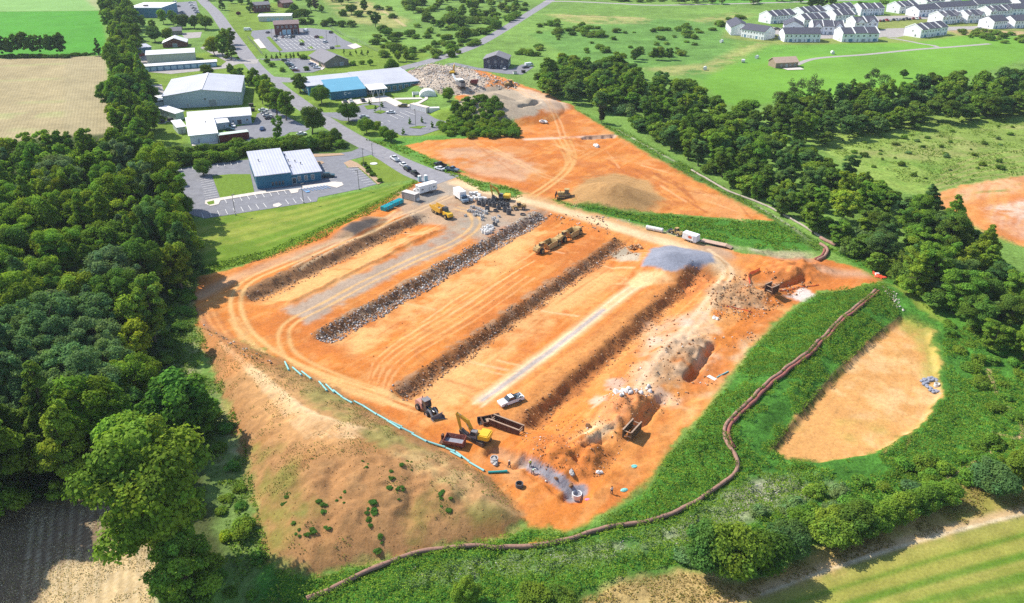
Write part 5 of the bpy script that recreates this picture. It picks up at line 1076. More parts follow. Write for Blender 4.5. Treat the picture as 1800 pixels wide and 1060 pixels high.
def dozer(label, loc, rz, s=1.0):
    r = thing('bulldozer', label, 'bulldozer', loc, rz); r.scale = (s,) * 3
    for y in (-1.0, 1.0): 
        tr = MB().ext([(-1.9, .3), (-1.6, .02), (1.5, .02), (1.8, .3), (1.5, .85), (-1.5, .95)], y - .28, y + .28).build('track', M_TRACK, r)
    MB().ext([(0, .6), (2.0, .6), (2.05, 1.6), (0, 1.75)], -.55, .55).build('engine_hood', M_YDUST, r); MB().box(-1.7, 0, -.7, .7, .6, 1.3).build('frame', M_YDUST, r)
    MB().ext([(-1.4, 1.302), (-.1, 1.302), (-.15, 2.6), (-1.3, 2.6)], -.65, .65).build('cab', M_GL2, r); MB().box(-1.5, .05, -.8, .8, 2.605, 2.75).build('cab_roof', M_YDUST, r)
    MB().ext([(2.5, .05), (2.75, .05), (2.55, .6), (2.75, 1.25), (2.6, 1.3), (2.35, .6)], -1.75, 1.75).build('blade', M_RUST, r)
    for y in (-.8, .8): MB().ext([(-.3, .4), (2.4, .3), (2.4, .5), (-.3, .6)], y * 1.65 - .08, y * 1.65 + .08).build('push_arm', M_YDUST, r)
    MB().ext([(-1.75, .6), (-2.9, .9), (-2.9, .1), (-2.75, .1), (-2.6, .75), (-1.75, .45)], -.5, .5).build('ripper', M_STEEL, r); MB().tube([(1.2, .2, 1.65), (1.2, .2, 2.3)], .07).build('exhaust', M_STEEL, r)
    return r
dozer('dusty yellow bulldozer at the left foot of the ribbed brown mound', PT(992, 347), R(170), 1.2)
# crusher plant by the rubble heap
t = thing('rock_crusher', 'pale grey crusher with a raised conveyor arm in front of the white rubble', 'crusher', PT(810, 155), R(-60)); t.scale = (1.3,) * 3
MB().box(-2.5, 2.5, -1.1, 1.1, 1.2, 2.6).build('body', M_GREYM, t); frus(MB(), -2.2, .2, .7, 2.605, -2.8, .8, 1.4, 3.6).build('hopper', M_WHITE, t)
MB().ext([(-2.4, 1.5), (-2.4, 1.2), (-7.5, 4.3), (-7.4, 4.7)], -.4, .4).build('conveyor', M_WHITE, t); MB().box(.9, 2.4, -.9, .9, 2.605, 3.3).build('engine_box', M_BLK, t)
for y in (-.95, .95): MB().ext([(-2, .25), (-1.8, .02), (1.8, .02), (2, .25), (1.8, .8), (-1.8, .8)], y - .25, y + .25).build('track', M_TRACK, t)
MB().box(-1.2, 1.2, -.7, .7, .8, 1.19).build('chassis', M_STEEL, t)
excavator('yellow excavator standing on top of the white rubble heap', PT(796, 131), R(20), R(80), .9)
dozer('brown dusty tracked machine behind the grey gravel heaps', PT(895, 152), R(200), 1.3)
t = thing('screening_plant', 'small red tracked screening machine right of the pale crusher', 'screener', PT(833, 149), R(-30)); MB().box(-2, 2, -.9, .9, .9, 2.0).build('body', M_RED, t); MB().ext([(-1.8, 2.01), (2.2, 2.01), (2.6, 3.2), (-1.4, 2.6)], -.8, .8).build('screen_deck', M_RED, t)
for y in (-.8, .8): MB().ext([(-1.7, .25), (-1.5, .02), (1.5, .02), (1.7, .25), (1.5, .8), (-1.5, .8)], y - .22, y + .22).build('track', M_TRACK, t)
t = thing('conveyor', 'long thin dark conveyor lying across the upper yard', 'conveyor', (*PT(862, 148)[:2], 0), pangle((838, 156), (876, 141))); MB().ext([(-9, .9), (9, 2.6), (9, 3.0), (-9, 1.3)], -.5, .5).build('belt_frame', M_STEEL, t)
for x in (-6, 0, 6): MB().tube([(x, -.6, 0), (x, -.4, 1.5 + .09 * x)], .07).tube([(x, .6, 0), (x, .4, 1.5 + .09 * x)], .07).build('leg', M_STEEL, t)
# ---------------------------------------------------------------- small things on the site
def ringpos(crop, ox, oy, sc): return [(ox + x / sc, oy + y / sc) for x, y in crop]
M_DARKC = mat('dark_wet_concrete', (.10, .10, .105), .8, var=.25, scale=1.5); M_CONCG = mat('cast_concrete', (.42, .41, .40), .85, var=.15, scale=1.5); M_CONCW = mat('pale_cast_concrete', (.66, .65, .63), .85, var=.12, scale=1.5)
def ring_mesh(r, h, cone=False):
    mb = MB(); k = 16; prof = [(r, 0), (r, h), (r * .82, h), (r * .82, 0)] if not cone else [(r, 0), (r, h * .4), (r * .6, h), (r * .48, h), (r * .8, h * .38), (r * .82, 0)]
    vs = []; fs = []; n = len(prof)
    for i in range(k):
        a = 2 * PI * i / k
        for pr, z in prof: vs.append((pr * math.cos(a), pr * math.sin(a), z))
    for i in range(k):
        for j in range(n): fs.append([i * n + j, ((i + 1) % k) * n + j, ((i + 1) % k) * n + (j + 1) % n, i * n + (j + 1) % n])
    return mb.add(vs, fs)
rings = {}
def mring(px, r, h, label, group, m=None):
    key = (r, h, (m or M_DARKC).name)
    x, y, z = PT(*px)
    if key not in rings:
        o = thing('manhole_ring', label, 'manhole ring', (x, y, z), 0, group); ring_mesh(r, h).build('ring_wall', m or M_DARKC, o)
        st = MB()
        for k in range(max(1, int(h / .4))): st.tube([(r * .8, -.18, .25 + .35 * k), (r * .6, -.18, .25 + .35 * k), (r * .6, .18, .25 + .35 * k), (r * .8, .18, .25 + .35 * k)], .03, 6)
        st.build('step_irons', M_STEEL, o); rings[key] = o
    else: o = place(rings[key], (x, y, z), rs.uniform(0, 6), label, group)
    return o
GR = 'dark manhole rings in the storage yard'
for cx, cy, tall in ((900, 440, 1), (965, 400, 0), (970, 465, 1), (1030, 430, 1), (1075, 460, 1), (1130, 395, 2), (1135, 475, 2), (1205, 510, 1), (1160, 545, 0), (1245, 405, 0), (1255, 470, 1), (1310, 460, 1), (1345, 470, 1), (1030, 540, 2), (1305, 550, 2), (1365, 590, 2), (1190, 420, 0), (1060, 400, 1), (1005, 410, 0), (1110, 420, 1), (1220, 450, 1), (1285, 430, 0)):
    h = (.7, 1.2, 1.7)[tall]; mring((740 + cx / 8.835, 310 + cy / 8.835), .85, h, ('low', 'mid height', 'tall')[tall] + ' dark concrete manhole ring among the cluster beside the excavator', GR + (', low', ', mid height', ', tall')[tall])
mring((740 + 1580 / 8.835, 310 + 600 / 8.835), .95, .45, 'flat dark ring lying apart near the end of the rocky bank', None)
mring((913, 855), .75, .8, 'single black ring alone on orange soil below the teal pipes', None); o = mring((1014, 874), .95, 1.0, 'pale concrete manhole ring standing at the end of the gravel trench', None, M_CONCW)
mring((869, 810), .8, .8, 'grey concrete ring near the excavated trench start', None, M_CONCG)
# precast blocks and pallets
blk = {}
def block(px, kind, label, group, rot=None):
    m = {'g': M_CONCG, 'w': M_CONCW, 'p': M_CONCW, 'd': M_DARKC}[kind]; x, y, z = PT(*px); v = rs.randrange(3); key = (kind, v)
    if key not in blk:
        o = thing('concrete_block', label, 'concrete block', (x, y, z), 0, group); s = (.8, .95, .7)[v]; h = (.9, 1.2, .7)[v]
        if kind == 'p':
            MB().box(-.65, .65, -.55, .55, 0, .14).build('pallet', M_RUSTL, o); MB().box(-.6, .6, -.5, .5, .142, .2 + h, bev=.06).build('wrapped_load', m, o)
        else:
            MB().box(-s * .7, s * .7, -s * .5, s * .5, 0, h * .65).box(-s * .7, -s * .35, -s * .5, s * .5, h * .652, h).box(s * .35, s * .7, -s * .5, s * .5, h * .652, h).build('body', m, o); MB().tube([(-.15, 0, h * .65), (-.15, 0, h * .65 + .15), (.15, 0, h * .65 + .15), (.15, 0, h * .65)], .03, 6).build('lifting_eye', M_STEEL, o)
        blk[key] = o
    else: o = place(blk[key], (x, y, z), 0, label, group)
    o.rotation_euler.z = rs.uniform(0, 3.1) if rot is None else rot
    return o
for cx, cy in ((775, 285), (800, 265), (830, 275), (860, 265), (890, 285), (905, 300), (820, 330), (850, 350), (885, 340), (905, 330), (935, 340), (965, 340), (1000, 350), (760, 355), (785, 370), (735, 320), (710, 315), (920, 365)):
    block((740 + cx / 8.835, 310 + (cy + 15) / 8.835), 'p', 'wrapped pale pallet load in the stack right of the box truck', 'pallet loads beside the box truck')
for cx, cy in ((790, 480), (825, 470), (860, 490), (895, 510), (930, 520), (770, 530), (800, 550), (835, 560), (870, 545), (905, 565), (860, 590), (895, 600), (835, 600), (960, 540), (990, 550), (1010, 565), (940, 570), (745, 540)):
    block((740 + cx / 8.835, 310 + (cy + 15) / 8.835), 'g', 'grey notched concrete block in the tight cluster below the box truck', 'grey concrete blocks in the tight cluster')
for cx, cy, w_ in ((690, 610, 'alone at the left end of the grey cluster'), (950, 630, 'upper of two on the orange patch'), (955, 675, 'lower of two on the orange patch'), (1210, 620, 'right of a loose trio below the dark rings'), (1130, 670, 'left of a loose trio below the dark rings'), (1180, 695, 'lowest of a loose trio below the dark rings')):
    block((740 + cx / 8.835, 310 + (cy + 12) / 8.835), 'g', 'grey concrete block ' + w_, 'loose grey concrete blocks')
block((740 + 1150 / 8.835, 310 + 765 / 8.835), 'd', 'dark block alone above the white block cluster', None)
for cx, cy in ((980, 790), (1010, 800), (1050, 790), (1100, 780), (1120, 795), (950, 830), (985, 830), (1020, 830), (1060, 830), (1100, 825), (975, 865), (1010, 880), (1045, 870), (1080, 860)):
    block((740 + cx / 8.835, 310 + (cy + 14) / 8.835), 'w', 'white concrete block in the cluster nearest the second rocky bank', 'white concrete blocks near the second bank')
# turquoise pipe bundles and single sewer pipes
M_TURQ = mat('turquoise_pipe', (.03, .42, .46), .4, var=.1); M_TEALP = mat('pale_teal_pipe', (.22, .50, .49), .45, var=.12, scale=.8)
for (pa, pb, lab) in (((673, 371), (689, 364), 'lower left of the two turquoise pipe bundles beside the grey container'), ((690, 363), (706, 356), 'upper right of the two turquoise pipe bundles beside the grey container')):
    a_, b_ = PT(*pa), PT(*pb); L = math.dist(a_, b_); t = thing('pipe_bundle', lab, 'pipe bundle', a_, math.atan2(b_[1] - a_[1], b_[0] - a_[0]), 'turquoise pipe bundles')
    for row in range(4):
        for k in range(6): MB().tube([(0, -.95 + k * .38, .28 + row * .36), (L, -.95 + k * .38, .28 + row * .36)], .18, 8).build('pipe', M_TURQ, t)
    for f in (.12, .5, .88): MB().box(L * f - .05, L * f + .05, -1.2, 1.2, 0, .09).box(L * f - .05, L * f + .05, -1.2, -1.15, .1, 1.6).box(L * f - .05, L * f + .05, 1.15, 1.2, .1, 1.6).build('timber_frame', M_RUSTL, t)
PIPES = [((501, 637), (508, 652)), ((514.5, 647), (530, 660.5)), ((530.5, 654), (547, 667)), ((561, 672), (575, 688)), ((573, 677), (587.5, 691)), ((586, 687), (602.5, 700)), ((602.5, 700.5), (619, 709.5)), ((622.5, 706.5), (641, 716)), ((640.5, 716), (662.5, 730)), ((662.5, 729.5), (682.5, 741)), ((681, 741), (704, 755)), ((684, 741), (707, 752)), ((705, 753), (727.5, 764)), ((724, 764), (750, 777.5)), ((751, 777.5), (782.5, 787.5)), ((784, 789), (800, 795)), ((792, 795), (811, 805)), ((802, 796), (825, 813)), ((825, 814), (851, 829))]
pproto = None
def pipe(pa, pb, label, group, m, r=.2):
    global pproto
    a_, b_ = Vector(PT(*pa)), Vector(PT(*pb)); d = (b_ - a_).normalized(); t = thing('sewer_pipe', label, 'pipe', a_ + Vector((0, 0, r + .02)), 0, group)
    v = b_ - a_; MB().tube([(0, 0, 0), v - d * .3], r, 10).build('barrel', m, t); MB().tube([v - d * .5, v], r * 1.22, 10).build('bell', m, t); return t
for k, (pa, pb) in enumerate(PIPES): pipe(pa, pb, {0: 'first pale teal pipe at the upper left end of the strung line', 18: 'last pipe of the strung line, nearest the excavator trench'}.get(k, 'pale teal pipe in the line strung along the stockpile edge'), 'teal pipes strung along the stockpile', M_TEALP)
pipe((858, 832), (892, 830), 'dark teal pipe lying level by itself past the end of the strung line', None, mat('teal_pipe', (.03, .30, .28), .45, var=.1), .24)
pipe((1260, 664), (1280, 654), 'thin pale green pipe lying at the edge of the weedy bank', None, M_TEALP, .14)
a_, b_ = PT(1136, 403), PT(1165, 409); t = thing('storage_tank', 'long white cylindrical pipe on the verge of the haul road', 'tank', a_, math.atan2(b_[1] - a_[1], b_[0] - a_[0])); L = math.dist(a_, b_)
MB().tube([(0, 0, .75), (L, 0, .75)], .7, 16).build('barrel', M_CONT, t); 
for f in (.05, .5, .95): MB().tube([(L * f - .08, 0, .75), (L * f + .08, 0, .75)], .76, 16).build('collar', M_WHITE, t)
# trench boxes, bedding box, spare bucket
def trench_box(label, pa, pb, wd, h, m, me, base=0.0):
    a_, b_ = PT(*pa), PT(*pb); L = math.dist(a_[:2], b_[:2]); t = thing('trench_box', label, 'trench box', ((a_[0] + b_[0]) / 2, (a_[1] + b_[1]) / 2, (min(a_[2], b_[2]) if base else max(a_[2], b_[2])) + base), math.atan2(b_[1] - a_[1], b_[0] - a_[0]))
    for y in (-wd / 2, wd / 2):
        p = MB().box(-L / 2, L / 2, y - .12, y + .12, 0, h - .1); 
        for k in range(6): x = -L / 2 + L * (k + .5) / 6; p.box(x - .06, x + .06, y - .19 if y < 0 else y + .121, y - .121 if y < 0 else y + .19, .1, h - .15)
        p.build('side_panel', m, t); MB().box(-L / 2 - .05, L / 2 + .05, y - .15, y + .15, h - .098, h + .02).build('top_rail', me, t)
    for x in (-L / 2 + .3, L / 2 - .3):
        for z in (.5, h - .4): MB().tube([(x, -wd / 2 + .12, z), (x, wd / 2 - .12, z)], .11, 8).build('spreader_bar', me, t)
    return t
trench_box('long rusty trench box lying beside the excavator', (864, 744), (917, 762), 1.9, 1.5, M_RUST, M_RUSTL); trench_box('dark trench box standing alone on the right hand orange strip', (1101, 775), (1119, 752), 1.9, 2.0, mat('olive_steel', (.10, .075, .04), .8, var=.3), M_RUSTL); trench_box('deep square shoring box in the pit near the orange netting', (1350, 515), (1361, 511), 2.4, 2.2, M_RUST, M_RUSTL, .2)
p0 = PT(866, 740); t = thing('shoring_frame', 'rusty open frame with a braced panel behind the long trench box', 'frame', p0, R(20))
for (x0, x1, y0, y1) in ((-2.2, 1.6, 1.0, 1.2), (-2.2, 1.6, -1.2, -1.0), (-2.4, -2.2, -1.2, 1.2), (1.6, 1.8, -1.2, 1.2), (-.1, .1, -1, 1)): MB().box(x0, x1, y0, y1, 0, .9).build('beam', M_RUST, t)
for k in (-1.1, .9): MB().box(k - .35, k + .35, -.6, .6, .05, .55).build('infill_panel', M_RUSTL, t)
p0 = PT(846, 742); t = thing('spare_bucket', 'spare black toothed excavator bucket on the ground', 'bucket', p0, R(-80)); 
MB().ext([(-.7, 0), (.6, 0), (.9, .25), (.75, .3), (.5, .12), (-.5, .12), (-.6, .9), (-.85, .9)], -.75, .75).box(-.7, .6, -.8, -.752, 0, .8).box(-.7, .6, .752, .8, 0, .8).build('shell', M_BLK, t)
for k in range(5): MB().ext([(.85, .16), (1.2, .3), (.85, .3)], -.7 + k * .33, -.55 + k * .33).build('tooth', M_STEEL, t)
a_, b_ = PT(785, 778), PT(814, 783); t = thing('bedding_box', 'red sided bedding box with a worn grey floor and a small chute', 'steel box', ((a_[0] + b_[0]) / 2, (a_[1] + b_[1]) / 2, a_[2]), R(-14))
bb = MB()
for y, s in ((-1.15, -1), (1.15, 1)): bb.add([(-2, y * .75, 0), (2, y * .75, 0), (2.1, y * 1.25, 1.5), (-2.1, y * 1.25, 1.5), (-2, y * .68, 0), (2, y * .68, 0), (2.1, y * 1.18, 1.5), (-2.1, y * 1.18, 1.5)], [(0, 1, 2, 3), (7, 6, 5, 4), (3, 2, 6, 7), (0, 4, 5, 1), (1, 5, 6, 2), (0, 3, 7, 4)])
for x in (-2.05, 2.05): bb.add([(x - .05, -.8, 0), (x + .05, -.8, 0), (x + .05, .8, 0), (x - .05, .8, 0), (x - .05, -1.36, 1.5), (x + .05, -1.36, 1.5), (x + .05, 1.36, 1.5), (x - .05, 1.36, 1.5)], [(3, 2, 1, 0), (4, 5, 6, 7), (0, 1, 5, 4), (1, 2, 6, 5), (2, 3, 7, 6), (3, 0, 4, 7)])
bb.build('sloped_sides', mat('red_brown_steel', (.24, .07, .05), .8, var=.3, dirt=(.4, .22, .15)), t); MB().box(-2.0, 2.0, -.82, .82, .35, .7).build('stone_fill', mat('worn_grey_steel', (.26, .27, .31), .6, var=.2), t); MB().box(-2.95, -2.12, -1.1, 1.1, .4, .55).box(-2.95, -2.5, .2, .9, .56, 1.5).build('chute', M_RUST, t)
for x in (-1.7, 1.7): MB().box(x - .1, x + .1, -1.3, 1.3, -.1, .02).build('skid', M_RUST, t)
# portable toilets
M_TOI = mat('pale_blue_plastic', (.30, .48, .55), .5, var=.1)
for px, w_ in (((738, 319), 'left one of two behind the office trailer'), ((749, 318), 'right one of two behind the office trailer')):
    p0 = PT(*px); t = thing('portable_toilet', 'pale blue portable toilet, ' + w_, 'toilet', p0, R(20)); MB().box(-.58, .58, -.58, .58, 0, 2.1).build('cabin', M_TOI, t); MB().ext([(-.62, 2.105), (.62, 2.105), (.5, 2.35), (-.5, 2.35)], -.62, .62).build('roof', M_WHITE, t); MB().box(-.4, .4, -.62, -.585, .1, 1.95).build('door', M_TOI, t); MB().tube([(.4, .4, 2.2), (.4, .4, 2.6)], .05).build('vent_pipe', M_BLK, t)
for px, lab, m_ in (((727, 350), 'tan tarped heap of bags between container and office trailer', M_RUSTL), ((733, 353), 'white bag heap at the near corner of the grey container', M_CONT), ((731, 336), 'small pale generator trailer behind the grey container', M_CONT)):
    p0 = PT(*px); t = thing('supply_heap', lab, 'supplies', p0, R(30)); MB().ball((0, 0, .45), (1.1, .8, .65), 10, 6).ball((.7, .4, .3), (.6, .6, .5), 8, 5).build('bags', m_, t); MB().box(-1.1, 1.1, -.8, .8, 0, .12).build('pallet', M_RUSTL, t)
# compost sock along the bank and other soil barriers
M_SOCK = mat('compost_sock_mesh', (.30, .17, .125), .95, var=.25, scale=2, bump=.4); M_SOCK2 = mat('red_brown_sock', (.27, .095, .075), .95, var=.25, scale=2, bump=.4)
def soft(pxs, step=1.2):
    P = np.array(T2(pxs)); out = []
    for k in range(len(P) - 1):
        n = max(1, int(np.hypot(*(P[k + 1] - P[k])) / step))
        for j in range(n): out.append(P[k] + (P[k + 1] - P[k]) * j / n)
    out.append(P[-1]); out = np.array(out)
    for _ in range(3): out[1:-1] = (out[:-2] + 2 * out[1:-1] + out[2:]) / 4
    return out
def sock(parent, path, r, off, m, zo=0.0, wob=.12):
    tg = np.gradient(path, axis=0); tg /= np.linalg.norm(tg, axis=1)[:, None]; nn = np.stack([-tg[:, 1], tg[:, 0]], 1)
    p = path + nn * off + nn * ((vnoise(path[:, 0], path[:, 1], 3, 201) - .5) * wob * 4)[:, None]
    return MB().tube([(x, y, float(hz(x, y)) + r * .75 + zo) for x, y in p], [r * (.92 + .16 * rs.random()) for _ in p], 8).build('sock_tube', m, parent, smooth=True)
sp = soft(SOCK); t = thing('compost_sock', 'long winding brown compost sock across the green bank', 'erosion sock', (0, 0, 0))
sock(t, sp, .42, 0, M_SOCK); n2_ = len(sp) // 2; ku = int(np.argmin(np.hypot(*(sp - np.array(PT(1290, 790)[:2])).T)))
sock(t, sp[ku:], .40, -.85, M_SOCK2)
for k in range(6, len(sp) - 2, 4): x, y = sp[k]; MB().tube([(x, y, float(hz(x, y)) + .2), (x + .05, y, float(hz(x, y)) + 1.05)], .035, 5).build('stake', M_RUSTL, t)
t = thing('compost_sock', 'short brown sock bent in a hook at the top of the pit', 'erosion sock', (0, 0, 0)); s2 = soft([(1442, 430), (1450, 434), (1457, 441), (1452, 450), (1449, 457), (1438, 459)]); sock(t, s2, .5, 0, M_SOCK); sock(t, s2[3:], .42, -.9, M_SOCK2)
t = thing('silt_barrier', 'long straight grey log barrier along the tree belt', 'erosion sock', (0, 0, 0)); s3 = soft([(1215, 300), (1280, 337), (1350, 364), (1400, 391), (1440, 416), (1470, 433)]); sock(t, s3, .38, 0, mat('grey_sock', (.36, .30, .24), .95, var=.2)); sock(t, s3[-6:], .5, -.6, M_SOCK)
# orange netting
M_ONET = mat('orange_netting', (.75, .10, .045), .7, var=.2, scale=2)
for pxs, lab in (([(1335, 476), (1324, 481), (1313, 487), (1316, 493), (1318, 500)], 'orange net fence bent round the shored pit'), ([(1277, 540), (1291, 541), (1308, 546), (1323, 551)], 'orange net fence trailing below the churned spoil'), ([(1533, 481), (1540, 486), (1550, 491)], 'orange net fence crumpled at the right tip of the site'), ([(1370, 512), (1400, 507), (1440, 502)], 'low orange net strip along the pit edge')):
    P = soft(pxs, .8); t = thing('net_fence', lab, 'fence', (0, 0, 0)); fm = MB(); zz = [float(hz(x, y)) for x, y in P]; hh = .45 if 'low' in lab else .95
    for k in range(len(P) - 1):
        for z0, z1 in ((.05, .3), (.36, .6), (.66, .95)):
            if z1 > hh + .05: continue
            a_, b_ = P[k], P[k + 1]; o_ = .02; w1 = .12 * math.sin(k * 1.7); w2 = .12 * math.sin((k + 1) * 1.7)
            fm.add([(a_[0], a_[1] + w1, zz[k] + z0), (b_[0], b_[1] + w2, zz[k + 1] + z0), (b_[0], b_[1] + w2, zz[k + 1] + z1), (a_[0], a_[1] + w1, zz[k] + z1), (a_[0], a_[1] + o_ + w1, zz[k] + z0), (b_[0], b_[1] + o_ + w2, zz[k + 1] + z0), (b_[0], b_[1] + o_ + w2, zz[k + 1] + z1), (a_[0], a_[1] + o_ + w1, zz[k] + z1)], [(0, 1, 2, 3), (7, 6, 5, 4), (3, 2, 6, 7), (0, 4, 5, 1)])
    fm.build('netting', M_ONET, t)
    for k in range(0, len(P), 3): MB().tube([(P[k][0], P[k][1], zz[k]), (P[k][0], P[k][1], zz[k] + hh + .15)], .04, 6).build('post', M_STEEL, t)
p0 = PT(1545, 487); t = thing('folded_tarp', 'crumpled red orange tarp with a pale box at the right tip', 'tarp', p0, 0); MB().ball((0, 0, .2), (1.4, .9, .45), 9, 5).ball((1.2, -.5, .15), (.9, .6, .3), 8, 5).build('cloth', M_ONET, t); MB().box(-.8, .3, .4, 1.2, .3, .9).build('pale_box', M_CONT, t)
for px, lab in (((1114, 820), 'small turquoise plastic sheet flat on the orange strip'), ((1097, 862), 'small turquoise tarp lump near the green bank corner')):
    p0 = PT(*px); t = thing('plastic_sheet', lab, 'sheet', p0, R(20)); MB().ball((0, 0, .06), (.8, .5, .14 if 'flat' in lab else .3), 9, 5).build('cloth', mat('turquoise_cloth', (.20, .52, .46), .5, var=.2), t); MB().box(-.5, .5, -.04, .04, .1, .2).build('fold', M_TURQ, t)
p0 = PT(1252, 665); t = thing('white_board', 'pale plywood board lying on the orange verge', 'board', p0, R(-50)); MB().box(-1.2, 1.2, -.5, .5, .05, .13).build('panel', M_CONT, t); MB().box(-1.1, -.9, -.5, .5, 0, .05).box(.9, 1.1, -.5, .5, 0, .05).build('batten', M_RUSTL, t)
p0 = PT(1033, 879); t = thing('tool_heap', 'small heap of pink flagged tools beside the pale ring', 'tools', p0, 0); MB().ball((0, 0, .12), (.6, .35, .2), 8, 5).build('pink_bag', mat('pink_cloth', (.70, .22, .40), .7), t); MB().tube([(-1.2, -.2, .1), (-.9, -.5, .6)], .05).build('handle', M_BLK, t)
# basin riser with grey stone ring
p0 = PT(1646, 679); t = thing('outlet_riser', 'grey stone ring with a white outlet riser at the basin edge', 'drain', p0, 0); sr = MB()
for k in range(40):
    a = .6 + k / 40 * 5.2; rr = 2.4 + rs.uniform(-.6, .6); sr.ball((rr * math.cos(a), rr * 1.2 * math.sin(a), .12), (.5, .45, .3), 6, 4)
sr.build('stone_ring', mat('blue_grey_stone', (.26, .27, .32), .9, var=.3, scale=2), t); ring_mesh(.6, .8).build('riser', M_CONCW, t); MB().box(.8, 2.2, -.3, .3, .1, .5).build('outlet_pipe', M_CONCW, t)
# light poles
pole = None
for px, h, lab in (((414, 378), 7, 'front kerb of the office lot, left one'), ((534, 357), 7, 'front kerb of the office lot, middle one'), ((631.5, 333), 7, 'front kerb of the office lot, right one'), ((639.5, 292), 7, 'planted bed by the office lot entrance'), ((655, 274), 5, 'roadside at the office entrance'), ((653, 185), 6, 'upper grass island of the school lot, left one'), ((669, 196), 8, 'middle grass island of the school lot'), ((731, 223), 8, 'lower grass island of the school lot'), ((575, 73), 7, 'right part of the brick building lot, upper one'), ((593, 83), 7, 'right part of the brick building lot, lower one'), ((479, 69), 7, 'left island of the brick building lot')):
    x, y = G(*px)
    if pole is None:
        pole = thing('light_pole', 'x', 'lamp post', (0, 0, 0)); M_POLE = mat('pole_metal', (.13, .12, .11), .5, .4, .1); MB().tube([(0, 0, .1), (0, 0, 7)], [.11, .08], 8).build('pole', M_POLE, pole); MB().tube([(0, 0, 0), (0, 0, .35)], .28, 10).build('footing', M_CONCG, pole); MB().box(-.15, .95, -.2, .2, 7.0, 7.18).build('lamp_head', M_POLE, pole); o = pole
        place(pole, (x, y, .15), 1, 'slim dark light pole on the ' + lab, 'parking lot light poles', (1, 1, h / 7), True)
    else: place(pole, (x, y, .15), rs.uniform(0, 6), 'slim dark light pole on the ' + lab, 'parking lot light poles', (1, 1, h / 7))
# utility poles far right and hay bales
up = None
for px, h, lab in (((1702, 14), 11, 'above the farthest townhouses'), ((1562, 6), 9, 'beside the far hedge left of the townhouses'), ((1755, 9), 10, 'far right, above the back rows')):
    if up is None:
        up = thing('utility_pole', 'x', 'utility pole', (0, 0, 0)); MB().tube([(0, 0, 0), (0, 0, 10)], [.2, .13], 8).build('pole', M_RUST, up); MB().box(-1.2, 1.2, -.08, .08, 9.2, 9.4).build('cross_arm', M_RUST, up); place(up, (*G(*px), 0), .4, 'wooden utility pole ' + lab, 'far utility poles', (1, 1, h / 10), True)
    else: place(up, (*G(*px), 0), .4, 'wooden utility pole ' + lab, 'far utility poles', (1, 1, h / 10))
hb_ = None
for px, lab in (((1330, 103), 'alone in the middle of the pasture left of the ranch house'), ((1306, 110), 'left of another bale near the ranch house'), ((1463, 95), 'beyond the farm lane right of the ranch house'), ((1239, 123), 'at the field corner beside the tree belt'), ((1268, 75), 'on the slope below the leftmost townhouse')):
    if hb_ is None:
        hb_ = thing('hay_bale', 'x', 'hay bale', (0, 0, 0)); MB().tube([(-.8, 0, .85), (.8, 0, .85)], .85, 14).build('wrapped_roll', M_CONT, hb_); MB().tube([(.801, 0, .85), (.83, 0, .85)], .7, 14).build('straw_end', M_RUSTL, hb_); place(hb_, (*G(*px), 0), 1, 'pale round hay bale ' + lab, 'round hay bales', 1.3, True)
    else: place(hb_, (*G(*px), 0), rs.uniform(0, 3), 'pale round hay bale ' + lab, 'round hay bales', 1.3)
# chain link and rail fences round the upper lots
M_CHAIN = mat('fence_wire', (.20, .21, .20), .6, .3, .1)
def wire_fence(pxs, h, label, gap=3.0, rails=5):
    P = np.array(W(pxs)); t = thing('wire_fence', label, 'fence', (0, 0, 0)); rm = MB(); pm = []
    for k in range(len(P) - 1):
        n = max(1, int(np.hypot(*(P[k + 1] - P[k])) / gap))
        for j in range(n): pm.append(P[k] + (P[k + 1] - P[k]) * j / n)
        for q in range(rails): z = h * (q + 1) / rails; rm.tube([(*P[k], z), (*P[k + 1], z)], .03, 5)
    rm.build('wires', M_CHAIN, t)
    for p in pm[:90]: MB().tube([(*p, 0), (*p, h + .1)], .05, 6).build('post', M_CHAIN, t)
wire_fence([(436, 68), (448, 82), (462, 98)], 2.2, 'wire fence along the road side of the brick building lot'); wire_fence([(526, 49), (577, 47), (600, 62), (640, 80), (672, 96)], 2.4, 'long wire fence behind and right of the brick building lot')
# grass-field survey stakes etc. are too small to show; manhole cover in the lawn
p0 = G(657, 288); t = thing('manhole_cover', 'white round concrete lid in the lawn beside the road', 'manhole', (*p0, .05), 0); MB().tube([(0, 0, 0), (0, 0, .12)], 1.5, 20).build('slab', M_CONCW, t); MB().tube([(0, 0, .121), (0, 0, .16)], .4, 14).build('lid', M_CONCG, t)
for px, lab in (((285, 216), 'round dark tank on a slab in the grass by the white sheds'), ((300, 213), 'second dark tank tucked against the green corridor'), ((442, 187), 'dark waste skip on the grass right of the warehouse'), ((444, 195), 'lower dark waste skip right of the long shed'), ((905, 130), 'pale waste skip at the end of the slate house yard'), ((920, 128), 'dark waste skip at the end of the slate house yard')):
    p0 = G(*px); t = thing('waste_skip' if 'skip' in lab else 'tank', lab, 'skip' if 'skip' in lab else 'tank', (*p0, .13 if 'yard' in lab else 0), R(20)); m_ = M_CONT if 'pale' in lab else M_BLK
    if 'tank' in lab: MB().ball((0, 0, .9), (1.6, 1.2, .9), 12, 7).build('shell', m_, t); MB().box(-1.8, 1.8, -1.3, 1.3, 0, .12).build('slab', M_CONCG, t)
    else: MB().ext([(-1, 0), (1, 0), (1.15, 1.3), (-1.15, 1.5)], -.8, .8).build('bin', m_, t); MB().ext([(-1.2, 1.51), (1.2, 1.31), (1.2, 1.38), (-1.2, 1.58)], -.85, .85).build('lid', M_STEEL, t)
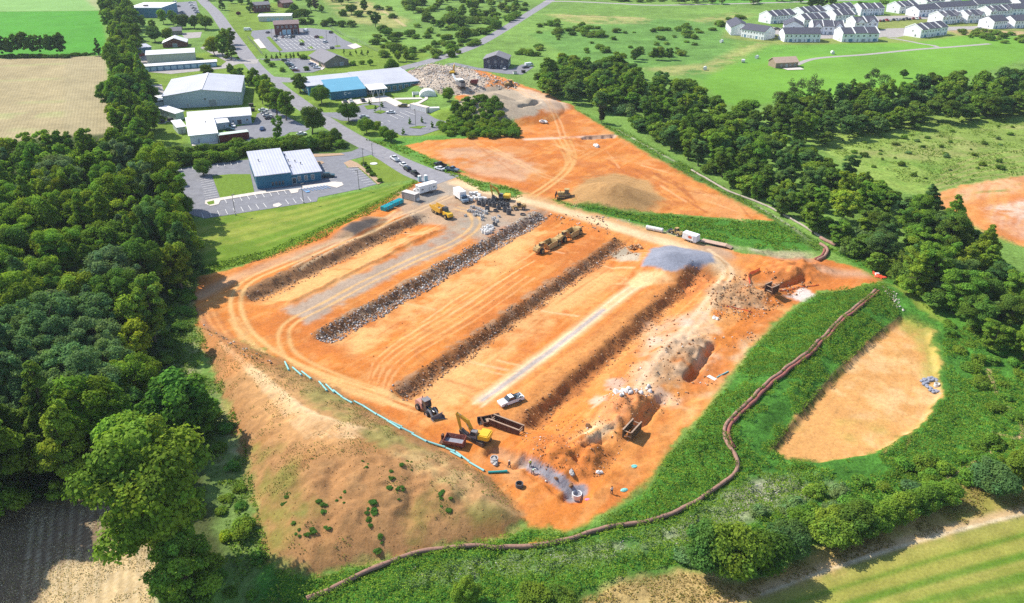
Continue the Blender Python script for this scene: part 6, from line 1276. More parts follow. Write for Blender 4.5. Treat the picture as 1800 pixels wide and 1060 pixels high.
p0 = PT(793, 216); t = thing('utility_trailer', 'dark open utility trailer loaded with tan boxes at the corner of the school lot', 'trailer', (*G(793, 216), .15), R(-5)); MB().box(-2.2, 2.2, -1.0, 1.0, .45, .6).box(-2.2, 2.2, -1.05, -.95, .61, 1.5).box(-2.2, 2.2, .95, 1.05, .61, 1.5).build('bed', M_BLK, t); MB().box(-1.8, 1.6, -.8, .8, .605, 1.6, bev=.1).build('boxes', M_RUSTL, t)
for y in (-1.15, 1.15): wheel(t, 0, y, .36, .22, False)
# ---------------------------------------------------------------- workers
M_SKIN = mat('skin', (.46, .27, .19), .6, var=.05); M_VEST = mat('yellow_green_vest', (.48, .62, .06), .7, var=.1); M_VEST2 = mat('mint_shirt', (.40, .62, .50), .8, var=.1); M_SHW = mat('white_shirt', (.72, .72, .72), .8, var=.08); M_SHB = mat('brown_shirt', (.20, .12, .08), .8, var=.1)
M_JEAN = mat('dark_trousers', (.05, .055, .08), .9, var=.15); M_BOOT = mat('boots', (.12, .08, .05), .8); M_HAT = mat('hard_hat_white', (.78, .78, .74), .35); M_HAIR = mat('hair', (.04, .025, .02), .8)
def skinned(name, verts, edges, radii, m, parent, root=0):
    me = bpy.data.meshes.new(name); me.from_pydata(verts, edges, []); me.materials.append(m); o = bpy.data.objects.new(name, me); C.objects.link(o); o.parent = parent
    sk = o.modifiers.new('skin', 'SKIN'); 
    for k, r in enumerate(radii): me.skin_vertices[0].data[k].radius = (r, r) if not hasattr(r, '__len__') else r
    me.skin_vertices[0].data[root].use_root = True
    sb = o.modifiers.new('smooth', 'SUBSURF'); sb.levels = 1; sb.render_levels = 1; return o
def person(label, px, rz, shirt, bend=0.0, hat=True, stride=.12):
    x, y, z = PT(*px); t = thing('person', label, 'person', (x, y, z), rz)
    def J(p, s=bend):  # lean everything above the hips forward
        if p[2] <= .95: return p
        dz = p[2] - .95; return (p[0] + dz * math.sin(s), p[1], .95 + dz * math.cos(s))
    V = [(0, 0, .95), J((0, 0, 1.15)), J((0, 0, 1.4)), J((.01, 0, 1.5)), J((.02, 0, 1.58)), J((.03, 0, 1.68)), J((.03, 0, 1.76)),
         J((0, .19, 1.42)), J((.06, .25, 1.15)), J((.22, .22, .96 if bend < .2 else 1.0)), J((.27, .21, .9 if bend < .2 else .96)), J((0, -.19, 1.42)), J((.02, -.26, 1.15)), J((.16, -.24, .97)), J((.2, -.23, .9)),
         (0, .1, .88), (stride, .11, .48), (stride * .8, .11, .1), (stride * .8 + .17, .12, .04), (0, -.1, .88), (-stride * .6, -.11, .48), (-stride, -.11, .1), (-stride + .17, -.12, .04)]
    E_ = [(0, 1), (1, 2), (2, 3), (3, 4), (4, 5), (5, 6), (2, 7), (7, 8), (8, 9), (9, 10), (2, 11), (11, 12), (12, 13), (13, 14), (0, 15), (15, 16), (16, 17), (17, 18), (0, 19), (19, 20), (20, 21), (21, 22)]
    Rr = [.14, .125, .15, .065, .06, .1, .08, .075, .055, .042, .038, .075, .055, .042, .038, .095, .065, .045, .04, .095, .065, .045, .04]
    skinned('body', V, E_, Rr, M_SKIN, t)
    sv = [0, 1, 2, 7, 8, 11, 12]; mp = {v: k for k, v in enumerate(sv)}; skinned('shirt', [V[v] for v in sv], [(mp[a], mp[b]) for a, b in E_ if a in mp and b in mp], [Rr[v] + .025 for v in sv], shirt, t)
    sv = [0, 15, 16, 17, 19, 20, 21]; mp = {v: k for k, v in enumerate(sv)}; skinned('trousers', [V[v] for v in sv], [(mp[a], mp[b]) for a, b in E_ if a in mp and b in mp], [Rr[v] + .022 for v in sv], M_JEAN, t)
    h = Vector(V[6]); MB().ball((h.x, h.y, h.z + .01), (.125, .115, .1), 10, 6).tube([(h.x + .02, h.y, h.z - .01), (h.x + .02, h.y, h.z + .01)], .15, 12).build('hard_hat' if hat else 'hair', M_HAT if hat else M_HAIR, t)
    hd_ = Vector(V[5]); MB().ball((hd_.x + .105, hd_.y, hd_.z - .005), (.025, .018, .025), 6, 4).build('nose', M_SKIN, t); eye = MB()
    for s in (-.035, .035): eye.ball((hd_.x + .095, hd_.y + s, hd_.z + .03), .013, 6, 4)
    eye.build('eyes', M_BLK, t)
    for a, b in ((17, 18), (21, 22)): MB().tube([Vector(V[a]) + Vector((-.05, 0, -.03)), Vector(V[b]) + Vector((.05, 0, -.01))], [.06, .05], 8).build('boot', M_BOOT, t)
    for wv, s in ((10, 1), (14, -1)):
        p = Vector(V[wv]); hand = MB()
        for f in range(4): hand.tube([p + Vector((0, s * (-.03 + .02 * f), -.02)), p + Vector((.02, s * (-.03 + .02 * f), -.07)), p + Vector((.0, s * (-.03 + .02 * f), -.1 - .008 * (f in (1, 2))))], [.011, .010, .008], 5)
        hand.tube([p + Vector((.02, -s * .03, 0)), p + Vector((.05, -s * .045, -.05))], [.012, .009], 5).build('fingers', M_SKIN, t)
    return t
person('worker in a yellow green vest standing at the trench edge', (932, 821), R(-60), M_VEST); person('worker in a mint shirt stooping over the gravel trench', (936, 833), R(-30), M_VEST2, bend=.8, stride=.18)
person('worker in a brown shirt walking beside the trench start', (895, 822), R(-40), M_SHB, stride=.25); person('person in white shirt on the orange ground right of the pale ring', (1075, 868), R(120), M_SHW, hat=False)
# ---------------------------------------------------------------- vegetation
def leaf_mat(name, trans=.36):
    m = bpy.data.materials.new(name); m.use_nodes = True; N = m.node_tree.nodes; L = m.node_tree.links; N.clear()
    out = N.new('ShaderNodeOutputMaterial'); oi = N.new('ShaderNodeObjectInfo'); at = N.new('ShaderNodeAttribute'); at.attribute_name = 'lv'
    mx = N.new('ShaderNodeMix'); mx.data_type = 'RGBA'; mx.blend_type = 'MULTIPLY'; mx.inputs[0].default_value = 1
    L.new(oi.outputs['Color'], mx.inputs[6]); L.new(at.outputs['Color'], mx.inputs[7])
    d = N.new('ShaderNodeBsdfDiffuse'); t = N.new('ShaderNodeBsdfTranslucent'); ty = N.new('ShaderNodeMix'); ty.data_type = 'RGBA'; ty.blend_type = 'MULTIPLY'; ty.inputs[0].default_value = 1; ty.inputs[7].default_value = (1.22, 1.32, .6, 1); s = N.new('ShaderNodeMixShader'); s.inputs[0].default_value = trans
    L.new(mx.outputs[2], d.inputs['Color']); L.new(mx.outputs[2], ty.inputs[6]); L.new(ty.outputs[2], t.inputs['Color']); L.new(d.outputs[0], s.inputs[1]); L.new(t.outputs[0], s.inputs[2]); L.new(s.outputs[0], out.inputs['Surface'])
    return m
M_LEAF = leaf_mat('leaves'); M_BARK = mat('bark', (.12, .09, .065), .95, var=.3, scale=3, bump=.5)
def quads_mesh(name, P, Nn, size, lv, m, aspect=1.0, up=None):
    """many leaf-clump faces: centres P, normals Nn, half sizes size, tint lv (n,3)"""
    n = len(P); r = RNG.normal(size=(n, 3)) if up is None else up
    Nn = Nn / np.linalg.norm(Nn, axis=1)[:, None]
    u = np.cross(Nn, r); u /= np.linalg.norm(u, axis=1)[:, None] + 1e-9; v = np.cross(Nn, u)
    s = size[:, None]; j = RNG.uniform(.65, 1.25, (4, n, 1))
    c = np.stack([P - u * s * j[0] - v * s * .35 * aspect, P - v * s * aspect * j[1] + u * s * .3, P + u * s * j[2] + v * s * .35 * aspect, P + v * s * aspect * j[3] - u * s * .3], 1).reshape(-1, 3)
    me = bpy.data.meshes.new(name); me.vertices.add(4 * n); me.vertices.foreach_set('co', c.astype(np.float32).ravel())
    me.loops.add(4 * n); me.loops.foreach_set('vertex_index', np.arange(4 * n, dtype=np.int32)); me.polygons.add(n)
    me.polygons.foreach_set('loop_start', np.arange(0, 4 * n, 4, dtype=np.int32)); me.polygons.foreach_set('loop_total', np.full(n, 4, np.int32))
    a = me.attributes.new('lv', 'FLOAT_COLOR', 'POINT'); a.data.foreach_set('color', np.concatenate([np.repeat(lv, 4, 0), np.ones((4 * n, 1))], 1).astype(np.float32).ravel())
    me.update(calc_edges=True); me.materials.append(m); return me
def unit(n):
    v = RNG.normal(size=(n, 3)); return v / np.linalg.norm(v, axis=1)[:, None]
def crown(name, Rr, z0, z1, nl, n, leaf, lobe=(.30, .48), form='round', tint=.22):
    """lobed crown: leaf clumps on the skins of many lobes packed into the crown's volume"""
    d = unit(nl); t = RNG.uniform(.35, 1, nl) ** .6; H_ = (z1 - z0) / 2; zc = (z0 + z1) / 2
    cz = d[:, 2] * t; k = 1.0
    if form == 'cone': cz = RNG.uniform(-1, .95, nl); k = np.clip(.62 - .55 * cz, .06, 1.2)
    if form == 'vase': cz = RNG.uniform(-1, 1, nl); k = np.clip(.75 + .35 * cz - .35 * np.clip(cz - .3, 0, 1), .3, 1)
    rr = RNG.uniform(*lobe, nl) * Rr * (np.sqrt(np.clip(k, .12, 1)) if form == 'cone' else 1)
    hd = d[:, :2] / (np.linalg.norm(d[:, :2], axis=1)[:, None] + 1e-6)
    rad = (np.linalg.norm(d[:, :2], axis=1) * t if form == 'round' else RNG.uniform(.2, 1, nl) ** .5) * (Rr - rr * .55) * k
    c = np.stack([hd[:, 0] * rad, hd[:, 1] * rad, zc + cz * (H_ - rr * .5)], 1)
    p = rr ** 2; q = RNG.choice(nl, n * 2, p=p / p.sum()); dd = unit(n * 2); dd[:, 2] = np.where(dd[:, 2] < -.25, -dd[:, 2] * RNG.uniform(-.4, 1, n * 2), dd[:, 2])
    P = c[q] + dd * (rr[q] * np.where(RNG.random(n * 2) < .16, RNG.uniform(1.0, 1.35, n * 2), RNG.uniform(.7, 1.08, n * 2)))[:, None] * np.array([1, 1, .85])
    keep = np.ones(n * 2, bool)
    for i in range(nl): keep &= (np.linalg.norm(P - c[i], axis=1) > rr[i] * .62) | (q == i)
    P, q, dd = P[keep][:n], q[keep][:n], dd[keep][:n]
    lt = 1 + RNG.uniform(-tint, tint, nl)[q] + RNG.uniform(-.3, .3, len(P)); hu = RNG.uniform(-.12, .12, nl)[q]
    lv = np.stack([lt * (1 + hu), lt, lt * (1 - hu)], 1)
    N_ = dd + RNG.normal(size=dd.shape) * .5 + np.array([0, 0, .5])
    return quads_mesh(name, P, N_, leaf * RNG.uniform(.55, 1.3, len(P)), lv, M_LEAF), c, rr
def trunk(name, h, r, c, nb=7, lean=.4):
    mb = MB(); top = (RNG.uniform(-lean, lean), RNG.uniform(-lean, lean), h)
    mb.tube([(0, 0, -.6), (0, 0, .5), (top[0] * .4, top[1] * .4, h * .5), top], [r * 1.5, r, r * .75, r * .25], 8)
    for i in RNG.permutation(len(c))[:nb]:
        f = RNG.uniform(.35, .8); a = (top[0] * f, top[1] * f, h * f); b = c[i]
        mb.tube([a, ((a[0] + b[0]) / 2, (a[1] + b[1]) / 2, a[2] * .6 + b[2] * .4), tuple(b)], [r * .42, r * .28, r * .08], 5)
    o = mb.build(name, M_BARK); me = o.data; bpy.data.objects.remove(o); return me
VAR = {}
def variants(key, k, f):
    VAR[key] = []
    for _ in range(k):
        cm, c, rr, th, tr = f(); VAR[key].append((cm, trunk('trunk', th, tr, c)))
def mk(Rr, z0, z1, nl, n, leaf, th, tr, **k):
    def f():
        g = RNG.uniform(.9, 1.12); cm, c, rr = crown('crown', Rr * g, z0, z1 * RNG.uniform(.93, 1.07), nl, n, leaf, **k); return cm, c, rr, th, tr
    return f
variants('big', 4, mk(5.9, 2.6, 17, 72, 24000, .20, 13, .38, lobe=(.10, .34), tint=.3)); _b = VAR['big']; variants('big', 3, mk(5.2, 2.2, 18.5, 80, 24000, .19, 14, .36, form='vase', lobe=(.12, .3), tint=.3)); _b += VAR['big']; variants('big', 2, mk(5.6, 2.0, 19, 90, 24000, .19, 15, .36, form='cone', lobe=(.14, .34), tint=.3)); VAR['big'] = _b + VAR['big']
variants('mid', 4, mk(4.6, 1.8, 14, 54, 11000, .26, 10, .3, lobe=(.11, .36), tint=.3)); _b = VAR['mid']; variants('mid', 3, mk(4.0, 1.6, 15.5, 60, 11000, .25, 11, .3, form='vase', lobe=(.13, .32), tint=.3)); _b += VAR['mid']; variants('mid', 2, mk(4.4, 1.4, 15, 60, 11000, .25, 12, .3, form='cone', lobe=(.16, .36), tint=.3)); VAR['mid'] = _b + VAR['mid']
variants('far', 4, mk(4.6, 1.4, 13, 36, 3400, .45, 9, .3, lobe=(.16, .4)))
variants('silver', 3, mk(6.6, 4, 17, 90, 26000, .18, 14, .38, lobe=(.10, .24)))
variants('slim', 3, mk(4.0, 2.5, 16, 50, 12000, .22, 13, .25, form='vase', lobe=(.16, .34)))
variants('pine', 3, mk(4.6, 1.0, 20, 80, 16000, .22, 18, .35, form='cone', lobe=(.16, .32)))
variants('round', 3, mk(5.0, 1.3, 9.6, 40, 11000, .22, 7, .3, lobe=(.2, .42), tint=.14))
variants('bush', 5, mk(2.5, -.3, 3.2, 22, 2200, .19, 2, .09, lobe=(.18, .5)))
variants('sapling', 2, mk(1.0, .1, 4.2, 10, 420, .22, 3.6, .07, form='cone', lobe=(.3, .5)))
variants('bare', 3, mk(4.2, 4, 12, 26, 1500, .22, 11, .22, form='vase', lobe=(.2, .34)))
CAT = {'big': ('broadleaf_tree', 'tree'), 'mid': ('broadleaf_tree', 'tree'), 'far': ('distant_tree', 'tree'), 'silver': ('silver_leaf_tree', 'tree'), 'slim': ('slender_tree', 'tree'), 'pine': ('pine_tree', 'pine tree'), 'round': ('round_tree', 'tree'), 'bush': ('bush', 'bush'), 'sapling': ('small_conifer', 'conifer'), 'bare': ('thin_leaved_tree', 'tree')}
GREEN = (.155, .258, .032); YELL = (.205, .305, .034); DARK = (.11, .19, .03); SILV = (.15, .25, .085); LIME = (.30, .37, .03); TEALG = (.10, .19, .05)
NTREE = {}
def tree(key, x, y, s, col, label, group, zs=1.0, z=None):
    z = float(hz(x, y)) if z is None else z
    j = rs.uniform(.88, 1.2); TQ.append((key, x, y, z, s, zs, (col[0] * j * rs.uniform(.9, 1.12), col[1] * j, col[2] * j), label, group, rs.uniform(0, 6.28), rs.randrange(4) if group is None else rs.randrange(99)))
def grow(key, x, y, z, s, zs, col, label, group, rot, v):
    cm, tm = VAR[key][v % len(VAR[key])]; nm, ct = CAT[key]
    t = thing(nm, label, ct, (x, y, z - .1), rot, group); t.scale = (s * (.86 + .003 * (v * 37 % 99)), s * (.86 + .003 * (v * 61 % 99)), s * zs); t.rotation_euler = (.0022 * (v * 29 % 99 - 49), .0022 * (v * 83 % 99 - 49), rot)
    if key not in ('bush', 'sapling'):
        o = bpy.data.objects.new('trunk', tm); C.objects.link(o); o.parent = t
    else:
        o = bpy.data.objects.new('stem', tm); C.objects.link(o); o.parent = t
    o = bpy.data.objects.new('crown', cm); C.objects.link(o); o.parent = t
    o.color = (*col, 1)
    return t
TQ = []
def rest_mass(name, rows, use):
    """everything past the 300 largest of a kind: one mesh"""
    co = []; lv = []
    for key, x, y, z, s, zs, col, _l, _g, rot, v in rows:
        me = VAR[use][v % len(VAR[use])][0]; n = len(me.vertices); c = np.empty(n * 3, np.float32); me.vertices.foreach_get('co', c); c = c.reshape(-1, 3)
        a = np.empty(n * 4, np.float32); me.attributes['lv'].data.foreach_get('color', a); a = a.reshape(-1, 4)[:, :3]
        k_, q_ = math.cos(rot), math.sin(rot); co.append(np.stack([(c[:, 0] * k_ - c[:, 1] * q_) * s + x, (c[:, 0] * q_ + c[:, 1] * k_) * s + y, c[:, 2] * s * zs + z], 1)); lv.append(a * np.array(col))
    co = np.concatenate(co); lv = np.concatenate(lv); n = len(co); me = bpy.data.meshes.new(name); me.vertices.add(n); me.vertices.foreach_set('co', co.astype(np.float32).ravel())
    me.loops.add(n); me.loops.foreach_set('vertex_index', np.arange(n, dtype=np.int32)); me.polygons.add(n // 4); me.polygons.foreach_set('loop_start', np.arange(0, n, 4, dtype=np.int32)); me.polygons.foreach_set('loop_total', np.full(n // 4, 4, np.int32))
    at = me.attributes.new('lv', 'FLOAT_COLOR', 'POINT'); at.data.foreach_set('color', np.concatenate([lv, np.ones((n, 1))], 1).astype(np.float32).ravel()); me.update(calc_edges=True); me.materials.append(M_LEAF)
    o = bpy.data.objects.new(name, me); C.objects.link(o); o['kind'] = 'stuff'; o.color = (1, 1, 1, 1)
def plant_all():
    by = {}
    for q_ in TQ: by.setdefault(CAT[q_[0]][0], []).append(q_)
    for nm, rows in by.items():
        u = lambda q_: 900 + FPX * q_[1] / (q_[2] * CT + 92 * ST)
        rows.sort(key=lambda q_: -q_[4] * q_[5] / math.hypot(q_[1], q_[2]) * (1 if -20 < u(q_) < 1820 else .3) * (10 if q_[8] is None else 1)); print('TREES', nm, len(rows))
        for q_ in rows[:295]: grow(*q_)
        if rows[295:]: rest_mass('distant_trees' if 'tree' in nm else 'scrub', rows[295:], 'far' if 'tree' in nm else 'bush')
def scatter(px, zc, sp, tries=6000, world=None, seed=1, avoid=()):
    pts = world if world is not None else W(px, zc); a = np.array(pts); lo, hi = a.min(0), a.max(0); g = np.random.default_rng(seed); out = []
    C_ = g.uniform(lo, hi, (tries, 2)); C_ = C_[inside(C_[:, 0], C_[:, 1], pts)]
    for p in C_:
        if out and (np.hypot(*(np.array(out) - p).T) < sp * (1 + .25 * math.sin(p[0] * 3.1 + p[1]))).any(): continue
        if any(math.hypot(p[0] - ax, p[1] - ay) < ar for ax, ay, ar in avoid): continue
        out.append(p)
    return out
def pick(*opts): return rs.choices([o[0] for o in opts], [o[1] for o in opts])[0]
# big wood on the left
big_near = [(310, 992, 'big', 1.62, GREEN, 1.05, 'huge broad tree at the wood corner beside the lower stubble patch'), (275, 608, 'slim', 1.05, (0.14, 0.247, 0.0363), 1.1, 'slender tree standing free at the wood edge, shadow on the grass'), (335, 1085, 'big', 1.1, (0.157, 0.247, 0.033), .75, 'broad yellowish tree at the bottom edge beside the stubble'),
            (330, 770, 'mid', 1.5, (0.124, 0.247, 0.0363), .85, 'wide leafy tree leaning over the stockpile edge'), (245, 640, 'mid', .95, LIME, .8, 'bright lime crowned tree in the wood edge gap'), (170, 815, 'big', 1.2, (0.14, 0.247, 0.0264), 1.0, 'yellow green crown in front of the dark pine at the lower wood'), (95, 815, 'pine', 1.15, DARK, 1.0, 'dark pine with layered boughs at the lower wood edge'), (40, 835, 'pine', 1.1, DARK, 1.0, 'dark pine at the lower left corner of the wood'),
            (372, 745, 'mid', .8, (0.132, 0.247, 0.0363), .7, 'low leafy tree at the stockpile corner'), (260, 850, 'mid', 1.2, GREEN, 1.0, 'dark green tree behind the huge corner tree'), (250, 520 + 90, 'mid', 1.1, YELL, .9, 'rounded light tree left of the slender one')]
av = []
for px, py, k, s, c, zs, lab in big_near:
    x, y = G(px, py); tree(k, x, y, s, c, lab, None, zs); av.append((x, y, 5.5 * s))
wood = [(-70, 275), (60, 262), (110, 250), (180, 246), (262, 250), (285, 300), (318, 350), (345, 432), (322, 455), (300, 478), (275, 492), (225, 540), (215, 600), (250, 690), (270, 770), (180, 790), (60, 800), (-70, 815)]
sil = W([(-70, 545), (20, 540), (110, 520), (185, 520), (205, 580), (190, 640), (150, 690), (60, 720), (-70, 740)], 12)
for x, y in scatter(wood, 9, 8.2, 9000, seed=3, avoid=av):
    u = 900 + FPX * x / (y * CT + 91 * ST); v_ = y
    near = y < 215
    if inside(np.array([x]), np.array([y]), sil)[0]:
        tree('silver', x, y, rs.uniform(.8, 1.15), SILV, 'silvery green tree in the pale stand at the middle of the left wood', 'silver leaved trees in the left wood', rs.uniform(.9, 1.1)); continue
    c = pick((GREEN, 4), (YELL, 3), (DARK, 1.5), ((.19, .275, .03), 3), (TEALG, 1), ((.13, .20, .08), .8))
    w_ = {GREEN: 'mid green', YELL: 'yellow green', DARK: 'dark green', TEALG: 'blue green'}.get(c, 'fresh green' if c[2] < .06 else 'greyish green')
    part = 'the near half of the big left wood' if near else ('the far half of the big left wood' if y > 290 else 'the middle of the big left wood')
    tree('big' if y < 260 else 'mid', x, y, rs.uniform(.72, 1.12) * (1.0 if y < 260 else 1.12), c, f'{w_} tree packed in {part}', f'{w_} trees in {part}', rs.uniform(.85, 1.15))
# bushes and saplings along the wood's foot
for x, y in scatter([(285, 500), (340, 480), (345, 560), (300, 610), (330, 640), (400, 760), (430, 860), (460, 980), (440, 1060), (380, 1060), (390, 850), (330, 700), (270, 610)], .5, 3.4, 900, seed=4):
    tree('bush', x, y, rs.uniform(.4, .95), pick(((0.132, 0.264, 0.0413), 2), (GREEN, 2), (LIME, .6)), 'low bush on the rough strip between the left wood and the stockpile', 'bushes between the left wood and the stockpile', rs.uniform(.5, .9))
# tree line running away on the left
for x, y in scatter([(178, -4), (218, -4), (240, 35), (238, 80), (245, 110), (262, 165), (272, 215), (272, 245), (205, 248), (182, 195), (188, 150), (190, 110), (205, 80), (192, 50)], 7, 9.0, 5000, seed=5):
    c = pick((GREEN, 3), (YELL, 2), (DARK, 2), (TEALG, 1)); w_ = {GREEN: 'mid green', YELL: 'yellow green', DARK: 'dark green', TEALG: 'blue green'}[c]
    tree('mid', x, y, rs.uniform(.85, 1.25), c, f'{w_} tree in the hedgerow line between the stubble field and the works', f'{w_} trees in the hedgerow line left of the works', rs.uniform(.85, 1.2))
for k, px in enumerate((4, 18, 32, 47, 60, 74, 88, 102, 110)): tree('mid', *G(px, 100 - .6 * k), rs.uniform(.72, .95), DARK, 'tall dark tree in the short row between the green crop and the stubble', 'trees in the row between crop and stubble', 1.3)
for px in range(-8, 125, 9): tree('bush', *G(px, 101.5), rs.uniform(.8, 1.2), DARK, 'dark hedge bush at the foot of the short tree row', 'hedge bushes under the short tree row', .7)
tree('pine', *G(173, 98), .62, DARK, 'broad dark conifer alone at the crop field corner', None, 1.0)
for k in range(7): tree('bush', *G(122 + 7 * k, 99.5 - .5 * k), rs.uniform(.5, .9), DARK, 'low dark bush on the line between crop and stubble', 'bushes between crop and stubble', .8)
# round the works
for px, py, k, s, c, lab in ((250, 50, 'mid', .8, GREEN, 'rounded tree left of the dark conifer above the yard'), (270, 58, 'mid', .8, GREEN, 'light tree above the small gabled shed'), (273, 74, 'round', 1.15, TEALG, 'large dark blue green tree behind the cream hall'), (298, 72, 'round', .95, YELL, 'yellowish tree beside the small grey house'), (288, 42, 'mid', .85, YELL, 'bright tree under the flat roofed store'), (320, 50, 'round', 1.1, DARK, 'dark tree left of two behind the storage yard'), (342, 50, 'round', 1.0, DARK, 'dark tree in the middle behind the storage yard'), (362, 52, 'round', 1.1, GREEN, 'dark tree right end of the clump by the upper road'),
                             (305, 45, 'mid', .8, GREEN, 'small crowned tree in the clump above the storage yard'), (353, 40, 'round', .8, GREEN, 'small round tree behind the clump by the upper road'), (377, 96, 'round', 1.2, LIME, 'bright yellow green tree by the cream hall entrance'), (398, 84, 'mid', 1.05, YELL, 'tall light tree behind the yard entrance by the road'), (407, 105, 'pine', .8, DARK, 'dark pointed tree at the road corner of the yard'), (392, 100, 'mid', .95, GREEN, 'tree between the lime one and the pointed one at the yard entrance'), (408, 78, 'mid', .9, GREEN, 'tree on the road edge above the yard entrance'),
                             (366, 135, 'round', .75, DARK, 'low round tree on the grass behind the big warehouse'), (407, 134, 'mid', .6, DARK, 'first of the small trees right of the warehouse'), (418, 138, 'round', .6, GREEN, 'second of the small trees right of the warehouse'), (427, 148, 'slim', .6, TEALG, 'pointed blue tree right of the warehouse'), (438, 150, 'round', .5, DARK, 'small dark tree at the warehouse drive'),
                             (450, 160, 'mid', .85, GREEN, 'tree beside the drive at the upper end of the light green row'), (462, 183, 'slim', .95, YELL, 'first tall light green tree of the roadside row'), (474, 192, 'mid', 1.0, YELL, 'second tall light green tree of the roadside row'), (487, 203, 'mid', 1.1, YELL, 'third tall light green tree of the roadside row'), (503, 212, 'mid', 1.12, (0.165, 0.272, 0.033), 'last and biggest light green tree of the roadside row'), (470, 170, 'mid', .8, GREEN, 'small tree behind the light green roadside row'),
                             (528, 162, 'round', .98, DARK, 'neat round dark tree left of the school'), (566, 182, 'round', .98, DARK, 'neat round dark tree in front of the cyan roof'), (613, 213, 'round', .95, DARK, 'neat round dark tree at the school lot entrance'), (549, 234, 'round', 1.25, DARK, 'tall round dark tree in the road corner'), (690, 132, 'round', 1.0, DARK, 'big round dark tree behind the school roof'), (703, 131, 'bush', 1.3, (0.132, 0.0825, 0.0495), 'reddish bush beside the tree behind the school'),
                             (645, 234, 'round', .75, GREEN, 'rounded tree between road and school lot'), (662, 226, 'bush', 1.2, YELL, 'pale bush at the near edge of the school lot'), (678, 246, 'round', .65, GREEN, 'left of two bushy trees near the lot corner'), (688, 249, 'round', .55, GREEN, 'right of two bushy trees near the lot corner'), (790, 178, 'round', .75, GREEN, 'round green bush tree beside the grey gravel heap'), (358, 308, 'round', .68, (0.132, 0.264, 0.0363), 'small round tree at the corner of the lawn square'), (318, 383, 'round', .85, DARK, 'round dark tree at the near left corner of the office lot'),
                             (487, 250, 'slim', .75, GREEN, 'upright tree in the hedge above the office roof'), (590, 253, 'round', .72, DARK, 'round dark tree at the right end of the hedge'), (651, 115, 'round', .4, GREEN, 'small round tree alone on the shop lawn'), (700, 108, 'mid', .55, YELL, 'left tree of a pair by the cross road'), (715, 108, 'mid', .6, YELL, 'right tree of a pair by the cross road'), (391, 18, 'pine', .75, DARK, 'dark conifer at the top beside the main road'), (440, 22, 'pine', .85, DARK, 'large dark conifer left of the brick house'), (470, 15, 'pine', .8, DARK, 'dark conifer right of the brick house'), (420, 28, 'round', .4, (0.148, 0.0578, 0.0495), 'small purple leaved tree on the lawn by the upper road'), (408, 6, 'round', .7, TEALG, 'dark tree at the top edge by the upper road'), (425, 8, 'round', .7, GREEN, 'green tree at the top edge between conifers'),
                             (546, 18, 'mid', .8, DARK, 'dark tree pair, left one above the brick lot'), (555, 19, 'mid', .7, (0.132, 0.099, 0.0578), 'reddish tree of the pair above the brick lot'), (565, 22, 'round', .65, GREEN, 'small round tree alone in the upper meadow'), (618, 26, 'round', .95, DARK, 'dark tree cluster crown in the upper meadow'), (490, 8, 'round', .9, GREEN, 'tree at the top edge behind the low workshop'), (518, 22, 'round', .8, GREEN, 'green tree right of the low workshop'), (660, 48, 'mid', .95, DARK, 'dark tree alone right of the wire fence'), (570, 250, 'round', .5, GREEN, 'low round tree in the hedge near its right end')):
    tree(k, *G(px, py), s, c, lab, None)
for k in range(24):      # hedge between works and office
    t = k / 23; px = 274 + 325 * t; py = 285 - 28 * t + rs.uniform(-4, 4) + (6 if 300 < px < 420 else 0)
    tree('bush', *G(px, py), rs.uniform(1.1, 1.9), pick((GREEN, 3), (DARK, 2), ((0.132, 0.231, 0.0363), 1)), 'leafy bush in the long hedge behind the teal office', 'bushes of the hedge behind the teal office')
for k in range(16): tree('bush', *G(275 + 20 * k + rs.uniform(-6, 6), 276 - 1.6 * k + rs.uniform(-3, 3)), rs.uniform(1.0, 1.6), pick((GREEN, 2), (DARK, 2)), 'leafy bush in the long hedge behind the teal office', 'bushes of the hedge behind the teal office')
for px, py in ((640, 290), (645, 297), (650, 303), (655, 309), (667, 320)): tree('bush', *G(px, py), .55, DARK, 'clipped dark round shrub in the planting bed by the office lot', 'clipped shrubs by the office lot', .8)
for px, py in ((468, 103), (478, 104), (487, 104), (494, 104), (503, 103), (511, 103), (517, 102), (525, 104), (606, 98), (616, 98), (626, 98), (636, 97), (647, 99)): tree('sapling', *G(px, py), rs.uniform(.8, 1.2), DARK, 'small dark conifer in the planted row round the shop', 'planted conifer row round the shop')
for px, py in ((531, 103), (535, 104), (470, 110), (478, 117), (497, 126), (538, 124), (622, 115), (636, 113)): tree('bush', *G(px, py), rs.uniform(.7, 1.1), GREEN, 'round shrub on the lawn by the shop', 'shrubs by the shop')
for px, py in ((661, 198), (672, 189), (650, 184), (742, 216), (760, 224), (720, 218), (709, 236), (600, 172), (512, 107), (563, 118)): tree('sapling', *G(px, py), .9, (0.132, 0.247, 0.0413), 'thin young tree on the islands and edges of the car parks', 'young trees of the car parks')
# thicket between school lot and the dirt
for x, y in scatter([(775, 222), (800, 200), (840, 192), (880, 205), (910, 225), (905, 238), (850, 240), (790, 236)], 1, 4.2, 1500, seed=6): tree('bush', x, y, rs.uniform(.75, 1.15), pick((GREEN, 3), (DARK, 1), ((.17, .26, .03), 1)), 'big bush in the thicket below the gravel heap', 'bushes of the thicket below the gravel heap')
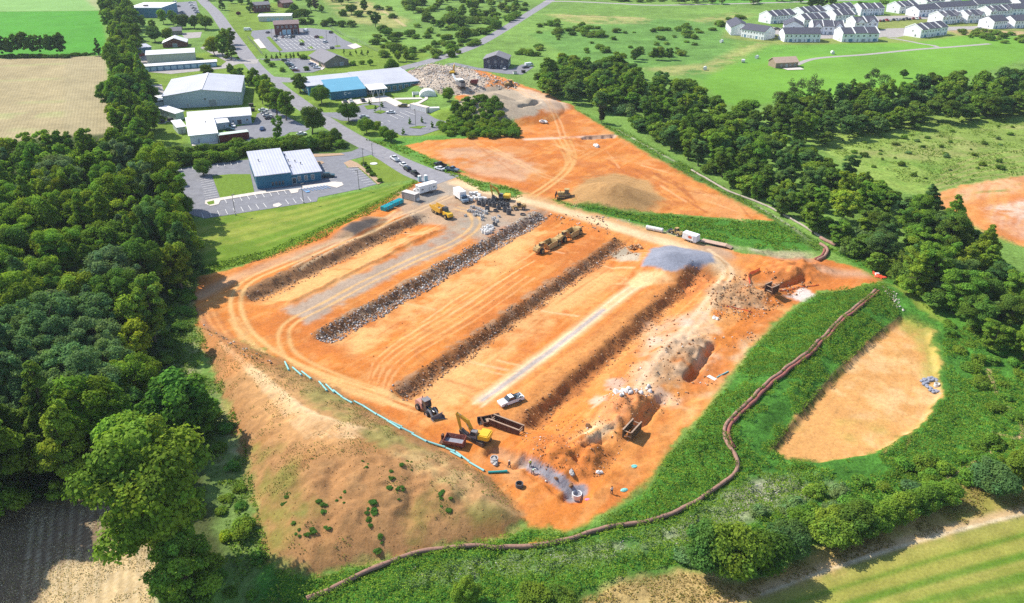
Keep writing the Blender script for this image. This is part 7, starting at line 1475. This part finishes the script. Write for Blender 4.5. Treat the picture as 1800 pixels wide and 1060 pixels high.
# right-hand belt of trees
def belt(px, sp, seed, where, key='mid', smin=.75, smax=1.25, opts=None, zc=6):
    for x, y in scatter(px, zc, sp, 6000, seed=seed):
        c = pick(*(opts or ((GREEN, 4), (YELL, 1.4), (DARK, 3), (TEALG, 2), ((.13, .23, .03), 2)))); w_ = {GREEN: 'mid green', YELL: 'yellow green', DARK: 'dark green', TEALG: 'blue green'}.get(c, 'fresh green')
        tree(key, x, y, rs.uniform(smin, smax), c, f'{w_} tree in {where}', f'{w_} trees in {where}', rs.uniform(.55, .9))
belt([(948, 125), (985, 100), (1045, 108), (1090, 108), (1128, 122), (1125, 145), (1135, 178), (1115, 172), (1060, 178), (1000, 160), (952, 148)], 8.5, 11, 'the clump above the upper dirt field', smin=.8, smax=1.15)
belt([(1145, 140), (1212, 136), (1232, 165), (1290, 200), (1310, 215), (1270, 290), (1190, 245), (1125, 208), (1150, 180)], 8.5, 12, 'the far end of the long tree belt', smin=.75, smax=1.1)
belt([(1290, 200), (1420, 255), (1480, 290), (1545, 320), (1530, 420), (1470, 402), (1400, 366), (1330, 325), (1262, 285)], 8.2, 13, 'the middle of the long tree belt', smin=.7, smax=1.05)
belt([(1545, 320), (1600, 340), (1650, 355), (1720, 385), (1745, 425), (1755, 470), (1830, 520), (1830, 612), (1760, 585), (1700, 540), (1620, 492), (1535, 440)], 8.0, 14, 'the near end of the long tree belt', key='big', smin=.6, smax=.92)
belt([(1310, 196), (1400, 178), (1500, 165), (1600, 152), (1700, 140), (1800, 122), (1880, 120), (1880, 180), (1700, 192), (1600, 205), (1500, 225), (1430, 236), (1380, 226), (1320, 212)], 8.6, 15, 'the branch belt along the pasture', smin=.75, smax=1.2, opts=((GREEN, 3), (DARK, 4), (TEALG, 2)))
for px, py, s in ((1395, 190, 1.1), (1428, 190, 1.2), (1365, 205, .9), (1520, 180, 1.25), (1480, 190, .9), (1550, 172, .9)): tree('bare', *G(px, py), s, (0.099, 0.148, 0.0495), 'thin leaved tree standing out of the branch belt, branches showing', 'thin leaved trees of the branch belt', 1.15)
for px, py in ((1560, 480), (1590, 496), (1620, 510), (1650, 525), (1690, 560), (1500, 440), (1480, 425), (1450, 405), (1420, 390), (1380, 368), (1340, 350), (1300, 325), (1255, 300), (1200, 268), (1160, 245), (1120, 225), (1100, 205)): 
    for k in range(2): tree('bush', *G(px + rs.uniform(-14, 14), py + rs.uniform(-10, 6)), rs.uniform(1.0, 1.8), pick((GREEN, 2), (DARK, 2), (SILV, .8)), 'bush along the foot of the long tree belt', 'bushes at the foot of the long tree belt')
tree('bush', *G(1520, 437), 2.0, SILV, 'pale grey green bush at the foot of the belt above the hooked sock', None)
tree('slim', *G(1057, 217), .55, (.05, .06, .03), 'thin dark dead looking tree at the edge of the upper dirt', None)
# far shrubs and meadow bushes
def far_bushes(px, n, seed, lab, smin=.7, smax=1.6, key='bush', cols=None):
    for x, y in scatter(px, 0, 5.0, n, seed=seed): tree(key, x, y, rs.uniform(smin, smax), pick(*(cols or ((GREEN, 3), (DARK, 1.2), ((.2, .29, .05), 2)))), lab, lab.split(' in ')[-1] + ' ' + key, rs.uniform(.5, .9))
far_bushes([(640, 4), (930, 0), (930, 30), (880, 50), (850, 70), (760, 60), (700, 40)], 90, 21, 'dark bush scattered in the brushland left of the cross road', 1.1, 2.6); far_bushes([(700, 0), (940, 0), (900, 40), (800, 60), (730, 50)], 55, 22, 'small tree standing in the brushland left of the cross road', .5, .95, 'far')
far_bushes([(640, 60), (740, 50), (850, 75), (800, 100), (740, 112), (670, 100)], 70, 23, 'dark shrub in the rough meadow right of the wire fence', .8, 1.9)
for px, py, s in ((672, 57, 1.9), (680, 62, 1.8), (700, 68, 1.7), (720, 64, 1.7), (752, 38, 2.4), (805, 45, 3.0), (815, 70, 2.8), (695, 92, 1.9), (765, 82, 1.4), (725, 92, 1.2), (870, 50, 2.2), (602, 28, 1.8), (630, 29, 1.8), (583, 44, 1.8), (570, 46, 1.6), (600, 47, 1.7), (620, 47, 1.5), (545, 43, 1.7), (530, 43, 1.6), (650, 26, 1.2), (513, 30, 2.0), (527, 29, 2.0), (540, 28, 1.8)): tree('bush', *G(px, py), s, DARK, 'large dark bush standing in the meadow near the brick building lot', 'large meadow bushes near the brick building lot')
far_bushes([(940, 40), (1060, 50), (1060, 68), (945, 58)], 40, 24, 'dark bush in the row across the centre meadow', 1.0, 2.0); far_bushes([(905, 95), (960, 80), (970, 98), (910, 100)], 30, 25, 'dark bush in the line right of the slate house', 1.0, 1.8)
far_bushes([(960, 60), (1230, 50), (1230, 105), (1120, 112), (1000, 90)], 60, 26, 'scattered bush in the centre meadow', .6, 1.7); far_bushes([(1170, 50), (1230, 48), (1290, 32), (1320, 30), (1300, 40), (1230, 68), (1180, 66)], 70, 27, 'dark bush in the thicket left of the townhouses', 1.0, 2.0)
for px, py in ((1115, 108), (1120, 104), (1160, 106), (1175, 105), (1150, 105)): tree('mid', *G(px, py), .6, DARK, 'dark tree alone in the centre meadow', 'lone trees in the centre meadow')
far_bushes([(1180, -6), (1330, -6), (1420, 2), (1500, 14), (1400, 14), (1340, 8), (1180, 8)], 70, 28, 'dark tree at the top edge above the townhouses', .6, 1.1, 'far'); far_bushes([(1000, -8), (1180, -8), (1180, 6), (1000, 0)], 60, 29, 'bush along the far road', 1.0, 2.2)
far_bushes([(1400, 14), (1500, 10), (1580, 4), (1580, 16), (1500, 22), (1420, 20)], 60, 30, 'bush in the hedge behind the townhouses', 1.0, 2.0); far_bushes([(1680, 52), (1720, 54), (1800, 64), (1860, 68), (1860, 78), (1760, 76), (1700, 66)], 110, 31, 'bush in the rough strip below the right hand townhouses', .8, 1.6)
far_bushes([(1440, 245), (1540, 220), (1800, 195), (1800, 300), (1660, 320), (1560, 310)], 130, 32, 'small round bush dotted in the yellowish pasture', .28, .75, cols=((GREEN, 2), (DARK, 2), (SILV, 1)))
tree('round', *G(1588, 137), .5, DARK, 'small dark tree alone in the bright green field', None)
far_bushes([(340, -4), (700, -4), (640, 2), (520, 4), (350, 1)], 40, 33, 'distant tree along the top edge', .7, 1.1, 'far')
for px, py in ((585, 3), (600, 8), (612, 4), (640, 20)): tree('far', *G(px, py), .8, DARK, 'distant dark tree in the upper meadow', 'distant trees in the upper meadow')
# front and lower right shrubs
for px, py, k, s, c, lab, zs in ((1238, 1000, 'round', .85, (0.099, 0.198, 0.0413), 'left tree of the dark clump by the dry grass', 1.05), (1282, 1012, 'round', 1.0, GREEN, 'tallest tree of the dark clump by the dry grass', 1.15), (1325, 1004, 'round', .9, DARK, 'right tree of the dark clump by the dry grass', 1.0), (1378, 968, 'round', .72, (0.0907, 0.181, 0.0495), 'low grey green tree right of the dark clump', .8), (1455, 950, 'round', .85, GREEN, 'broad leafy thicket tree at the edge of the dry strip', .7), (1500, 940, 'round', .9, DARK, 'dark thicket tree with bare stems at the edge of the dry strip', .7), (1535, 932, 'round', .7, GREEN, 'round thicket tree right of the one with bare stems', .75),
                                 (1580, 912, 'round', .75, GREEN, 'left end tree of the long hedge of thicket on the right', .8), (1620, 896, 'round', .7, (0.116, 0.231, 0.033), 'middle tree of the long hedge of thicket on the right', .75), (1652, 882, 'round', .6, GREEN, 'right end tree of the long hedge of thicket on the right', .75), (1742, 862, 'round', .85, (0.0825, 0.165, 0.0495), 'dark rounded thicket tree by the right edge', .75), (1800, 838, 'round', .8, GREEN, 'thicket tree cut by the right edge', .8), (822, 1062, 'round', .48, GREEN, 'small round tree at the bottom edge below the sock', 1.1), (945, 1075, 'round', .62, GREEN, 'bushy tree at the bottom edge left of the dry grass', .8), (985, 1085, 'round', .6, (0.116, 0.214, 0.033), 'second bushy tree at the bottom edge left of the dry grass', .7), (1415, 930, 'round', .6, (0.124, 0.247, 0.033), 'leafy thicket tree above the dark ones on the right', .7)):
    x, y, z = PT(px, min(py, 1075)); tree(k, x, y, s, c, lab, None, zs, z)
for x, y in scatter([(1330, 900), (1480, 850), (1700, 790), (1850, 740), (1850, 830), (1700, 850), (1640, 885), (1480, 935), (1380, 965), (1200, 985), (1180, 960)], .3, 3.2, 700, seed=41): tree('bush', x, y, rs.uniform(.45, 1.0), pick((GREEN, 2), ((0.124, 0.264, 0.0363), 2), (SILV, .5)), 'bush in the rough green ground right of the stony strip', 'bushes in the rough ground right of the stony strip', .8)
for x, y in scatter([(1650, 560), (1800, 600), (1850, 640), (1850, 760), (1760, 740), (1700, 640)], .3, 4.5, 300, seed=42): tree('bush', x, y, rs.uniform(.4, .9), pick((GREEN, 2), ((0.124, 0.264, 0.0363), 2)), 'bush in the green slope right of the basin', 'bushes on the slope right of the basin', .7)
for px, py, s in ((655, 890, .9), (650, 905, .8), (645, 915, .7), (692, 865, .7), (700, 852, .6), (780, 872, .8), (785, 890, .8), (665, 955, .8), (545, 935, .7), (565, 890, .7), (600, 870, .6), (520, 930, .6), (505, 880, .6), (715, 820, .6), (640, 815, .5), (690, 835, .5), (575, 920, .5)):
    for k in range(4): x, y, z = PT(px + rs.uniform(-9, 9), py + rs.uniform(-14, 14)); tree('bush', x, y, s * rs.uniform(.14, .36), (.08, .17, .03), 'dark weed bush growing on the stockpile face', 'weed bushes on the stockpile face', .4, z)
for k in range(11): tree('big' if k % 3 else 'pine', *G(-230 + 24 * k + rs.uniform(-8, 8), 860 + 3 * k + rs.uniform(-18, 18)), rs.uniform(.95, 1.2), GREEN if k % 3 else DARK, 'dark tree on the shaded lower edge of the left wood', 'trees on the shaded lower edge of the left wood', 1.15)
for k in range(7): tree('big', *G(-290 + 34 * k + rs.uniform(-8, 8), 915 + 14 * (k % 4) + rs.uniform(-8, 8)), 1.15, GREEN, 'dark tree on the shaded lower edge of the left wood', 'trees on the shaded lower edge of the left wood', 1.2)
plant_all()
# ---------------------------------------------------------------- weeds: leafy ground cover nobody could count
def carpet(name, px, dens, size, hgt, cols, seed, world=None, holes=.0, clump=3.0, minus=None, cs=1.0):
    g = np.random.default_rng(seed); pts = world if world is not None else T2(px); a = np.array(pts); lo, hi = a.min(0), a.max(0)
    n = int((hi - lo).prod() * dens); P = g.uniform(lo, hi, (n, 2)); P = P[inside(P[:, 0], P[:, 1], pts)]
    if minus is not None: P = P[~inside(P[:, 0], P[:, 1], minus)]
    k = fbm(P[:, 0], P[:, 1], clump, seed, 3); 
    if holes: m = (fbm(P[:, 0], P[:, 1], 7, seed + 9, 3) + .25 * (vnoise(P[:, 0], P[:, 1], 1.5, seed + 5) - .5)) > holes; P, k = P[m], k[m]
    n = len(P); z = hz(P[:, 0], P[:, 1]) + hgt * sst(k, .32, .68) * g.uniform(.35, 1.05, n) + .05
    v = g.choice(len(cols), n); c = np.array(cols)[v] * (g.uniform(.72, 1.25, n) * (.8 + .4 * vnoise(P[:, 0], P[:, 1], 9, seed + 2)))[:, None]
    me = quads_mesh(name, np.stack([P[:, 0], P[:, 1], z], 1), g.normal(size=(n, 3)) * .55 + np.array([0, 0, 1.0]), size * g.uniform(.5, 1.3, n) * cs, c, M_LEAF)
    o = bpy.data.objects.new(name, me); C.objects.link(o); o['kind'] = 'stuff'; o.color = (1, 1, 1, 1); return o
WC = [(.135, .245, .026), (.19, .30, .03), (.105, .205, .024), (.23, .31, .045)]
SB = W(SITE); BS = [tuple(p) for p in W(BASIN)]
carpet('weeds', [(1560, 500), (1500, 506), (1440, 516), (1395, 547), (1330, 607), (1290, 657), (1240, 727), (1170, 807), (1142, 862), (1100, 895), (1060, 914), (1000, 942), (935, 932), (890, 945), (760, 968), (640, 996), (540, 1020), (480, 995), (500, 1062), (700, 1062), (850, 1062), (1000, 1050), (1110, 1010), (1200, 990), (1330, 945), (1400, 900), (1440, 830), (1390, 808), (1355, 795), (1450, 678), (1530, 598), (1580, 556)], 32, .125, 1.25, WC, 51, clump=1.9, holes=.34, minus=BS)
carpet('weeds', [(1380, 812), (1440, 818), (1540, 800), (1625, 750), (1662, 690), (1655, 600), (1700, 570), (1850, 620), (1850, 800), (1700, 850), (1500, 930), (1400, 960), (1300, 985), (1290, 960), (1420, 880)], 22, .14, 1.15, WC, 52, clump=2.2, holes=.34, minus=BS)
carpet('weeds', [(965, 350), (1010, 361), (1100, 374), (1180, 379), (1300, 389), (1362, 392), (1440, 432), (1440, 442), (1330, 438), (1230, 418), (1110, 388), (1000, 362)], 9, .22, 1.0, WC, 53, clump=2.2, holes=.36)
carpet('weeds', [(1010, 192), (1090, 226), (1200, 287), (1330, 362), (1450, 432), (1480, 432), (1640, 505), (1650, 560), (1560, 490), (1470, 448), (1362, 386), (1200, 303), (1080, 233)], 5, .25, .6, WC, 54, holes=.42)
carpet('weeds', [(345, 485), (480, 452), (600, 398), (690, 352), (735, 322), (728, 316), (690, 340), (590, 388), (470, 440), (345, 470)], 9, .22, .7, WC, 55, holes=.2)
carpet('weeds', [(270, 500), (345, 485), (345, 560), (380, 640), (430, 770), (450, 880), (478, 990), (500, 1062), (420, 1062), (380, 830), (300, 650)], 11, .18, .6, WC + [(.14, .17, .05)], 56, holes=.44)
carpet('weeds', [(770, 292), (840, 318), (900, 330), (925, 342), (905, 350), (850, 338), (790, 308), (700, 266), (640, 246), (700, 252), (760, 280)], 2.5, .36, .5, WC, 57, holes=.36)
DRY = [(.36, .25, .09), (.28, .21, .07), (.40, .30, .13), (.17, .17, .03)]
carpet('dry_grass', [(1010, 1060), (1100, 1022), (1200, 1005), (1300, 1030), (1345, 1012), (1450, 962), (1690, 856), (1850, 815), (1850, 880), (1600, 950), (1450, 1000), (1300, 1060)], 14, .14, .3, DRY, 58, holes=.4)
carpet('stockpile_weeds', MOUND, 7.0, .10, .2, [(.09, .15, .025), (.15, .15, .045), (.22, .16, .06), (0.116, 0.214, 0.033)], 59, holes=.57)
carpet('crop_residue', [(-20, 905), (60, 890), (170, 870), (200, 880), (250, 960), (285, 980), (270, 1062), (-20, 1062)], 16, .10, .12, [(.56, .45, .29), (.42, .33, .2), (.62, .53, .38), (.30, .27, .10)], 60, holes=.3)
carpet('pasture_tufts', [(1430, 250), (1520, 222), (1800, 195), (1850, 195), (1850, 300), (1680, 325), (1560, 318)], 2.0, .3, .3, [(.2, .29, .055), (.25, .31, .07), (.15, .25, .04)], 61, holes=.5)
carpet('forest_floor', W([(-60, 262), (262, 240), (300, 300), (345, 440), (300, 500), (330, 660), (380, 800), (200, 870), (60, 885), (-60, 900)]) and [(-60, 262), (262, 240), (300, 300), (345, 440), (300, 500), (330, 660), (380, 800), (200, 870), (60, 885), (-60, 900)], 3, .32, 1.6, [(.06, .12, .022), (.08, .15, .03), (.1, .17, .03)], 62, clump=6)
# ---------------------------------------------------------------- rubble
def rock_mat():
    m, N, L, b = _mat('broken_stone'); b.inputs['Roughness'].default_value = .95; b.inputs['Specular IOR Level'].default_value = .1
    at = N.new('ShaderNodeAttribute'); at.attribute_name = 'lv'; L.new(at.outputs['Color'], b.inputs['Base Color']); return m
M_ROCK = rock_mat()
_t = (1 + 5 ** .5) / 2
ICO = .52 * np.array([(-1, _t, 0), (1, _t, 0), (-1, -_t, 0), (1, -_t, 0), (0, -1, _t), (0, 1, _t), (0, -1, -_t), (0, 1, -_t), (_t, 0, -1), (_t, 0, 1), (-_t, 0, -1), (-_t, 0, 1)]) / 1.9
ICF = np.array([(0, 11, 5), (0, 5, 1), (0, 1, 7), (0, 7, 10), (0, 10, 11), (1, 5, 9), (5, 11, 4), (11, 10, 2), (10, 7, 6), (7, 1, 8), (3, 9, 4), (3, 4, 2), (3, 2, 6), (3, 6, 8), (3, 8, 9), (4, 9, 5), (2, 4, 11), (6, 2, 10), (8, 6, 7), (9, 8, 1)])
def rocks(name, XY, size, cols, seed, sink=.3):
    g = np.random.default_rng(seed); n = len(XY); z = hz(XY[:, 0], XY[:, 1])
    v = ICO[None] * g.uniform(.6, 1.35, (n, 12, 1)) * g.uniform(.6, 1.3, (n, 1, 3)) * size[:, None, None]
    a = g.uniform(0, 6.28, n); ca, sa = np.cos(a)[:, None], np.sin(a)[:, None]; x = v[:, :, 0] * ca - v[:, :, 1] * sa; y = v[:, :, 0] * sa + v[:, :, 1] * ca
    co = np.stack([x + XY[:, :1], y + XY[:, 1:2], v[:, :, 2] * .8 + (z + size * (.5 - sink))[:, None]], 2).reshape(-1, 3); f = (ICF[None] + (np.arange(n) * 12)[:, None, None]).reshape(-1, 3)
    me = bpy.data.meshes.new(name); me.vertices.add(len(co)); me.vertices.foreach_set('co', co.astype(np.float32).ravel()); me.loops.add(f.size); me.loops.foreach_set('vertex_index', f.astype(np.int32).ravel())
    me.polygons.add(len(f)); me.polygons.foreach_set('loop_start', np.arange(0, f.size, 3, dtype=np.int32)); me.polygons.foreach_set('loop_total', np.full(len(f), 3, np.int32))
    c = np.array(cols)[g.choice(len(cols), n)] * g.uniform(.75, 1.25, (n, 1)); at = me.attributes.new('lv', 'FLOAT_COLOR', 'POINT'); at.data.foreach_set('color', np.concatenate([np.repeat(c, 12, 0), np.ones((n * 12, 1))], 1).astype(np.float32).ravel())
    me.update(calc_edges=True); me.materials.append(M_ROCK); o = bpy.data.objects.new(name, me); C.objects.link(o); o['kind'] = 'stuff'; return o
def bank_rocks(b0, b1, a0, a1, n, smin, smax, cols, seed, low=1.0):
    g = np.random.default_rng(seed); a = g.uniform(a0, a1, n); b = b0 + (b1 - b0) * g.beta(1.6, 1.2 / low, n) + (vnoise(a, a * 0, 5, seed) - .5) * 1.6
    x, y = fromab(a, b); rocks('rubble', np.stack([x, y], 1), g.uniform(smin, smax, n) * g.choice([.6, .8, 1, 1.5], n), cols, seed)
RB = [(.20, .12, .07), (.13, .075, .045), (.30, .20, .13)]; RG = [(.42, .38, .35), (.30, .27, .26), (.20, .13, .09), (.50, .46, .42), (.14, .09, .065)]; RO = [(.36, .17, .075), (.26, .11, .045), (.44, .27, .15)]; RW = [(.62, .57, .52), (.52, .46, .40), (.45, .36, .28)]
bank_rocks(-174, -166.5, 116, 190, 900, .12, .38, RB + [(.26, .15, .08), (.40, .33, .28)], 71); bank_rocks(-140.2, -133.6, 111, 214, 4200, .16, .48, RG + [(.30, .16, .08), (.52, .49, .46)], 72); bank_rocks(-106.6, -101, 104, 210, 2200, .12, .4, RO + RO + RB + [(.45, .38, .33)], 73); bank_rocks(-77.5, -71.5, 112, 203, 900, .12, .4, RO + RB[:1], 74)
def area_rocks(px, n, smin, smax, cols, seed, holes=0.0):
    pts = T2(px); a = np.array(pts); g = np.random.default_rng(seed); P = g.uniform(a.min(0), a.max(0), (n * 3, 2)); P = P[inside(P[:, 0], P[:, 1], pts)]
    if holes: P = P[(fbm(P[:, 0], P[:, 1], 6, seed, 3) > holes)]
    P = P[:n]; rocks('rubble', P, g.uniform(smin, smax, len(P)) * g.choice([.5, .7, 1, 1.6], len(P)), cols, seed)
area_rocks([(716, 140), (725, 120), (760, 110), (830, 118), (862, 138), (850, 160), (800, 168), (740, 155)], 3200, .28, .75, RW + [(.58, .52, .46), (.34, .24, .16)], 81); area_rocks([(850, 130), (915, 148), (900, 160), (855, 150)], 250, .4, .9, RW, 82)
area_rocks([(1140, 560), (1330, 515), (1335, 600), (1250, 690), (1180, 720), (1090, 740), (1060, 700)], 900, .10, .40, RW + RO * 3 + [(.36, .26, .18)], 83, .45); area_rocks([(1240, 480), (1400, 470), (1430, 500), (1340, 560), (1250, 560)], 1100, .12, .45, RW[1:] + RO * 3 + RB, 84, .42)
area_rocks([(900, 760), (1100, 680), (1160, 700), (1060, 840), (960, 850)], 1100, .07, .28, RO * 4 + RW[:1] + [(.5, .17, .05)], 85, .4); area_rocks([(1080, 690), (1140, 680), (1145, 690), (1090, 698)], 60, .3, .8, [(.72, .69, .66), (.62, .58, .55)], 86)
area_rocks([(660, 1010), (800, 985), (960, 972), (1060, 952), (1200, 915), (1290, 860), (1400, 830), (1480, 850), (1350, 905), (1200, 955), (1050, 985), (850, 1010), (700, 1040)], 1600, .07, .22, [(.50, .46, .43), (.40, .36, .33), (.58, .53, .48), (.36, .28, .2)], 87, .45)
area_rocks([(343, 540), (362, 572), (420, 606), (500, 650), (480, 650), (400, 615), (350, 575)], 350, .12, .4, RB + RW[1:], 88); area_rocks([(955, 375), (1060, 380), (1080, 415), (980, 395)], 260, .12, .45, RW[1:] + RB, 89); area_rocks([(450, 800), (930, 840), (900, 930), (640, 985), (480, 985)], 1600, .05, .15, [(.37, .185, .065), (.33, .16, .055), (.42, .22, .085)], 90)
area_rocks([(600, 640), (700, 560), (900, 430), (1000, 420), (900, 520), (720, 640)], 160, .08, .22, RO, 91); area_rocks([(1545, 500), (1575, 515), (1590, 550), (1570, 540)], 130, .15, .4, RW, 92); area_rocks([(1075, 455), (1115, 440), (1125, 450)], 30, .2, .5, RO, 93)
area_rocks([(1030, 375), (1110, 395), (1240, 428), (1320, 442), (1230, 420), (1110, 388)], 400, .12, .35, RW, 94, .45); area_rocks([(1100, 434), (1125, 428), (1130, 437), (1110, 440)], 60, .4, .8, RO, 95)
bk = None
for px, py, s, lab in ((868, 812, 1.0, 'grey boulder beside the concrete ring at the trench start'), (1085, 691, 1.1, 'large white boulder left of the churned orange pile'), (1101, 689, .9, 'white boulder right of the largest white one'), (1256, 560, .9, 'pale boulder alone on the stony orange strip'), (1033, 750, .8, 'white boulder alone above the dark trench box'), (1004, 831, .7, 'grey boulder in the orange spoil left of the trench'), (1052, 831, .6, 'pale boulder on the flat right of the orange spoil'), (952, 215, 1.6, 'pair of flat pale rocks in the upper dirt field'), (1050, 258, 1.6, 'pale rock slabs beside the cut in the upper dirt'), (1225, 305, .9, 'dark boulder alone on the upper orange slope'), (978, 842, .5, 'brown boulder beside the pale manhole ring'), (1004, 855, .6, 'dark clay lump at the bend of the gravel trench')):
    x, y, z = PT(px, py); t = thing('boulder', lab, 'boulder', (x, y, z), rs.uniform(0, 6)); bm_ = MB()
    for k in range(3 if s > 1 else 2):
        v = 1.9 * ICO * RNG.uniform(.75, 1.25, (12, 1)) * np.array([1.1, .8, .7]) * s * (1 - .25 * k) + np.array([k * .7 * s, (k % 2) * .5 * s, .2 * s]); bm_.add([tuple(q_) for q_ in v], [tuple(f_) for f_ in ICF])
    bm_.build('stone', mat('boulder_stone', (.22, .11, .05) if 'clay' in lab or 'brown' in lab or 'dark' in lab else ((.62, .59, .55) if 'grey' not in lab else (.38, .36, .34)), .95, var=.3, scale=1.5, bump=.6), t)
# ---------------------------------------------------------------- light, air, camera
sc = bpy.context.scene
hm = bpy.data.materials.new('air'); hm.use_nodes = True; N = hm.node_tree.nodes; N.clear(); ho = N.new('ShaderNodeOutputMaterial'); pv = N.new('ShaderNodeVolumePrincipled')
pv.inputs['Color'].default_value = (.80, .88, 1.0, 1); pv.inputs['Density'].default_value = .00007; hm.node_tree.links.new(pv.outputs[0], ho.inputs['Volume'])
hz_ = MB().box(-4600, 4600, -500, 7600, -6, 125).build('haze', hm); hz_['kind'] = 'stuff'
w = bpy.data.worlds.new('World'); sc.world = w; w.use_nodes = True
bg = w.node_tree.nodes['Background']; sky = w.node_tree.nodes.new('ShaderNodeTexSky')
sky.sky_type = 'NISHITA'; sky.sun_disc = False
SUN_EL = R(45); SUN_AZ = math.atan2(-.87, .493)      # compass angle from +Y: sun stands behind the left corner
sky.sun_elevation = SUN_EL; sky.sun_rotation = SUN_AZ; sky.air_density = 1.0; sky.dust_density = .6
w.node_tree.links.new(sky.outputs['Color'], bg.inputs['Color']); bg.inputs['Strength'].default_value = .142
sd = bpy.data.lights.new('sun', 'SUN'); so = bpy.data.objects.new('sun', sd); C.objects.link(so)
sd.energy = 4.6; sd.angle = R(.53); sd.color = (1.0, .94, .84)
dv = Vector((.87 * math.cos(SUN_EL), -.493 * math.cos(SUN_EL), -math.sin(SUN_EL)))
so.rotation_euler = dv.to_track_quat('-Z', 'Y').to_euler(); so.location = (-300, 400, 400)
cd = bpy.data.cameras.new('camera'); co = bpy.data.objects.new('camera', cd); C.objects.link(co)
cd.sensor_width = 36; cd.lens = FPX / 1800 * 36; cd.clip_start = 1; cd.clip_end = 20000
co.location = (0, 0, HC); co.rotation_euler = (R(90) - TH, 0, 0)
sc.camera = co
sc.view_settings.view_transform = 'Standard'; sc.view_settings.look = 'None'; sc.view_settings.gamma = 1
sc.view_settings.exposure = .56
sc.render.engine = 'CYCLES'
try:
    sc.cycles.use_denoising = False; sc.cycles.max_bounces = 5; sc.cycles.diffuse_bounces = 3; sc.cycles.transmission_bounces = 3; sc.cycles.transparent_max_bounces = 4
except Exception: pass
